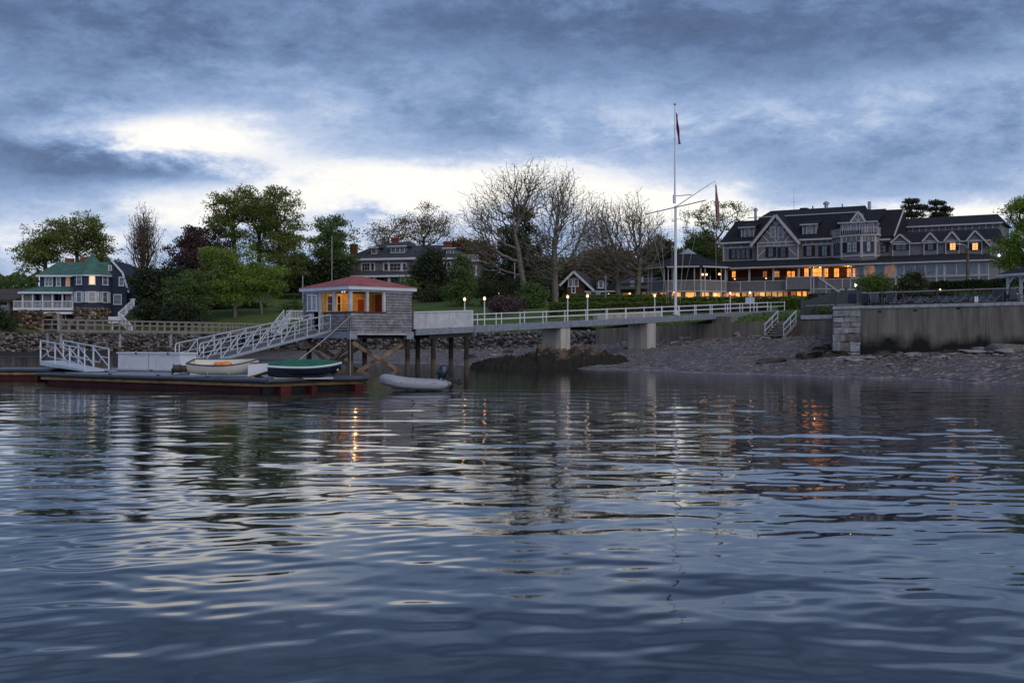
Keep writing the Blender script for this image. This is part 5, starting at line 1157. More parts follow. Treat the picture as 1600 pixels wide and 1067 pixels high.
    r = F.rect(1250, 325, 1261, 329, -6.5); mb = MB(); F.slab(mb, r[0], r[1], r[2], r[3], -7.5, -6.3); mb.build('roof_hatch', 'darkmetal', t)
    s, z = F.at(1240.5, 295, -7); c = F.pt(s, zrg-.2, -7); mb = MB().tube(c, (c.x, c.y, z), .035, .02, 6); mb.bar((c.x-.4, c.y, zrg+1.3), (c.x+.4, c.y, zrg+1.3), .04); mb.build('antenna', 'galv', t)
    # ================= verandah wrapped round the front
    po = 4.2; FP = Face(F.xy(0, po), F.xy(60, po)); PS = lambda px, py=430: FP.at(px, py)[0]
    pL, pOpen, pR = PS(1143), PS(1337.5), PS(1547); zeave = 13.1; zrail = 11.02; zfl = 9.55
    # lower storey front and slab
    lo = -.9; FLo = Face(FP.xy(0, lo), FP.xy(60, lo)); 
    MB().prism([FP.xy(pL-6, lo), FP.xy(pOpen, lo), FP.xy(pOpen, -po+.02), FP.xy(pL-6, -po+.02)], zb, zfl+.2).build('lower_wall', 'taupe', t)
    MB().prism([FP.xy(pL-4, 0), FP.xy(pOpen-.003, 0), FP.xy(pOpen-.003, -.16), FP.xy(pL-4, -.16)], zfl-.1, zrail).build('parapet', 'taupe', t)
    mb = MB(); FP.slab(mb, pL-4, zrail, pOpen, zrail+.12, -.22, .08); FP.slab(mb, pL-4, zfl-.2, pOpen, zfl-.02, -.1, .06)
    for x in (1157, 1195.5, 1228, 1267, 1271.5, 1290, 1316, 1329): s = PS(x, 447); FP.slab(mb, s-.08, zfl-.02, s+.08, zrail, 0, .05)
    mb.build('trim', 'trim', t)
    # railing on parapet
    mb = MB()
    for k in range(70): s = pL+(PS(1228)-pL)*k/70; q_ = FP.pt(s, zrail+.12, -.1); mb.bar(q_, q_+Vector((0, 0, .55)), .035)
    q0, q1 = FP.pt(pL, zrail+.67, -.1), FP.pt(PS(1228), zrail+.67, -.1); mb.bar(q0, q1, .05); mb.build('railing', 'slate_fence', t, kind='stuff')
    # posts
    for x in (1134, 1170.5, 1208, 1247.5, 1268, 1286.5, 1331, 1337): s = PS(x); mb = MB(); FP.slab(mb, s-.12, zrail+.12, s+.12, zeave, -.26, -.02); mb.build('post', 'trim', t)
    # inner wall of the open verandah with lit openings
    mb = MB(); FP.slab(mb, pL-5, zfl+.2, pOpen+.2, zeave+.3, -po+.03, -po+.06); mb.build('verandah_wall', 'brownwall', t)
    FI = Face(FP.xy(0, -po+.06), FP.xy(60, -po+.06))
    def lit(x0, y0, x1, y1, pn, nx=1, ny=1, f='brownwall', Fk=FI, off=0, name=None):
        window(t, Fk, Fk.rect(x0, y0, x1, y1, off), off, pn, f, nx, ny, .08)
    for x0, x1, pn in ((1144, 1149.5, 'lit'), (1192, 1198.5, 'lit_dim'), (1210, 1218, 'lit_soft'), (1230, 1235.5, 'lit'), (1237, 1242, 'lit')): lit(x0, 424, x1, 433.5, pn, 2, 2)
    for x0, x1, pn in ((1257, 1263.5, 'lit'), (1270, 1284, 'lit'), (1288, 1294, 'lit'), (1303.5, 1311, 'lit'), (1323.5, 1331, 'lit_soft'), (1333, 1336.5, 'lit')): lit(x0, 419.5, x1, 433, pn, 2, 2)
    # ceiling of verandah and hanging lamps
    mb = MB(); FP.slab(mb, pL-5, zeave-.02, pOpen, zeave+.03, -po+.07, -.28); mb.build('verandah_ceiling', 'amber_wall', t)
    for x, y in ((1281.5, 417.5), (1197, 435), (1148, 436), (1331, 416.5)):
        p = FP.px(x, y, -1.8); MB().ball(p, .14 if y < 430 else .11, 8, 6).build('hanging_lamp', 'bulb', t)
    for x in (1270, 1325):
        p = FP.px(x, 419, -2.0); ld = bpy.data.lights.new('verandah_lamp', 'POINT'); ld.energy = 60; ld.color = (1, .5, .15); ld.shadow_soft_size = 0
        lo_ = link(bpy.data.objects.new('verandah_lamp', ld)); lo_.location = p-ROOT[t.name]; lo_.parent = t
    # lower lit windows
    for x0, x1, pn in ((1129.5, 1139, 'lit_soft'), (1140.5, 1148.5, 'lit'), (1149.5, 1156, 'lit_cream'), (1159.5, 1167, 'lit_soft'), (1168.5, 1176, 'lit_soft'), (1178.5, 1186, 'lit_soft'), (1187, 1195, 'lit_cream'), (1197, 1205, 'lit_soft'), (1206.5, 1214.5, 'lit_soft'), (1216, 1223, 'lit_soft'), (1224.5, 1231, 'lit_dim')):
        window(t, FLo, FLo.rect(x0, 456.5, x1, 465.5), 0, pn, 'shutter', 1, 1, .10)
    # arched lit entrance
    r = FLo.rect(1236, 450, 1265.5, 466); mb = MB(); FLo.slab(mb, r[0], r[1], r[2], r[3], 0, .02); e_ = mb.build('entrance', 'lit_dim', t)
    for x0, x1 in ((1245.5, 1252), (1254.5, 1260.5)): window(t, FLo, FLo.rect(x0, 454.5, x1, 466, .03), .03, 'lit', 'black', 1, 1, .14)
    mb = MB(); pts = [FLo.at(1233.5, 455, .02), FLo.at(1237, 451, .02), FLo.at(1245, 449, .02), FLo.at(1256, 448.6, .02), FLo.at(1264, 450.4, .02), FLo.at(1267.5, 454.5, .02)]
    for a, b in zip(pts[:-1], pts[1:]): FLo.bar(mb, a, b, .22, .02, .5)
    mb.build('arch', 'trim', t)
    # raised stair block and flight right of the entrance
    r = FP.rect(1228.5, 433.5, 1279, 452, .9); mb = MB(); FP.slab(mb, r[0], r[1], r[2], r[3], .0, .9); mb.build('stair_block', 'taupe', t)
    mb = MB(); FP.slab(mb, r[0]-.03, r[3], r[2], r[3]+.12, -.05, .98); FP.slab(mb, r[0]-.02, r[1], r[0]+.13, r[3], .9, .96); 
    for x in (1267, 1271.5): s = FP.at(x, 445, .9)[0]; FP.slab(mb, s-.08, r[1]-2.0, s+.08, r[3], .9, .96)
    mb.build('trim', 'trim', t)
    tri = [FP.at(1267, 434, .9), FP.at(1280, 434, .9), FP.at(1323, 464, .9), FP.at(1267, 466, .9)]
    mb = MB(); mb.hexa([FP.pt(a, z, .9) for a, z in tri]+[FP.pt(a, z, .02) for a, z in tri]); mb.build('stair_side', 'taupe', t)
    mb = MB(); FP.bar(mb, tri[1], tri[2], .24, .9, 1.0); mb.build('stair_string', 'trim', t)
    strips(t, FP, [(1291, 441, 1291, 463), (1268, 451.5, 1306, 451.5), (1312, 451.5, 1337, 451.5), (1316, 438, 1316, 451)], .14, .91)
    mb = MB(); FP.slab(mb, PS(1279), zb, pOpen, zrail-.003, .0, .9); mb.build('stair_back_wall', 'taupe', t) if False else None
    # sunroom
    MB().prism([FP.xy(pOpen, 0), FP.xy(pR, 0), FP.xy(pR, -po+.02), FP.xy(pOpen, -po+.02)], zb, zeave).build('sunroom', 'taupe', t)
    cuts = [1339.5, 1349.5, 1352, 1366, 1367.5, 1382, 1384, 1398, 1401, 1411, 1414, 1429, 1431, 1445, 1447, 1462, 1465, 1474, 1478, 1493.5, 1495.5, 1510, 1512.5, 1527.5, 1531.5, 1541]
    for k in range(0, len(cuts)-1, 2):
        x0, x1 = cuts[k], cuts[k+1]; xm = (x0+x1)/2; yt = np.interp(xm, [1340, 1540], [415.5, 410]); yb = np.interp(xm, [1340, 1540], [433, 428])
        pn = 'lit_pane' if k in (2, 6) else 'pane_sky'; window(t, FP, FP.rect(x0, yt, x1, yb), 0, pn, 'trim', 1, 1, .09)
    zsr = FP.at(1440, 432.5)[1]; mb = MB(); FP.slab(mb, pOpen, zsr-.12, pR, zsr+.04, 0.0, .13)
    for x in (1350.5, 1400, 1412.5, 1463.5, 1476, 1529.5, 1544.5): s = PS(x); FP.slab(mb, s-.10, zb, s+.10, zeave-.15, 0, .08)
    mb.build('trim', 'trim', t)
    # verandah roof skirt: polygon strip from wall line to eave
    ztop = zp+.05
    rows = [[F.pt(sL-.2, ztop, .05), F.pt(S(1300), ztop, .05), F.pt(S(1345), ztop-.1, .05), F.pt(S(1500), ztop-.05, .05), F.pt(sR-.4, ztop-.3, .05)],
            [FP.pt(pL-2.2, zeave+.12, .6), FP.pt(PS(1285), zeave+.12, .6), FP.pt(PS(1295), zeave+.12, .6), FP.pt(PS(1500), zeave+.12, .6), FP.pt(pR+.7, zeave+.12, .6)]]
    mb = MB().grid([rows[1], rows[0]]); low = [[p-Vector((0, 0, .22)) for p in r_] for r_ in rows]; mb.grid(low); mb.grid([low[1], rows[1]]); e = rows[0][-1], rows[1][-1], low[1][-1], low[0][-1]; mb.add(e, [(0, 1, 2, 3)])
    g = rows[1][-1], rows[0][-1], FP.pt(pR+.7, zeave+.12, -po-3), F.pt(sR-.4, ztop-.3, -3); mb.add(g, [(0, 1, 3, 2)]); mb.build('verandah_roof', 'roof_black', t)
    mb = MB(); FP.slab(mb, pL-1.8, zeave-.06, pR+.7, zeave+.16, .58, .72); mb.build('fascia', 'trim', t)
    # ================= octagonal verandah end
    c = Vector(FP.xy(PS(1073, 440), -1.0)); c = Vector(PZ(1075, 186.0)[:2]); R0 = 6.5; oc = [c+Vector((math.cos(a), math.sin(a)))*R0 for a in [R(22.5+45*k+30) for k in range(8)]]
    big = [c+(p-c)*1.10 for p in oc]; sc = lambda k: [c+(p-c)*k for p in oc]
    MB().prism(sc(.93), zb, zfl+.2).build('rotunda_base', 'taupe', t); MB().prism(sc(.55), zfl+.2, zeave).build('rotunda_core', 'wood_dark', t)
    ap = Vector((c.x, c.y, ZAT(398, 186))); mb = MB().add([(p.x, p.y, zeave+.12) for p in big]+[(c.x+(p.x-c.x)*.22, c.y+(p.y-c.y)*.22, ap.z) for p in oc], [(i, (i+1) % 8, 8+(i+1) % 8, 8+i) for i in range(8)]+[tuple(reversed(range(8)))]); mb.build('rotunda_roof', 'roof_black', t)
    mb = MB().add([(c.x+(p.x-c.x)*.24, c.y+(p.y-c.y)*.24, ap.z+.02) for p in oc]+[(c.x, c.y, ap.z+1.0)], [(i, (i+1) % 8, 8) for i in range(8)]); mb.build('rotunda_cap', 'trim_blue', t)
    for k in range(8):
        a, b = oc[k], oc[(k+1) % 8]; Fk = Face(b, a) if False else Face(a, b)
        mid = (a+b)/2
        if (mid-c).dot(-mid) < 0 and abs((mid-c).normalized().dot(mid.normalized())) > .5: continue
        if (Vector((Fk.n.x, Fk.n.y)).dot(mid-c)) < 0: Fk = Face(b, a)
        mb = MB(); Fk.slab(mb, .0, zfl-.1, Fk.len, zrail, -.16, 0); mb.build('rotunda_parapet', 'taupe', t)
        mb = MB(); Fk.slab(mb, 0, zrail, Fk.len, zrail+.12, -.2, .07); Fk.slab(mb, 0, zfl-.2, Fk.len, zfl-.03, -.1, .05); Fk.slab(mb, 0, zeave-.08, Fk.len, zeave+.14, .60, .70); mb.build('trim', 'trim', t)
        for s in (.1, .9, Fk.len-.9): mb = MB(); Fk.slab(mb, s, zb+1.5, s+.14, zeave, -.12, .06); mb.build('post', 'trim', t)
        Fi = Face(Fk.xy(0, -.40), Fk.xy(Fk.len, -.40))
        for a_, b_ in ((.14, .40), (.56, .86)): window(t, Fi, (Fk.len*a_, zb+1.1, Fk.len*b_, zfl-.28), .02, 'lit', 'trim', 2, 1, .08)
    for x, y in ((1098, 429), (1104, 429), (1124, 428.5)): MB().ball(P(x, y, 180.5), .16, 8, 6).build('hanging_lamp', 'bulb', t)
    return F
litmat('lit_pane', (.50, .19, .09), (.08, .085, .10), .34, .8); mat('trim_blue', (.20, .24, .30), .7, .1, 2)
FCL = clubhouse()

# ================================================================== blue house with green roof
def blue_house():
    D = 172.0; F = Face(PZ(60, 171)[:2], PZ(165, 171.5)[:2]); t = thing('shore_house', 'dark blue shingled house with green roof and turret on a stone base', 'house', PZ(120, D, 5.4))
    S = lambda px, py=440, off=0: F.at(px, py, off)[0]; Z = lambda py, off=0: F.at(110, py, off)[1]
    zs, ze, zf = Z(481), Z(430.5), Z(481)
    MB().prism([F.xy(S(62)), F.xy(S(197)), F.xy(S(197), -9), F.xy(S(62), -9)], zs-1.0, ze).build('wall', 'bluewall', t)
    # right gable wing (faces us, gambrel)
    o = .8; a, b, pk = S(170.5, 450, o), S(198, 450, o), F.at(172, 407, o)
    pts = [(a, Z(497, o)), (b, Z(497, o)), (b, F.at(198, 455, o)[1]), F.at(191, 428, o), pk, (a, F.at(172, 412, o)[1])]; pts[4] = (a+.6, pk[1])
    mb = MB(); n = len(pts); mb.add([F.pt(x, z, o) for x, z in pts]+[F.pt(x, z, -8.5) for x, z in pts], [tuple(range(n)), tuple(reversed(range(n, 2*n)))]+[(i, n+i, n+(i+1) % n, (i+1) % n) for i in range(n)]); mb.build('gable_wing', 'bluewall', t)
    mb = MB(); F.bar(mb, (pts[4][0]-.3, pts[4][1]+.1), (pts[3][0]+.1, pts[3][1]+.12), .22, o, o+.3); F.bar(mb, (pts[3][0]+.08, pts[3][1]+.15), (pts[2][0]+.35, pts[2][1]-.2), .22, o, o+.3); mb.build('rake', 'white', t)
    # main green roof
    zr = Z(409, -4); e = [F.pt(S(62), ze, .5), F.pt(S(180), ze, .5), F.pt(S(180), ze, -9.5), F.pt(S(62), ze, -9.5), F.pt(S(75), zr, -4.5), F.pt(S(180), zr, -4.5)]; e[0] = F.pt(S(62)-.4, ze, .5); e[3] = F.pt(S(62)-.4, ze, -9.5)
    MB().add(e, [(3, 2, 1, 0), (0, 1, 5, 4), (2, 3, 4, 5), (3, 0, 4), (1, 2, 5)]).build('roof', 'roof_green', t)
    mb = MB(); F.slab(mb, S(62)-.4, ze-.22, S(120), ze+.02, .42, .58); mb.build('eaves', 'white', t)
    # turret
    c = Vector(F.xy(S(144, 440, 1.6), 1.6)); R0 = 2.65; oc = [c+Vector((math.cos(q), math.sin(q)))*R0 for q in [R(22.5+45*k+19.4) for k in range(8)]]
    MB().prism(oc, zs-.002, ze).build('turret', 'bluewall', t); st_ = [c+(p-c)*.985 for p in oc]; MB().prism(st_, Z(520), zs-.004).build('turret_base', 'foundation_plain', t)
    big = [c+(p-c)*1.13 for p in oc]; apz = Z(397, .3)
    MB().add([(p.x, p.y, ze-.05) for p in big]+[(c.x, c.y, apz)], [(i, (i+1) % 8, 8) for i in range(8)]+[tuple(reversed(range(8)))]).build('turret_roof', 'roof_green', t)
    MB().prism([c+(p-c)*1.10 for p in oc], ze-.28, ze-.06).build('eaves', 'white', t)
    FT = []
    for k in range(8):
        Fk = Face(oc[k], oc[(k+1) % 8]); 
        if (Fk.n).dot(((oc[k]+oc[(k+1) % 8])/2-c)) < 0: Fk = Face(oc[(k+1) % 8], oc[k])
        mid = (oc[k]+oc[(k+1) % 8])/2
        if Fk.n.dot(-mid.normalized()) > .45: FT.append((mid.x/mid.y, Fk))
    FT.sort(key=lambda q: q[0])
    for i, (_, Fk) in enumerate(FT):
        L = Fk.len; w = .34 if i != 1 else .27
        window(t, Fk, (L*(.5-w*.62), Z(446), L*(.5+w*.62), Z(431.5)), 0, 'lit_cream2' if i == 1 else 'pane_sky', 'white', 1, 2, .11)
        window(t, Fk, (L*.30, Z(473), L*.70, Z(458)), 0, 'pane_sky', 'white', 1, 2, .10)
        for a_, b_ in ((.06, .21), (.79, .94)): window(t, Fk, (L*a_, Z(473), L*b_, Z(458)), 0, 'pane_pale', 'white', 1, 1, .06)
        window(t, Fk, (L*(.32), Z(496.5), L*(.68), Z(486.5)), -.02, 'pane_pale' if i == 1 else 'pane', 'white', 1, 2, .08)
    for x0, x1, pn in ((71, 75.5, 'pane_sky'), (77, 81.5, 'pane_sky'), (89, 94, 'pane_sky'), (104, 108.5, 'lit_dim')): window(t, F, F.rect(x0, 433.5, x1, 446.5), 0, pn, 'white', 1, 2, .11)
    for x0, y0, x1, y1 in ((187, 434, 192.5, 446), (178.5, 461, 189, 475), (170.5, 415.5, 173.5, 422)): window(t, F, F.rect(x0, y0, x1, y1, o), o, 'pane_sky', 'white', 1, 2, .12)
    mb = MB(); s, z = F.at(152, 440, 3.0); mb.tube(F.pt(S(155.5), Z(500), 3.1), F.pt(S(155.5), ze, 3.1), .06); mb.build('downpipe', 'black', t)
    # porch
    po = 3.0; p0, p1 = S(34, 460, po), S(115, 460, po); zpf, zpr = Z(481, po), Z(456.5, po)
    MB().prism([F.xy(p0, po), F.xy(p1, po), F.xy(p1, .02), F.xy(p0, .02)], zpf-.9, zpf-.55).build('porch_floor', 'white', t)
    r0 = [F.pt(p0-.4, zpr, po+.4), F.pt(p1, zpr, po+.4), F.pt(p1, zpr+.95, .02), F.pt(p0+1.6, zpr+.95, .02), F.pt(p0-.4, zpr, .02)]
    mb = MB().add(r0+[p-Vector((0, 0, .25)) for p in r0], [(0, 1, 2, 3), (0, 3, 4), (5, 9, 8, 7, 6), (0, 5, 6, 1), (1, 6, 7, 2), (4, 9, 5, 0)]); mb.build('porch_roof', 'roof_green', t)
    mb = MB(); F.slab(mb, p0-.4, zpr-.24, p1, zpr+.02, po+.4, po+.48); mb.build('eaves', 'white', t)
    for k in range(6): s = p0+.1+(p1-p0-.3)*k/5; mb = MB(); F.slab(mb, s-.1, zpf, s+.1, zpr-.2, po-.22, po-.02); mb.build('porch_post', 'white', t)
    mb = MB(); F.slab(mb, p0-1.2, zpf-.35, p1, zpf+.02, po, po+.06); mb.build('porch_skirt', 'white', t); F2 = MB(); F.slab(F2, p0-1.2, Z(471, po), p1, Z(470, po), po-.06, po+.06); F2.build('porch_rail', 'white', t)
    mb = MB(); n = 46
    for k in range(n+1): s = p0-1.15+(p1-p0+1.1)*k/n; F.slab(mb, s-.03, zpf+.02, s+.03, Z(471, po), po-.01, po+.04)
    mb.build('balusters', 'white', t, kind='stuff')
    for x0, x1 in ((54, 62), (64, 65.5), (85, 92), (93, 98)): window(t, F, F.rect(x0, 459, x1, 476), 0, 'pane', 'whitewash', 1, 1, .1)
    for x0, x1 in ((38, 49), (69, 82), (102, 113)): r = F.rect(x0, 460, x1, 472, po-.4); mb = MB(); F.slab(mb, r[0], r[1], r[2], r[3], po-.42, po-.38); mb.build('porch_blind', 'greywall', t)
    # stone base
    bo = 3.4; b0, b1 = S(31, 510, bo), S(172, 510, bo)
    FO = Face(F.xy(b0, bo), F.xy(b1, bo)); zbt = Z(484, bo); mb = MB(); FO.slab(mb, 0, 1.8, S(75)-b0, zbt-.05, -3.3, -.2); FO.slab(mb, S(107)-b0, 1.8, FO.len*.70, zbt-1.6, -3.3, -.25); mb.build('base_core', 'mortar', t)
    mb = MB(); FO.slab(mb, 0, 1.8, FO.len, zbt-.9, -3.3, -1.4); mb.build('base_core', 'mortar', t)
    LA = [FO.pt(0, 2.0, -.1), FO.pt(S(76)-b0, 2.0, -.1)]; LB_ = [FO.pt(0, zbt-.1, -.1), FO.pt(S(76)-b0, zbt-.1, -.1)]; stones_on(LA, LB_, 0, 0, .62, 'foundation', 'base_stones', t, 61)
    LA = [FO.pt(S(106)-b0, 2.0, -.1), FO.pt(FO.len, 2.0, -.1)]; LB_ = [FO.pt(S(106)-b0, zbt-1.4, -.1), FO.pt(FO.len, zbt-2.3, -.1)]; stones_on(LA, LB_, 0, 0, .62, 'foundation', 'base_stones', t, 62)
    LA = [FO.pt(S(74)-b0, 2.0, -1.3), FO.pt(S(108)-b0, 2.0, -1.3)]; LB_ = [FO.pt(S(74)-b0, zbt-1.2, -1.3), FO.pt(S(108)-b0, zbt-1.2, -1.3)]; stones_on(LA, LB_, 0, 0, .6, 'foundation', 'base_stones', t, 63)
    # arch stones over the recess
    mb = MB(); cc = S(91)-b0; rr = (S(107)-S(75))/2
    for k in range(11):
        q = math.pi*(k+.5)/11; p = FO.pt(cc+rr*math.cos(q)*.98, zbt-2.0+1.35*math.sin(q), -.12); mb.bar(p-Vector((.34, 0, .15)), p+Vector((.34, 0, .15)), .6, .42)
    mb.build('arch_stones', 'foundation', t)
    for x0, x1 in ((83, 88), (92, 96), (98, 102)): window(t, FO, FO.rect(x0, 491, x1, 500, -1.2), -1.2, 'pane', 'whitewash', 1, 1, .08)
    # turret stones ring
    for i, (_, Fk) in enumerate(FT):
        stones_on([Fk.pt(0, 4.6, -.05), Fk.pt(Fk.len, 4.6, -.05)], [Fk.pt(0, zs-.1, -.05), Fk.pt(Fk.len, zs-.1, -.05)], 0, 0, .42, 'foundation', 'base_stones', t, 65+i)
    # chimney
    for x in (108.5, 134): s = S(x, 415, -5); mb = MB(); F.slab(mb, s-.55, zr-.8, s+.55, Z(404, -5) if x < 120 else Z(402, -5), -5.6, -4.6); mb.build('chimney', 'brick', t)
litmat('lit_cream2', (.85, .58, .34), (.70, .42, .22), .75, 1.2)
mat('foundation_plain', (.11, .085, .07), .92, .5, 2.2, .9, 5)
blue_house()
stairs('porch_stairs', 'white stairs descending beside the blue shore house', P(209, 478, 166), P(186, 499, 165), 1.2, (.2, -.98), 'white', .95)
stairs('pier_stairs', 'lower white stairs reaching down to the timber pier below the blue house', P(188, 501, 161), P(206, 520, 158), 1.2, (.2, -.98), 'white', .9, nb=8)
tl = thing('stair_landing', 'small white landing between the two stairs of the blue house', 'landing', P(181, 501, 163)); m = MB(); m.bar(P(172, 500, 163), P(190, 500, 163), 1.4, .9); m.build('platform', 'white', tl)
for x in (176, 187): q = P(x, 503, 162.6); MB().bar((q.x, q.y, 2.6), q, .16).build('support', 'white', tl)
tl = thing('stair_landing', 'white railed landing at the head of the blue house stairs', 'landing', P(211, 478, 167)); m = MB(); a, b = P(205, 478.5, 166.5), P(214, 478.5, 166.5); m.bar(a, b, 1.4, .2); m.build('platform', 'white', tl)
MB().bar(P(205, 494, 166), P(205, 478, 166), .16).build('support', 'white', tl); MB().bar(P(213, 488, 166), P(213, 478, 166), .16).build('support', 'white', tl); MB().bar(P(205, 488, 166), P(213, 488, 166), .12).build('cross_bar', 'white', tl); MB().bar(a+Vector((0, -.6, .95)), b+Vector((0, -.6, .95)), .09).build('rail', 'white', tl)

# ================================================================== grey mansion on the hill
def mansion():
    F = Face(PZ(545, 203)[:2], PZ(705, 198)[:2]); t = thing('hill_mansion', 'grey shingled mansion with hip roof, dormers and brick chimneys', 'house', PZ(640, 200, 10.2))
    S = lambda px, py=420, off=0: F.at(px, py, off)[0]; Z = lambda py, off=0, px=620: F.at(px, py, off)[1]; zb, ze = 9.6, Z(403.5)
    sA, sB, sC = S(548), S(650), S(711)
    MB().prism([F.xy(sA), F.xy(sB), F.xy(sB, -11), F.xy(sA, -11)], zb, ze).build('wall', 'greywall', t)
    MB().prism([F.xy(sB+.002, -1.5), F.xy(sC, -1.5), F.xy(sC, -13), F.xy(sB+.002, -13)], zb, ze).build('wall', 'greywall', t)
    zr = Z(377, -6); x0 = sA-.9; e = [F.pt(x0, ze, .9), F.pt(sB+.6, ze, .9), F.pt(sB+.6, ze, -12), F.pt(x0, ze, -12), F.pt(S(590, 385, -6), zr-.5, -6), F.pt(S(640, 380, -6), zr, -6)]
    MB().add(e, [(3, 2, 1, 0), (0, 1, 5, 4), (1, 2, 5), (2, 3, 4, 5), (3, 0, 4)]).build('roof', 'roof_grey', t)
    zr2 = Z(383, -7, 680); e = [F.pt(S(632), ze+.005, -1.0), F.pt(sC+.9, ze+.005, -1.0), F.pt(sC+.9, ze+.005, -14), F.pt(S(632), ze+.005, -14), F.pt(S(640, 385, -7), zr2, -7), F.pt(S(690, 385, -7), zr2, -7)]
    MB().add(e, [(3, 2, 1, 0), (0, 1, 5, 4), (1, 2, 5), (2, 3, 4, 5), (3, 0, 4)]).build('roof', 'roof_grey', t)
    mb = MB(); F.slab(mb, x0, ze-.3, sB+.6, ze+.0, .88, 1.02); F.slab(mb, sB+.61, ze-.3, sC+.9, ze+.0, -.98, -.86); mb.build('eaves', 'white', t)
    mb = MB()
    for k in range(34): s = x0+.3+(sB-x0)*k/34; F.slab(mb, s-.08, ze-.45, s+.08, ze-.3, .1, .85)
    mb.build('rafter_tails', 'white', t, kind='stuff')
    def dorm(xa, xb, ya, yb, n, off, zoff=0):
        r = F.rect(xa, ya, xb, yb, off); d = MB(); F.slab(d, r[0]-.2, r[1]-.6, r[2]+.2, r[3]+.2, off-4, off); w = d.build('dormer', 'greywall', t); mb = MB(); F.slab(mb, r[0]-.6, r[3]+.2, r[2]+.6, r[3]+.42, off-4.5, off+.5); mb.build('dormer_roof', 'roof_grey', w); mb = MB(); F.slab(mb, r[0]-.6, r[3]+.18, r[2]+.6, r[3]+.34, off+.5, off+.56); mb.build('fascia', 'white', w)
        for k in range(n): a = r[0]+(r[2]-r[0])*k/n; window(t, F, (a+.08, r[1], r[0]+(r[2]-r[0])*(k+1)/n-.08, r[3]), off, 'pane', 'white', 2, 2, .1)
    dorm(581, 588, 389.5, 396, 1, -.7); dorm(611, 632, 387.5, 394.5, 3, -1.1); dorm(698, 709, 390.5, 397.5, 2, -2.8)
    for x0_, x1_, pn in ((566, 577.5, 'pane'), (580, 584.5, 'pane'), (600.5, 606, 'pane_red'), (609.5, 626, 'pane_red'), (629.5, 634, 'pane_red')): window(t, F, F.rect(x0_, 412, x1_, 422.5), 0, pn, 'white', 1 if x1_-x0_ < 8 else 3, 2 if x1_-x0_ > 8 else 1, .2)
    for x0_, x1_, pn in ((694, 698, 'pane'), (700, 704, 'pane_red')): window(t, F, F.rect(x0_, 411, x1_, 422.5, -1.5), -1.5, pn, 'white', 1, 2, .16)
    # lower porch
    po = 4.0; zpe = Z(430, po); p0, p1 = S(528, 430, po), S(642, 430, po)
    r = [F.pt(p0-.3, zpe, po+.4), F.pt(p1+.3, zpe, po+.4), F.pt(p1+.3, zpe, .1), F.pt(p0-.3, zpe, -3), F.pt(S(560, 424, 0), Z(421.5), 0.02), F.pt(p1-.8, Z(424), .02)]
    MB().add(r, [(0, 1, 5, 4), (1, 2, 5), (0, 4, 3), (3, 2, 1, 0)]).build('porch_roof', 'roof_grey', t); mb = MB(); F.slab(mb, p0-.3, zpe-.3, p1+.3, zpe+.0, po+.4, po+.5); mb.build('eaves', 'white', t)
    for x in (534, 546, 584.5, 607.5, 626, 631.5): s = S(x, 436, po); mb = MB(); F.slab(mb, s-.22, zb-.8, s+.22, zpe-.3, po-.5, po-.06); mb.build('column', 'white', t)
    for x0_, x1_ in ((588, 600), (602, 605), (611, 622)): window(t, F, F.rect(x0_, 434, x1_, 444), 0, 'pane_sky', 'white', 2, 1, .12)
    # side wing at left and right wing with balustrade
    r_ = F.rect(536, 413, 556, 440, .0); MB().prism([F.xy(S(537), .8), F.xy(sA, .8), F.xy(sA, -6), F.xy(S(537), -6)], zb, Z(413)).build('wing', 'greywall', t); mb = MB(); F.slab(mb, S(535), Z(412), sA, Z(410), -6.5, 1.3); mb.build('eaves', 'white', t)
    for a, b in ((544, 547), (549.5, 553)): window(t, F, F.rect(a, 414, b, 421, .8), .8, 'pane_pale', 'white', 1, 1, .08)
    w0, w1 = S(712, 420, -5), S(746, 420, -5); zt = Z(409, -5, 730); MB().prism([F.xy(w0, -5), F.xy(w1, -5), F.xy(w1, -12), F.xy(w0, -12)], zb-1, zt).build('wing', 'greywall', t)
    mb = MB(); F.slab(mb, w0-.3, zt, w1+.4, zt+.22, -12.4, -4.6); mb.build('cornice', 'white', t); mb = MB()
    for k in range(13): s = w0+(w1-w0)*k/12; F.slab(mb, s-.06, zt+.22, s+.06, zt+1.1, -5.1, -5)
    F.slab(mb, w0, zt+1.1, w1, zt+1.2, -5.12, -4.98); mb.build('balustrade', 'whitewash', t, kind='stuff')
    window(t, F, F.rect(736.5, 416, 743, 429, -5), -5, 'pane_sky', 'white', 2, 1, .2)
    for x, y0, w_, off in ((551.5, 381, 1.15, -2), (616, 371, 1.1, -6.5), (697.5, 377, 1.2, -8)):
        s, zt_ = F.at(x, y0, off); c = MB(); F.slab(c, s-w_/2, zb, s+w_/2, zt_, off-.8, off); ch = c.build('chimney', 'brick', t); c = MB(); F.slab(c, s-w_/2-.1, zt_-.4, s+w_/2+.1, zt_-.15, off-.9, off+.1); c.build('chimney_band', 'brick', ch)
    mb = MB()
    for x, off in ((607, 0.3), (713, -1.2)): s = S(x, 410, off); mb.tube(F.pt(s, zb+2, off), F.pt(s, ze, off), .08)
    mb.build('downpipes', 'white', t)
mat('pane_red', (.07, .025, .022), .15, .4, 2, spec=.6)
mansion()
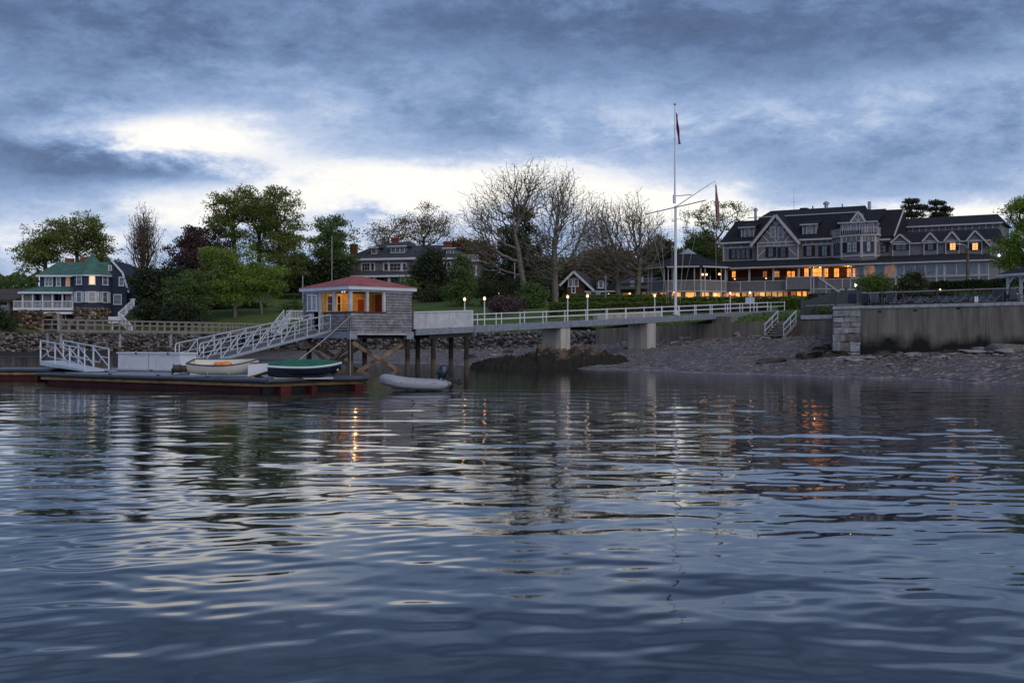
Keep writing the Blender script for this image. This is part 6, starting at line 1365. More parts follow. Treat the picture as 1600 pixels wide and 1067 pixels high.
# ================================================================== brown gabled house behind the bare trees, and its neighbours
def brown_house():
    F = Face(PZ(885, 214)[:2], PZ(985, 210)[:2]); t = thing('gabled_house', 'brown gabled house half hidden behind the bare trees', 'house', PZ(920, 212, 8))
    S = lambda px, py=450, off=0: F.at(px, py, off)[0]; Z = lambda py: F.at(920, py)[1]; zb = 7.6
    a, b = S(886), S(914); pk = F.at(898, 425); MB().prism([F.xy(a), F.xy(b), F.xy(b, -9), F.xy(a, -9)], zb, Z(442)).build('wall', 'brownwall', t)
    MB().add([F.pt(a, Z(442), 0), F.pt(b, Z(442), 0), F.pt(pk[0], pk[1], 0)], [(0, 1, 2)]).build('gable_wall', 'brownwall', t)
    for e in ((a-1.2, Z(446)), (b+1.9, Z(455))):
        q = [F.pt(e[0], e[1], .6), F.pt(pk[0], pk[1]+.1, .6), F.pt(pk[0], pk[1]+.1, -9), F.pt(e[0], e[1], -9)]; h = Vector((0, 0, .2)); MB().hexa([*q, *[p+h for p in q]]).build('roof', 'roof_grey', t); mb = MB(); F.bar(mb, e, (pk[0], pk[1]), .4, .6, .75); mb.build('bargeboard', 'white', t)
    for x0, x1 in ((889.5, 893.5), (898.5, 902.5)): window(t, F, F.rect(x0, 437, x1, 446.5), 0, 'pane', 'white', 2, 3, .22)
    window(t, F, F.rect(894.5, 448, 898, 457), 0, 'pane', 'white', 1, 2, .2)
    c, d = S(914), S(985); zt = Z(455); MB().prism([F.xy(c, -.5), F.xy(d, -.5), F.xy(d, -9), F.xy(c, -9)], zb, zt).build('wall', 'greywall', t)
    zr = F.at(940, 436, -4.5)[1]; q = [F.pt(c, zt, .2), F.pt(d, zt, .2), F.pt(d, zt, -9.5), F.pt(c, zt, -9.5), F.pt(c, zr, -4.5), F.pt(d, zr, -4.5)]; MB().add(q, [(3, 2, 1, 0), (0, 1, 5, 4), (2, 3, 4, 5), (3, 0, 4), (1, 2, 5)]).build('roof', 'roof_black', t)
    mb = MB(); F.slab(mb, c, zt-.2, d, zt+.03, .2, .32); mb.build('eaves', 'white', t)
    r = F.rect(932, 438, 945, 452, .1); mb = MB(); F.slab(mb, r[0], r[1], r[2], r[3], -4, 0); w = mb.build('dormer', 'greywall', t); MB().add([F.pt(r[0]-.4, r[3], .3), F.pt(r[2]+.4, r[3], .3), F.pt((r[0]+r[2])/2, r[3]+1.1, .3), F.pt((r[0]+r[2])/2, r[3]+1.1, -4), F.pt(r[0]-.4, r[3], -4), F.pt(r[2]+.4, r[3], -4)], [(0, 1, 2), (0, 2, 3, 4), (1, 5, 3, 2)]).build('dormer_roof', 'roof_grey', w)
    window(t, F, F.rect(936.5, 440, 941.5, 449, 0), 0, 'pane_sky', 'white', 1, 2, .2)
    for x0, x1 in ((920, 931), (938, 948)): window(t, F, F.rect(x0, 457, x1, 463, -.5), -.5, 'pane_pale', 'white', 3, 1, .1)
    t2 = thing('grey_cottage', 'grey low cottage with lit porch behind the bare trees', 'house', PZ(990, 206, 7.8)); G = Face(PZ(968, 207)[:2], PZ(1012, 204)[:2]); S2 = lambda px: G.at(px, 450)[0]; Z2 = lambda py: G.at(990, py)[1]
    MB().prism([G.xy(0), G.xy(G.len), G.xy(G.len, -8), G.xy(0, -8)], zb-.3, Z2(443)).build('wall', 'greywall', t2); q = [G.pt(-.4, Z2(443), .4), G.pt(G.len+.4, Z2(443), .4), G.pt(G.len+.4, Z2(432), -4), G.pt(-.4, Z2(432), -4), G.pt(-.4, Z2(443), -8.4), G.pt(G.len+.4, Z2(443), -8.4)]; MB().add(q, [(0, 1, 2, 3), (3, 2, 5, 4), (0, 3, 4), (1, 5, 2), (0, 4, 5, 1)]).build('roof', 'roof_grey', t2)
    mb = MB(); G.slab(mb, 0, Z2(454), G.len, Z2(452), 0, 1.6); mb.build('porch_roof', 'roof_black', t2)
    for x0, x1, y0, y1, pn in ((973, 983, 458, 463, 'lit_dim'), (1004, 1008, 456, 463, 'lit_dim'), (986, 990, 440, 447, 'pane_sky'), (1000, 1004, 433, 440, 'pane_pale')): window(t2, G, G.rect(x0, y0, x1, y1), 0, pn, 'white', 2, 1, .1)
brown_house()
def low_house():
    F = Face(PZ(-40, 176)[:2], PZ(31, 172)[:2]); t = thing('low_house', 'low brown house with wide roof left of the blue house', 'house', PZ(5, 173, 6)); S = lambda px, o=0: F.at(px, 470, o)[0]; Z = lambda py, o=0: F.at(0, py, o)[1]
    MB().prism([F.xy(0), F.xy(S(24)), F.xy(S(24), -8), F.xy(0, -8)], 5, Z(472)).build('wall', 'brownwall', t); q = [F.pt(-.5, Z(472), 1.2), F.pt(S(34), Z(472), 1.2), F.pt(S(34), Z(455, -4), -4), F.pt(-.5, Z(455, -4), -4)]; h = Vector((0, 0, .3)); MB().hexa([*q, *[p+h for p in q]]).build('roof', 'roof_brown', t)
    window(t, F, F.rect(2.5, 478, 12, 486), 0, 'pane_pale', 'white', 1, 1, .1); mb = MB(); F.slab(mb, S(19), 5, S(21.5), Z(472), .6, .9); mb.build('post', 'wood_old', t)
low_house()
# ================================================================== flagpole with yard and gaff
def flagpole():
    D = 112.0; b = PZ(1055.5, D); zb = ground_z(b.x, b.y)-.1; t = thing('flagpole', 'tall white flagpole with crossed yard and slanting gaff', 'flagpole', (b.x, b.y, zb)); z = lambda y: ZAT(y, D); X = lambda x: (x-CX)*D/FPX
    MB().tube((b.x, D, zb), (b.x, D, z(322)), .14, .115, 14).build('lower_mast', 'white', t); MB().tube((X(1054.2), D-.1, z(318)), (X(1054.2), D-.1, z(166)), .085, .045, 12).build('top_mast', 'white', t)
    MB().tube((X(1053.6), D-.05, z(318)), (X(1053.6), D-.05, z(305)), .15, .15, 12).build('doubling', 'white', t)
    MB().ball((X(1054.3), D-.1, z(163.5)), .12).build('truck_ball', 'gold', t)
    MB().tube((X(1013), D+2.5, z(330.5)), (X(1096.5), D-2.5, z(318)), .05, .05).build('yard', 'galv', t)
    MB().tube((X(1055), D-.2, z(324)), (X(1120.5), D+1.0, z(280)), .06, .035).build('gaff', 'white', t); MB().tube((X(1056), D, z(306.5)), (X(1082), D+.4, z(303.5)), .04).build('gaff_stay', 'galv', t)
    m = MB()
    for x, y, xb, yb, dd in ((1017, 330, 1047, 472, 2.2), (1033, 328, 1043, 474, 1.5), (1050, 326, 1050, 470, 0), (1074, 321, 1060, 470, -1), (1092, 319, 1064, 468, -2.2), (1120.3, 281, 1120.3, 470, 1.0), (1069, 322, 1063, 474, -.5)): m.tube((X(x), D+dd, z(y)), (X(xb), D+dd*.3, z(yb)), .013, n=4)
    m.build('halyards', 'rope', t)
    MB().tube((b.x, D, zb-.05), (b.x, D, zb+.5), .26, .20, 14).build('base', 'white', t)
    # flags hang limp
    def limp(name, label, x, y0, y1, w0, w1, slant, D_, bands, cat='flag'):
        f = thing(name, label, cat, (X(x), D_, z(y0))); n = 26
        for bi, (u0, u1, m_) in enumerate(bands):
            rows = []
            for k in range(n+1):
                q = k/n; w = (w0+(w1-w0)*q)*.035; zz = z(y0)+(z(y1)-z(y0))*q; row = []
                for j in range(5):
                    u = u0+(u1-u0)*j/4; fold = .10*math.sin(u*9+q*5)*min(1, q*4); row.append((X(x)+slant*q**1.3+w*u*1.9+.03*math.sin(q*9+u*3), D_+fold+.05*math.sin(q*7), zz-.5*u*(1-q)*.6))
                rows.append(row)
            MB().grid(rows).build('cloth', m_, f, smooth=True)
        return f
    limp('burgee', 'limp red and dark blue burgee hanging at the mast head', 1055.5, 176, 226, 2.5, 3.5, .22, D-.15, [(0, .35, 'blue_flag'), (.3, .9, 'red_flag'), (.85, 1.15, 'blue_flag')])
    limp('ensign', 'limp red and white striped flag hanging from the gaff', 1120.8, 286, 343, 2.0, 6.0, .05, D+1.0, [(-.1, .15, 'blue_flag'), (.12, .34, 'red_flag'), (.32, .54, 'white_flag'), (.5, .74, 'red_flag'), (.72, .92, 'white_flag'), (.9, 1.1, 'red_flag')])
flagpole()
# ================================================================== lawn furniture, terrace, fences, lamps
def post_on(px, D, h, r_, name, label, cat, m_, y=None):
    b = PZ(px, D); z = ground_z(b.x, b.y)-.2; o = MB().tube((b.x, b.y, z), (b.x, b.y, h), r_, r_*.8).build(name, m_); return tag(o, label, cat)
post_on(518.5, 190, ZAT(370, 190), .09, 'thin_flagpole', 'slender bare flagpole beside the mansion', 'flagpole', 'galv'); post_on(473, 175, ZAT(431, 175), .10, 'post', 'short grey post standing among the trees left of the boathouse roof', 'post', 'galv')
post_on(804, 172, ZAT(405, 172), .10, 'light_pole', 'plain grey pole in front of the leaning bare tree', 'pole', 'galv'); post_on(946.5, 160, ZAT(430, 160), .08, 'light_pole', 'thin grey pole before the gabled house', 'pole', 'galv')
mat('wood_post', (.11, .085, .062), .9, .4, 2, .4, 12); mat('dull_frame', (.11, .12, .14), .6, .2, 3)
def utility_pole():
    D = 150; b = PZ(1512, D); t = thing('utility_pole', 'brown wooden utility pole with lamp arm before the sunroom', 'pole', (b.x, b.y, ground_z(b.x, b.y)-.2)); z0 = ground_z(b.x, b.y)-.2
    MB().tube((b.x, b.y, z0), (b.x, b.y, ZAT(388, D)), .22, .17, 10).build('pole', 'wood_post', t); a = P(1512, 384, D); MB().path([Vector((b.x, b.y, ZAT(390, D))), P(1509, 384, D), P(1502, 381.5, D)], .05).build('arm', 'galv', t); MB().ball(P(1498, 382, D), .34, 10, 6, .4).build('lamp_head', 'whitewash', t); MB().ball(P(1515.5, 436.5, D-.4), .14).build('meter', 'galv', t)
utility_pole()
def sign_board():
    D = 116; c = P(1172, 470, D); z = ground_z(c.x, c.y); F = Face(PZ(1165, D)[:2], PZ(1179, D-.5)[:2]); t = thing('sign_board', 'blank white board on posts by the footbridge end', 'sign', (c.x, c.y, z)); r = F.rect(1165, 465, 1179, 474)
    for a, b in ((0, .485), (.515, 1)): m = MB(); w = r[2]-r[0]; F.slab(m, r[0]+w*a, r[1], r[0]+w*b, r[3], 0, .05); m.build('board', 'white', t)
    for s in (r[0]+.15, (r[0]+r[2])/2): m = MB(); F.slab(m, s-.05, z-.1, s+.05, r[3]+.02, -.11, -.01); m.build('post', 'galv', t)
sign_board()
def lamp_far(px, py, D, label, m_='bulb', rad=.16, group='lit lamps in the grounds'):
    c = PZ(px, D); z = ground_z(c.x, c.y); top = ZAT(py, D); lamp_post((c.x, c.y, z-.05), max(.4, top-z-.05-rad), label, group, m_, 'darkmetal' if m_ == 'bulb_white' else 'white', rad)
lamp_far(779, 458.5, 158, 'lone lit lamp half hidden by shrubs under the leaning bare tree'); lamp_far(951, 460, 178, 'lit lamp before the gabled house by the hedge'); lamp_far(984, 459, 186, 'lit lamp beside the grey cottage porch'); lamp_far(1118, 460, 168, 'pinkish lit lamp at the foot of the rotunda'); lamp_far(1337, 445, 140, 'white lit globe lamp left of the pale green bush', 'bulb_white', .15); lamp_far(1401, 443, 138, 'white lit lamp between pale bush and dark yew', 'bulb_white', .11); lamp_far(1054.5, 456.5, 150, 'lit lamp seen right behind the flagpole mast'); lamp_far(1469, 452.5, 122, 'small orange light in front of the long clipped hedge', 'bulb', .10); lamp_far(1561, 398.5, 135, 'bright lit lamp inside the leafy tree beside the clubhouse', 'bulb_white', .11)
# bridge-end gateposts seen as stone piers
for x in (919.5, 934.5):
    b = PZ(x, 176); z = ground_z(b.x, b.y); t = thing('gate_pier', 'pale stone gate pier beside the hedge, near the gabled house', 'pillar', (b.x, b.y, z-.1), 'stone gate piers'); MB().box((b.x-.28, b.y-.28, z-.1), (b.x+.28, b.y+.28, z+1.5)).build('shaft', 'coping', t); MB().box((b.x-.36, b.y-.36, z+1.502), (b.x+.36, b.y+.36, z+1.66)).build('cap', 'coping', t)
# slate coloured board fence climbing from the wall
def slate_fence():
    xs_ = [1253, 1280, 1301, 1322, 1345]; Ds = [97.6, 101, 104, 107, 110]; top = [470.5, 462, 456.5, 454, 453.5]; t = thing('board_fence', 'slate coloured board fence stepping up from the concrete wall', 'fence', PZ(1253, 97.6, 3.6))
    for i, (x, D) in enumerate(zip(xs_, Ds)):
        b = PZ(x, D); z0 = ground_z(b.x, b.y)-.4; MB().bar((b.x, b.y, z0), (b.x, b.y, ZAT(top[i], D)+.18), .2).build('post', 'slate_fence', t); MB().bar((b.x, b.y, ZAT(top[i], D)+.182), (b.x, b.y, ZAT(top[i], D)+.26), .27).build('post_cap', 'slate_fence', t)
    for i in range(4):
        n = 7; a, b = PZ(xs_[i], Ds[i]), PZ(xs_[i+1], Ds[i+1]); za, zb_ = ZAT(top[i], Ds[i])-.05, ZAT(top[i+1], Ds[i+1])-.05
        for k in range(n):
            q0, q1 = a.lerp(b, (k+.04)/n), a.lerp(b, (k+.96)/n); h0, h1 = za+(zb_-za)*k/n, za+(zb_-za)*(k+1)/n; g0 = ground_z(q0.x, q0.y)-.3
            MB().hexa([(q0.x, q0.y-.03, g0), (q1.x, q1.y-.03, g0), (q1.x, q1.y+.03, g0), (q0.x, q0.y+.03, g0), (q0.x, q0.y-.03, h0), (q1.x, q1.y-.03, h1), (q1.x, q1.y+.03, h1), (q0.x, q0.y+.03, h0)]).build('board', 'slate_fence', t)
slate_fence()
# terrace fence: black posts, pale top rail, fine wire mesh
def terrace_fence():
    t = thing('terrace_fence', 'black wire fence with pale top rail along the sea wall', 'fence', PZ(1420, 70, 3.9)); wd_ = lambda x: float(np.interp(x, XS, WD))+.05
    ps = [1306, 1345, 1378, 1411, 1464, 1521, 1578, 1640]; pt = []
    for x in ps:
        b = PZ(x, wd_(x)+.35); pt.append(b); MB().bar((b.x, b.y, 3.80), (b.x, b.y, 4.72), .09).build('post', 'darkmetal', t); MB().ball((b.x, b.y, 4.75), .06).build('post_cap', 'darkmetal', t)
    for a, b in zip(pt[1:-1], pt[2:]):
        MB().bar((a.x, a.y, 4.70), (b.x, b.y, 4.70), .05, .055).build('top_rail', 'rail_pale', t); MB().bar((a.x, a.y, 3.98), (b.x, b.y, 3.98), .04, .04).build('bottom_rail', 'darkmetal', t)
        m = MB(); n = int((b-a).length/.16)
        for k in range(1, n): q = a.lerp(b, k/n); m.bar((q.x, q.y, 3.98), (q.x, q.y, 4.68), .012)
        m.build('wire_mesh', 'darkmetal', t, kind='stuff')
    a, b = PZ(1264, 96.0), pt[0]
    a = PZ(1258, 97.0); b = PZ(1336, 95.0)
    MB().bar((a.x, a.y, 4.72), (b.x, b.y, 4.78), .05).build('top_rail', 'rail_pale', t)
    for x, D in ((1258, 97), (1275, 96.4), (1297, 95.6), (1336, 95)): c = PZ(x, D); MB().bar((c.x, c.y, 3.7), (c.x, c.y, 4.74), .08).build('post', 'darkmetal', t)
    m = MB()
    for k in range(30): q = a.lerp(b, k/30); m.bar((q.x, q.y, 3.95), (q.x, q.y, 4.7), .012)
    m.build('wire_mesh', 'darkmetal', t, kind='stuff')
mat('rail_pale', (.34, .28, .27), .6, .15, 3)
terrace_fence()
# loungers and chairs on the terrace
def make_chair():
    t = thing('terrace_chair', 'x', 'chair', (0, 0, 0), 'dark sling chairs on the terrace'); L = .62
    for s in (-.27, .27):
        m = MB().path([(s, -.28, 0), (s, -.28, .62), (s, .26, .64)], .028); m.path([(s, .32, 0), (s, .26, .4), (s, .42, 1.0)], .028); m.build('side_frame', 'dull_frame', t)
    MB().hexa([(-.26, -.3, .38), (.26, -.3, .38), (.26, .26, .35), (-.26, .26, .35), (-.26, -.3, .41), (.26, -.3, .41), (.26, .26, .38), (-.26, .26, .38)]).build('seat', 'sling', t)
    MB().hexa([(-.26, .25, .36), (.26, .25, .36), (.26, .29, .36), (-.26, .29, .36), (-.26, .40, 1.0), (.26, .40, 1.0), (.26, .44, 1.0), (-.26, .44, 1.0)]).build('backrest', 'sling', t)
    return t
def make_lounger():
    t = thing('sun_lounger', 'x', 'sun lounger', (0, 0, 0), 'low sun loungers on the terrace')
    for s in (-.3, .3):
        MB().path([(s, -.9, .32), (s, .35, .32), (s, .85, .70)], .026).build('side_rail', 'dull_frame', t); m = MB(); m.path([(s, -.8, 0), (s, -.74, .32)], .024); m.path([(s, .3, 0), (s, .3, .32)], .024); m.build('leg', 'dull_frame', t); MB().path([(s, -.1, .32), (s, -.02, .52), (s, .28, .52), (s, .35, .34)], .024).build('armrest', 'dull_frame', t)
    MB().hexa([(-.3, -.9, .33), (.3, -.9, .33), (.3, .35, .33), (-.3, .35, .33), (-.3, -.9, .36), (.3, -.9, .36), (.3, .35, .36), (-.3, .35, .36)]).build('sling', 'sling', t); MB().hexa([(-.3, .35, .33), (.3, .35, .33), (.3, .86, .70), (-.3, .86, .70), (-.3, .33, .36), (.3, .33, .36), (.3, .84, .73), (-.3, .84, .73)]).build('backrest', 'sling', t)
    return t
def put(proto, first, px, D, ang, label):
    o = proto if first else copy_tree(proto); b = PZ(px, D, 3.802); o.location = b; o.rotation_euler = (0, 0, ang); o['label'] = label
ch = make_chair()
for i, (px, D, a, lb) in enumerate(((1352, 73.5, 2.6, 'sling chair with curved pale frame nearest the granite wall end'), (1371, 72.6, .3, 'blue sling chair standing upright behind the wire fence'), (1391, 72.2, -.5, 'blue sling chair with slanting pale legs beside the upright one'), (1331, 74.5, 2.9, 'dark sling chair standing alone at the granite wall end'), (1590, 67, .4, 'dark chair under the open pavilion'), (1557, 69, 3.0, 'dark chair beside the potted bush at the pavilion'))): put(ch, i == 0, px, D, a, lb)
lg = make_lounger()
for i, px in enumerate((1402, 1416, 1430, 1444, 1458, 1471, 1485, 1499, 1512, 1526, 1540)): put(lg, i == 0, px, float(np.interp(px, XS, WD))+2.6+(i % 3)*.5, R(-62+random.uniform(-14, 14)), 'low dark sling lounger in the row along the terrace fence')
c = PZ(1525, 67.2, 3.8); tag(MB().box((c.x-.1, c.y-.06, 3.803), (c.x+.1, c.y+.06, 4.35)).build('white_bin', 'white'), 'narrow white bin standing by a black fence post', 'bin')
# pavilion at the right edge
def pavilion():
    D = 77; t = thing('pavilion', 'open white timber pavilion with dark shingled roof on the terrace', 'pavilion', PZ(1590, D, 3.8)); a, b = PZ(1575, D), PZ(1600, D-1.2); d = Vector(((b-a).x, (b-a).y)).normalized(); n = Vector((d.y, -d.x)); A = Vector(a[:2])
    q = lambda s, o: A+d*s-n*o
    for s in (0, 1.06+.0, 4.2):
        for o in ((0, 4.0) if s != 1.06 else (0,)): p = q(s, o); MB().bar((p.x, p.y, 3.79), (p.x, p.y, 6.02), .17).build('post', 'whitewash', t)
    for s in (.0, 1.06):
        p, p2 = q(s, 0), q(s+.5, 0); MB().bar((p.x, p.y, 5.5), (p2.x, p2.y, 6.0), .09, .11).build('brace', 'whitewash', t)
    e = [q(-.5, -.5), q(4.8, -.5), q(4.8, 4.6), q(-.5, 4.6)]; MB().prism(e, 6.02, 6.16).build('eaves', 'whitewash', t); r0, r1 = q(1.6, 2), q(4.8, 2)
    MB().add([(p.x, p.y, 6.165) for p in e]+[(r0.x, r0.y, 7.1), (r1.x, r1.y, 7.1)], [(3, 2, 1, 0), (0, 1, 5, 4), (2, 3, 4, 5), (3, 0, 4), (1, 2, 5)]).build('roof', 'roof_black', t)
pavilion()
# ================================================================== vegetation
def leafmat(name, c1, c2, trans=.25):
    m = bpy.data.materials.new(name); m.use_nodes = True; nt = m.node_tree; N = nt.nodes.new; L = nt.links.new; b = nt.nodes['Principled BSDF']; b.inputs['Roughness'].default_value = .65; b.inputs['Specular IOR Level'].default_value = .25
    g = N('ShaderNodeNewGeometry'); tc = N('ShaderNodeTexCoord'); n = N('ShaderNodeTexNoise'); n.inputs['Scale'].default_value = .35; n.inputs['Detail'].default_value = 3; L(tc.outputs['Object'], n.inputs['Vector'])
    a = N('ShaderNodeMath'); a.operation = 'MULTIPLY_ADD'; L(g.outputs['Random Per Island'], a.inputs[0]); a.inputs[1].default_value = .75; L(n.outputs['Fac'], a.inputs[2])
    r = N('ShaderNodeValToRGB'); L(a.outputs[0], r.inputs[0]); r.color_ramp.elements[0].position = .3; r.color_ramp.elements[1].position = 1.1; r.color_ramp.elements[0].color = c2+(1,); r.color_ramp.elements[1].color = c1+(1,)
    L(r.outputs[0], b.inputs['Base Color']); t = N('ShaderNodeBsdfTranslucent'); L(r.outputs[0], t.inputs[0]); mx = N('ShaderNodeMixShader'); mx.inputs[0].default_value = trans; L(b.outputs[0], mx.inputs[1]); L(t.outputs[0], mx.inputs[2]); L(mx.outputs[0], nt.nodes['Material Output'].inputs[0]); M[name] = m
leafmat('lf_maple', (0.1779, 0.2198, 0.046), (0.0628, 0.0879, 0.0251), .40); leafmat('lf_light', (0.1989, 0.2826, 0.0419), (0.0733, 0.1152, 0.0251), .35); leafmat('lf_green', (0.1109, 0.1713, 0.0443), (0.0403, 0.0685, 0.0242), .3)
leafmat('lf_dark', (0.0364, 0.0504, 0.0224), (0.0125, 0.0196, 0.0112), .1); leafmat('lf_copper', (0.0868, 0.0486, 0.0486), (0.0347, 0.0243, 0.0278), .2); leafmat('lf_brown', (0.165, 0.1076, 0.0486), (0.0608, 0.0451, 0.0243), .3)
leafmat('lf_bud', (0.2257, 0.1823, 0.0955), (0.1042, 0.0868, 0.0521), .3); leafmat('lf_hedge', (0.1116, 0.1674, 0.026), (0.0409, 0.067, 0.0149), .2); leafmat('lf_purple', (0.1042, 0.0694, 0.0781), (0.0417, 0.0312, 0.0347), .2); leafmat('lf_yew', (0.042, 0.056, 0.0196), (0.014, 0.0209, 0.0099), .1)
def leaves(C, size, seed, flat=.0, aspect=.6):
    r = np.random.default_rng(seed); n = len(C); a = r.normal(size=(n, 3)); a[:, 2] *= (1-flat); a /= np.linalg.norm(a, axis=1)[:, None]+1e-9
    b = r.normal(size=(n, 3)); b -= (b*a).sum(1)[:, None]*a; b /= np.linalg.norm(b, axis=1)[:, None]+1e-9; s = size*r.uniform(.6, 1.35, n)[:, None]; w = np.cross(a, b)*.0+np.cross(b, a)*s*aspect*.5; a = a*s*.5
    nn = np.cross(a, w); nn /= np.linalg.norm(nn, axis=1)[:, None]+1e-9; k = s*.12*nn
    V = np.stack([C-a, C+w+k, C+a, C-w+k], 1).reshape(-1, 3); F = np.arange(4*n).reshape(n, 4); return V, F
def skeleton(base, top, targets, seg, r, up_pen=.9, jit=.12, wdep=.30, low=.55):
    base, top = np.array(base, float), np.array(top, float); k = max(3, int(np.linalg.norm(top-base)/seg)); pos = [base+(top-base)*i/k+r.normal(size=3)*np.array([1, 1, 0])*jit*.5*(0 < i < k) for i in range(k+1)]; par = [-1]+list(range(k))
    cap = 60000; A = np.zeros((cap, 3)); A[:len(pos)] = pos; par = np.array(par+[0]*(cap-len(par))); dep = np.zeros(cap); n = len(pos); dep[:n] = np.arange(n)*seg
    order = np.argsort(np.linalg.norm(targets-top, axis=1)); k0 = max(1, int(k*low))
    for ti in order:
        t = targets[ti]; d = A[k0:n]-t; dist = np.sqrt((d**2).sum(1)); cost = dist*(1+up_pen*np.clip(d[:, 2]/(dist+.1), 0, 1))+wdep*dep[k0:n]; j = int(np.argmin(cost))+k0; p = A[j]; L = np.linalg.norm(t-p); m = max(1, int(L/seg))
        if n+m >= cap: break
        bend = r.normal(size=3)*.055*L; bend[2] = abs(bend[2])*.4-.05*L; prev = j
        for q in range(1, m+1):
            f = q/m; x = p+(t-p)*f+bend*math.sin(math.pi*f)*.8+r.normal(size=3)*jit*(q < m); A[n] = x; par[n] = prev; dep[n] = dep[prev]+L/m; prev = n; n += 1
    return A[:n], par[:n]
def tubes(A, par, rtip, expo, rmax, sides=4):
    n = len(A); cnt = np.zeros(n); child = np.zeros(n, bool); child[par[1:]] = True; cnt[~child] = 1
    for i in range(n-1, 0, -1): cnt[par[i]] += cnt[i]
    rad = np.minimum(rtip*cnt**expo, rmax); i = np.arange(1, n); p, q = A[par[i]], A[i]; d = q-p; L = np.linalg.norm(d, axis=1)[:, None]; d = d/np.maximum(L, 1e-6); up = np.where(np.abs(d[:, 2:3]) < .9, np.array([[0, 0, 1.]]), np.array([[1., 0, 0]])); x = np.cross(d, up); x /= np.linalg.norm(x, axis=1)[:, None]; y = np.cross(x, d)
    r1 = rad[i][:, None]; r0 = np.minimum(rad[par[i]], rad[i]*1.35)[:, None]; V = []
    for s in range(sides): a = 2*math.pi*s/sides; V.append(p+(x*math.cos(a)+y*math.sin(a))*r0)
    for s in range(sides): a = 2*math.pi*s/sides; V.append(q+(x*math.cos(a)+y*math.sin(a))*r1)
    V = np.stack(V, 1); m = len(i); base = (np.arange(m)*2*sides)[:, None, None]; F = np.array([[s, (s+1) % sides, sides+(s+1) % sides, sides+s] for s in range(sides)])[None]+base
    tips = A[~child]; return V.reshape(-1, 3), F.reshape(-1, 4), tips, rad
def sample_env(boxes, D, n, r, shell=.55, depth=1.0):
    out = []; ar = np.array([(b[2]-b[0])*(b[3]-b[1]) for b in boxes], float); ar /= ar.sum()
    for b, w in zip(boxes, ar):
        m = max(8, int(n*w)); c = P((b[0]+b[2])/2, (b[1]+b[3])/2, D); rx, rz = (b[2]-b[0])/2*D/FPX, (b[3]-b[1])/2*D/FPX; v = r.normal(size=(m, 3)); v /= np.linalg.norm(v, axis=1)[:, None]; rad = r.random(m)**shell; v = v*rad[:, None]*np.array([rx, rx*depth, rz]); out.append(v+np.array(c))
    return np.concatenate(out)
TID = [0]
def tree(name, label, boxes, D, trunk, lf='lf_green', ntw=330, nleaf=16, lsize=.42, seg=.9, bark='bark', shell=.5, spread=.55, rtip=.030, rmax=.5, group=None, depth=.9, cat='tree', topf=.55, expo=.46, base_y=None, sides=4, jit=.05, twigs=0, wdep=.30, low=.55, tw=.9, clump=0, cr=1.0):
    TID[0] += 1; r = np.random.default_rng(1000+TID[0]*7); bx = P(trunk[0], 500, D); z0 = ground_z(bx.x, bx.y)-.3 if base_y is None else ZAT(base_y, D); ys = [b[1] for b in boxes]; ye = [b[3] for b in boxes]; yt = min(ys)+(max(ye)-min(ys))*topf; tp = P(trunk[1], yt, D)
    t = thing(name, label, cat, (bx.x, bx.y, z0), group); T = sample_env(boxes, D, ntw, r, shell, depth)
    if clump:
        CC = sample_env(boxes, D, clump, r, .42, depth); ci = r.integers(0, len(CC), ntw); T = CC[ci]+r.normal(size=(ntw, 3))*cr*np.array([.8, .8, .40])
    T = T[T[:, 2] > z0+.8]
    if twigs:
        o = T-np.array(tp); o /= np.linalg.norm(o, axis=1)[:, None]; o[:, 2] += .35; T = np.concatenate([T]+[T+(o+r.normal(size=T.shape)*.55)*tw*(.6+.8*r.random((len(T), 1))) for _ in range(twigs)])
    A, par = skeleton((bx.x, bx.y, z0), tp, T, seg, r, jit=jit, wdep=wdep, low=low); V, F, tips, rad = tubes(A, par, rtip, expo, rmax, sides); npmesh('trunk', V, F, bark, t)
    if lf:
        thin = A[rad < rtip*3.2]; thin = thin[thin[:, 2] > z0+1]; src = np.concatenate([T, tips, thin[r.random(len(thin)) < .5]]); C = np.repeat(src, max(1, int(nleaf*len(T)/len(src)*1.0)), 0); C = C+np.clip(r.normal(size=C.shape), -1.7, 1.7)*spread*np.array([1, 1, .6]); V, F = leaves(C, lsize, TID[0]); npmesh('crown', V, F, lf, t)
    return t
MP = 'maples in spring leaf'
tree('maple_tree', 'open crowned spring maple rising behind the blue house porch', [(28, 350, 100, 420), (55, 340, 120, 400), (25, 385, 75, 430)], 190, (72, 70), 'lf_maple', 560, 20, .31, group=MP, clump=62, cr=1.0, spread=.42)
tree('maple_tree', 'spring maple with rounded top directly behind the green turret', [(90, 331, 162, 400), (115, 355, 170, 420), (150, 385, 186, 425)], 192, (122, 120), 'lf_maple', 560, 20, .31, group=MP, clump=62, cr=1.0, spread=.42)
tree('upright_tree', 'narrow bare tree with upright branches right of the blue house', [(203, 345, 247, 440), (212, 338, 238, 400)], 186, (224, 224), 'lf_bud', 760, 1, .2, .7, 'bark', .6, .3, rtip=.022, topf=.93, expo=.40, twigs=2, wdep=.75, low=.2)
tree('copper_beech', 'dark copper beech at the left edge of the big trees', [(265, 358, 335, 450), (290, 350, 345, 410)], 184, (300, 302), 'lf_copper', 420, 34, .36, clump=50, cr=1.0, spread=.5)
tree('maple_tree', 'tallest spring maple of the clump, left stem', [(322, 290, 400, 380), (340, 283, 400, 350), (325, 340, 380, 420)], 186, (372, 364), 'lf_maple', 600, 20, .31, group=MP, clump=66, cr=1.0, spread=.42, rmax=.6)
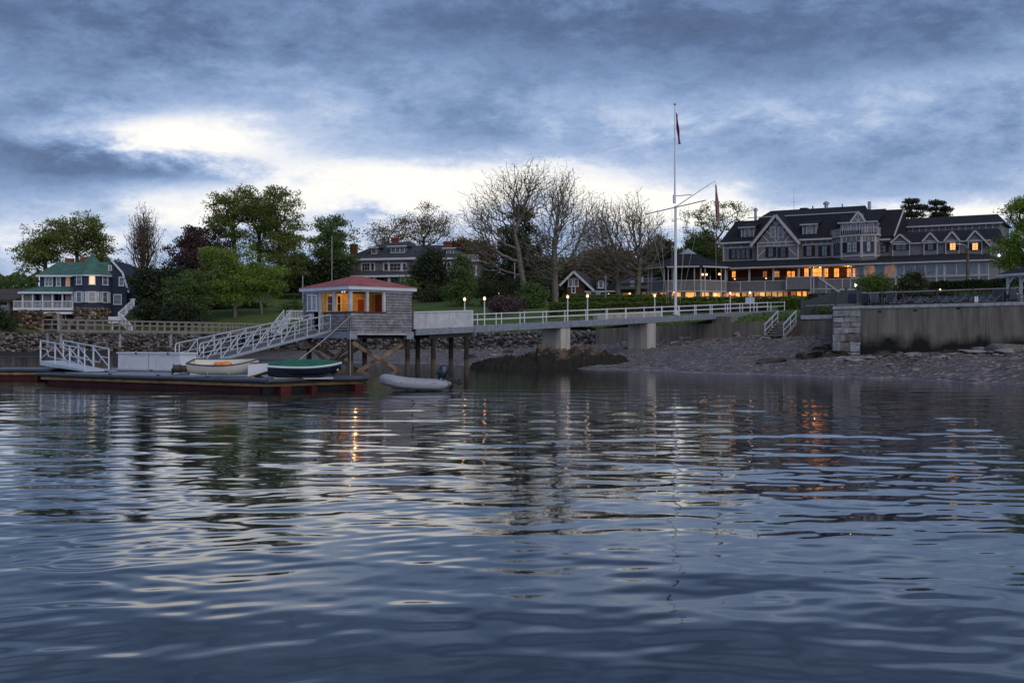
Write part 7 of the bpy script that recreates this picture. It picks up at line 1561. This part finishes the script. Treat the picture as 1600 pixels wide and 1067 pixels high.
tree('maple_tree', 'tall spring maple of the clump, middle stem', [(370, 284, 440, 370), (385, 320, 450, 430)], 188, (405, 405), 'lf_maple', 560, 20, .31, group=MP, clump=62, cr=1.0, spread=.42, rmax=.6)
tree('maple_tree', 'tall spring maple of the clump, right stem toward the mansion', [(412, 288, 470, 380), (420, 330, 478, 440)], 184, (437, 436), 'lf_maple', 560, 20, .31, group=MP, clump=62, cr=1.0, spread=.42, rmax=.6)
tree('maple_tree', 'full spring maple just left of the brick chimney', [(478, 338, 556, 400), (485, 370, 555, 440)], 200, (518, 518), 'lf_green', 480, 26, .36, group=MP, clump=52, cr=1.1, spread=.5)
tree('lime_tree', 'light green young tree with pale trunk on the bank', [(318, 372, 395, 460), (335, 390, 405, 475), (312, 420, 370, 480)], 163, (367, 366), 'lf_light', 520, 28, .29, clump=58, cr=.85, spread=.42, bark='bark_pale', rmax=.34)
tree('lime_tree', 'small crooked light green tree right of the pale trunked one', [(395, 405, 440, 455), (375, 420, 420, 470), (410, 425, 442, 462)], 164, (409, 404), 'lf_light', 300, 24, .28, clump=32, cr=.7, spread=.4, bark='bark_pale', rmax=.2)
tree('hawthorn_tree', 'low spreading green tree leaning over the bank', [(285, 450, 335, 490), (262, 430, 330, 480)], 160, (318, 300), 'lf_green', 300, 28, .30, clump=34, cr=.8, spread=.45, rmax=.2)
tree('evergreen_tree', 'dark evergreen beside the blue house stairs', [(205, 420, 262, 480), (215, 440, 275, 500)], 170, (236, 236), 'lf_dark', 280, 46, .42, topf=.3)
tree('evergreen_tree', 'dark evergreen between blue house and copper beech', [(240, 415, 300, 470), (245, 440, 300, 495)], 172, (268, 268), 'lf_dark', 280, 46, .42, topf=.3)
tree('yew_tree', 'dark yew mass behind the boathouse roof', [(440, 400, 500, 458), (430, 420, 480, 462)], 196, (465, 465), 'lf_yew', 280, 46, .45, topf=.3)
tree('yew_tree', 'dark yew against the mansion chimney', [(495, 400, 545, 455)], 198, (520, 520), 'lf_yew', 220, 46, .45, topf=.3)
tree('plane_tree', 'thinly leafed tree left behind the mansion roof', [(568, 345, 625, 395), (600, 340, 650, 390)], 232, (600, 602), 'lf_bud', 420, 9, .32, .8, 'bark', clump=50, cr=1.1, spread=.5, rtip=.026, topf=.75)
tree('plane_tree', 'thinly leafed tall tree above the mansion ridge', [(630, 320, 690, 385), (665, 335, 720, 385)], 234, (662, 662), 'lf_bud', 520, 9, .32, .8, 'bark', clump=56, cr=1.1, spread=.5, rtip=.026, topf=.8)
tree('conifer_tree', 'dark irregular pine growing before the mansion front', [(655, 388, 690, 430), (640, 405, 700, 450), (648, 425, 705, 465)], 178, (668, 670), 'lf_dark', 330, 36, .36, topf=.15)
tree('small_tree', 'green small tree by the mansion right wing', [(705, 400, 735, 450), (690, 430, 745, 470)], 180, (716, 716), 'lf_green', 240, 28, .36, topf=.3)
tree('russet_tree', 'russet leafed tree right of the mansion chimneys', [(700, 372, 750, 425), (730, 375, 775, 430)], 238, (732, 732), 'lf_brown', 330, 34, .5)
tree('conifer_tree', 'broad dark conifer rising behind the leaning bare tree', [(790, 326, 830, 390), (768, 350, 852, 420), (760, 385, 860, 450)], 205, (808, 808), 'lf_yew', 560, 42, .38, topf=.1, clump=80, cr=1.0)
BT = 'large bare plane trees'
tree('bare_tree', 'huge spreading bare tree leaning left beside the shrubs', [(722, 290, 800, 400), (760, 270, 850, 360), (790, 262, 870, 340), (725, 340, 790, 430)], 168, (823, 808), 'lf_bud', 800, 2, .15, .62, 'bark_pale', .75, .5, .021, .62, BT, .7, topf=.72, expo=.43, twigs=3, wdep=.42)
tree('bare_tree', 'huge bare tree with stout pale trunk behind the front hedge', [(828, 285, 920, 390), (850, 275, 905, 350), (815, 340, 900, 440), (880, 310, 945, 420)], 152, (868, 866), 'lf_bud', 800, 2, .14, .60, 'bark_pale', .75, .5, .020, .72, BT, .7, topf=.72, expo=.44, twigs=3, wdep=.42)
tree('bare_tree', 'bare tree with slim trunk before the gabled house', [(908, 320, 985, 400), (895, 350, 975, 440)], 176, (967, 962), 'lf_bud', 650, 2, .15, .62, 'bark_pale', .75, .5, .021, .5, BT, .7, topf=.70, expo=.43, twigs=3, wdep=.42)
tree('bare_tree', 'bare tree with forked trunk close to the rotunda', [(960, 315, 1025, 390), (975, 340, 1048, 430), (950, 370, 1010, 440)], 174, (995, 1000), 'lf_bud', 650, 2, .15, .62, 'bark_pale', .75, .5, .021, .5, BT, .7, topf=.70, expo=.43, twigs=3, wdep=.42)
tree('russet_tree', 'olive brown leafed tree between the bare trunks', [(890, 390, 960, 445), (930, 380, 1000, 450)], 222, (940, 940), 'lf_brown', 330, 30, .48)
tree('russet_tree', 'dull green leafed tree behind the bare crowns', [(860, 400, 910, 450), (985, 385, 1040, 455)], 226, (1000, 985), 'lf_green', 260, 30, .5)
tree('round_tree', 'dense round green tree behind the rotunda roof', [(1050, 366, 1130, 440), (1070, 362, 1115, 410)], 214, (1092, 1092), 'lf_green', 420, 44, .38, clump=50, cr=1.2)
tree('round_tree', 'dense dark green tree left of the rotunda', [(1005, 370, 1060, 450)], 216, (1030, 1030), 'lf_yew', 300, 40, .46)
tree('elm_tree', 'open thin leafed tree left of the clubhouse gable', [(1062, 325, 1105, 375), (1095, 312, 1150, 365), (1130, 310, 1172, 355), (1080, 335, 1140, 395)], 205, (1122, 1117), 'lf_maple', 300, 13, .30, .8, clump=42, cr=.9, spread=.4, rtip=.03, topf=.8)
PN = 'pines behind the clubhouse'
for lb, bx in (('flat topped dark pine above the clubhouse wing, left one', [(1412, 311, 1436, 319), (1408, 321, 1430, 328), (1426, 320, 1449, 328), (1410, 331, 1448, 340)]), ('flat topped dark pine above the clubhouse wing, right one', [(1450, 313, 1476, 321), (1446, 323, 1466, 330), (1466, 322, 1488, 332), (1450, 332, 1486, 341)])): tree('pine_tree', lb, bx, 246, ((bx[0][0]+bx[0][2])/2,)*2, 'lf_dark', 170, 22, .40, group=PN, topf=.3, spread=.32)
tree('leafy_tree', 'leafy green tree at the clubhouse end', [(1568, 300, 1640, 360), (1562, 345, 1660, 420), (1580, 285, 1680, 380), (1555, 380, 1600, 418)], 128, (1625, 1620), 'lf_light', 700, 34, .20, .7, clump=80, cr=.65, spread=.35)
# far wood behind everything: one mass
def wood(px0, px1, D, ytop, label, lf, n, seed):
    r = np.random.default_rng(seed); px = r.uniform(px0, px1, n); Dd = D+r.uniform(-8, 25, n); top = np.array([ZAT(ytop+9*math.sin(p/17.)+6*math.sin(p/7.3+1), d) for p, d in zip(px, Dd)]); X = (px-CX)*Dd/FPX; g = np.array([ground_z(x, d) for x, d in zip(X, Dd)]); z = g+(top-g)*r.random(n)**.7; V, F = leaves(np.stack([X, Dd, z], 1), .85, seed); o = npmesh('far_wood', V, F, lf, kind='stuff'); tag(o, label, 'woodland')
wood(-220, 60, 215, 424, 'distant green wood behind the low brown house', 'lf_green', 9000, 3); wood(180, 560, 212, 425, 'dark wood behind the tall maples and the bank', 'lf_dark', 16000, 4); wood(680, 1030, 242, 420, 'distant wood behind the bare trees and houses', 'lf_yew', 15000, 5); wood(1540, 1750, 190, 395, 'dark wood at the clubhouse end', 'lf_dark', 6000, 6)
# shrubs
def shrub(name, label, boxes, D, lf, n=2600, size=.26, group=None, cat='shrub', ground=True):
    TID[0] += 1; r = np.random.default_rng(2000+TID[0]); c = P((boxes[0][0]+boxes[0][2])/2, boxes[0][3], D); z0 = ground_z(c.x, c.y) if ground else c.z; t = thing(name, label, cat, (c.x, c.y, z0), group); ncl = 46; CC = sample_env(boxes, D, ncl, r, .5, .9)
    C = CC[r.integers(0, len(CC), n)]+r.normal(size=(n, 3))*np.array([.42, .42, .30])*min(1.0, (boxes[0][2]-boxes[0][0])*D/FPX/3.2); C[:, 2] = np.maximum(C[:, 2], z0+.05); V, F = leaves(C, size, TID[0]); npmesh('foliage', V, F, lf, t); m = MB()
    for k in range(9): q = CC[k]; m.tube((c.x+r.uniform(-.3, .3), c.y+r.uniform(-.3, .3), z0-.2), tuple(q), .05, .02, 4)
    m.build('stems', 'bark', t); return t
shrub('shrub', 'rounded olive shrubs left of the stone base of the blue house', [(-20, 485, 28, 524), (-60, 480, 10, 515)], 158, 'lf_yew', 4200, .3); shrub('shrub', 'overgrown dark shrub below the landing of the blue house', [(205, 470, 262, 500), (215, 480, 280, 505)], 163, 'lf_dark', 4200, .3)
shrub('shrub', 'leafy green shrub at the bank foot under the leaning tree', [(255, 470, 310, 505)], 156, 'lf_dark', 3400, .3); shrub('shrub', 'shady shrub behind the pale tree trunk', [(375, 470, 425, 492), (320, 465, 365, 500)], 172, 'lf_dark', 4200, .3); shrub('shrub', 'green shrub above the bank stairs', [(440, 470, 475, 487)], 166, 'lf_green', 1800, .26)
shrub('shrub', 'bright green shrub in front of the mansion porch', [(612, 436, 668, 466)], 176, 'lf_green', 3600, .28); shrub('shrub', 'low dark shrub under the conifer by the mansion', [(650, 448, 705, 474)], 170, 'lf_yew', 3000, .28); shrub('shrub', 'mixed green shrub left of the two lamp posts', [(695, 432, 748, 478), (705, 420, 740, 455)], 160, 'lf_green', 4600, .28); shrub('shrub', 'tall olive shrub behind the purple one', [(780, 438, 820, 470), (745, 440, 790, 480)], 158, 'lf_yew', 4200, .28)
shrub('shrub', 'purple brown shrub behind the footbridge lamp', [(760, 462, 815, 494)], 142, 'lf_purple', 4200, .24); shrub('shrub', 'rounded green shrub left of the stout bare trunk', [(808, 440, 858, 486)], 150, 'lf_green', 4600, .26); shrub('shrub', 'dark shrub hiding the mansion right wing foot', [(735, 432, 790, 465)], 186, 'lf_dark', 3600, .3)
shrub('shrub', 'pale green round bush in front of the stair wall', [(1340, 432, 1398, 462)], 128, 'lf_hedge', 4600, .20); shrub('yew_bush', 'large pointed dark yew bush beside the pale green bush', [(1402, 428, 1448, 465), (1396, 440, 1452, 466), (1425, 422, 1440, 445)], 124, 'lf_yew', 7000, .20); shrub('potted_bush', 'dark potted bush by the pavilion post', [(1574, 456, 1592, 472)], 72, 'lf_yew', 1500, .09, ground=True)
shrub('shrub', 'low planting inside the corner of the slate fence', [(1275, 478, 1300, 490)], 99, 'lf_green', 1500, .13); shrub('shrub', 'green bed behind the terrace loungers', [(1490, 463, 1535, 470), (1530, 464, 1560, 470)], 84, 'lf_green', 1800, .12)
# clipped hedges: thousands of leaves over a box core
def hedge(label, x0, D0, x1, D1, ytop, depth, n, lf='lf_hedge', seed=0, htop=None, size=.15, group='clipped hedges'):
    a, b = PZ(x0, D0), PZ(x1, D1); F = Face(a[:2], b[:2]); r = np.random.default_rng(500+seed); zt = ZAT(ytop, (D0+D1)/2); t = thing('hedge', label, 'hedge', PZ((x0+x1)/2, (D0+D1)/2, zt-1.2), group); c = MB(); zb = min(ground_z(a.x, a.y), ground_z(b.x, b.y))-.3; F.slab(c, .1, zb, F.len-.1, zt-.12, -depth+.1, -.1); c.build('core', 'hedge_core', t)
    s = r.uniform(0, F.len, n); w = r.random(n); o = np.where(w < .5, r.normal(0, .05, n), -r.uniform(0, depth, n)); z = np.where(w < .5, zb+(zt-zb)*r.random(n), zt+r.normal(0, .05, n)-.02); ends = w > .92; s = np.where(ends, np.where(r.random(n) < .5, r.normal(0, .05, n), F.len+r.normal(0, .05, n)), s); z = np.where(ends, zb+(zt-zb)*r.random(n), z)
    z = z+.05*np.sin(s*1.7+seed)+.04*np.sin(s*4.1); C = np.stack([F.A.x+F.u.x*s+F.n.x*o, F.A.y+F.u.y*s+F.n.y*o, z], 1); V, Fc = leaves(C, size, 70+seed); npmesh('foliage', V, Fc, lf, t)
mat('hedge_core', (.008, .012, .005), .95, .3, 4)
hedge('front clipped hedge behind the footbridge and flagpole', 858, 127, 1150, 124, 472.5, 1.2, 17000, seed=1); hedge('back clipped hedge below the rotunda windows', 876, 152, 1262, 148, 464.3, 1.3, 17000, seed=2); hedge('rear low hedge in front of the gabled house', 880, 168, 1045, 166, 461, 1.0, 7000, seed=3, size=.18)
hedge('rounded hedge block at the end of the front hedge', 1215, 122, 1246, 120.5, 467.5, 2.2, 5000, seed=4); hedge('long dark hedge below the sunroom windows', 1448, 130, 1576, 122, 439, 1.4, 11000, 'lf_yew', seed=5, size=.2); hedge('dark hedge behind the slate fence and stair wall', 1262, 126, 1452, 120, 459, 1.2, 10000, 'lf_yew', seed=6, size=.18)
hedge('dark low hedge on the slope left of the boathouse roof', 436, 183, 478, 182, 461, 1.2, 3500, 'lf_yew', seed=7, size=.2); hedge('dark hedge bank backing the terrace', 1345, 100, 1576, 94, 458, 1.5, 13000, 'lf_yew', seed=8, size=.15)
hedge('reddish low planting under the flagpole', 1000, 116, 1200, 114.5, 478.5, .8, 5000, 'lf_purple', seed=9, size=.12)
# rough grass tufts along the top of the sea walls
def tufts():
    r = np.random.default_rng(88); n = 9000; px = r.uniform(405, 1252, n); d = np.interp(px, XS, WD)+.5+r.random(n)**2*7; X = (px-CX)*d/FPX; z = np.array([ground_z(x, y) for x, y in zip(X, d)]); V, F = leaves(np.stack([X, d, z+.08], 1), .22, 3); o = npmesh('grass_tufts', V, F, 'lf_grass', kind='stuff'); tag(o, 'rough grass along the lawn edge above the sea walls', 'grass')
leafmat('lf_grass', (0.1209, 0.1713, 0.0443), (0.0564, 0.0927, 0.0282), .2)
tufts()
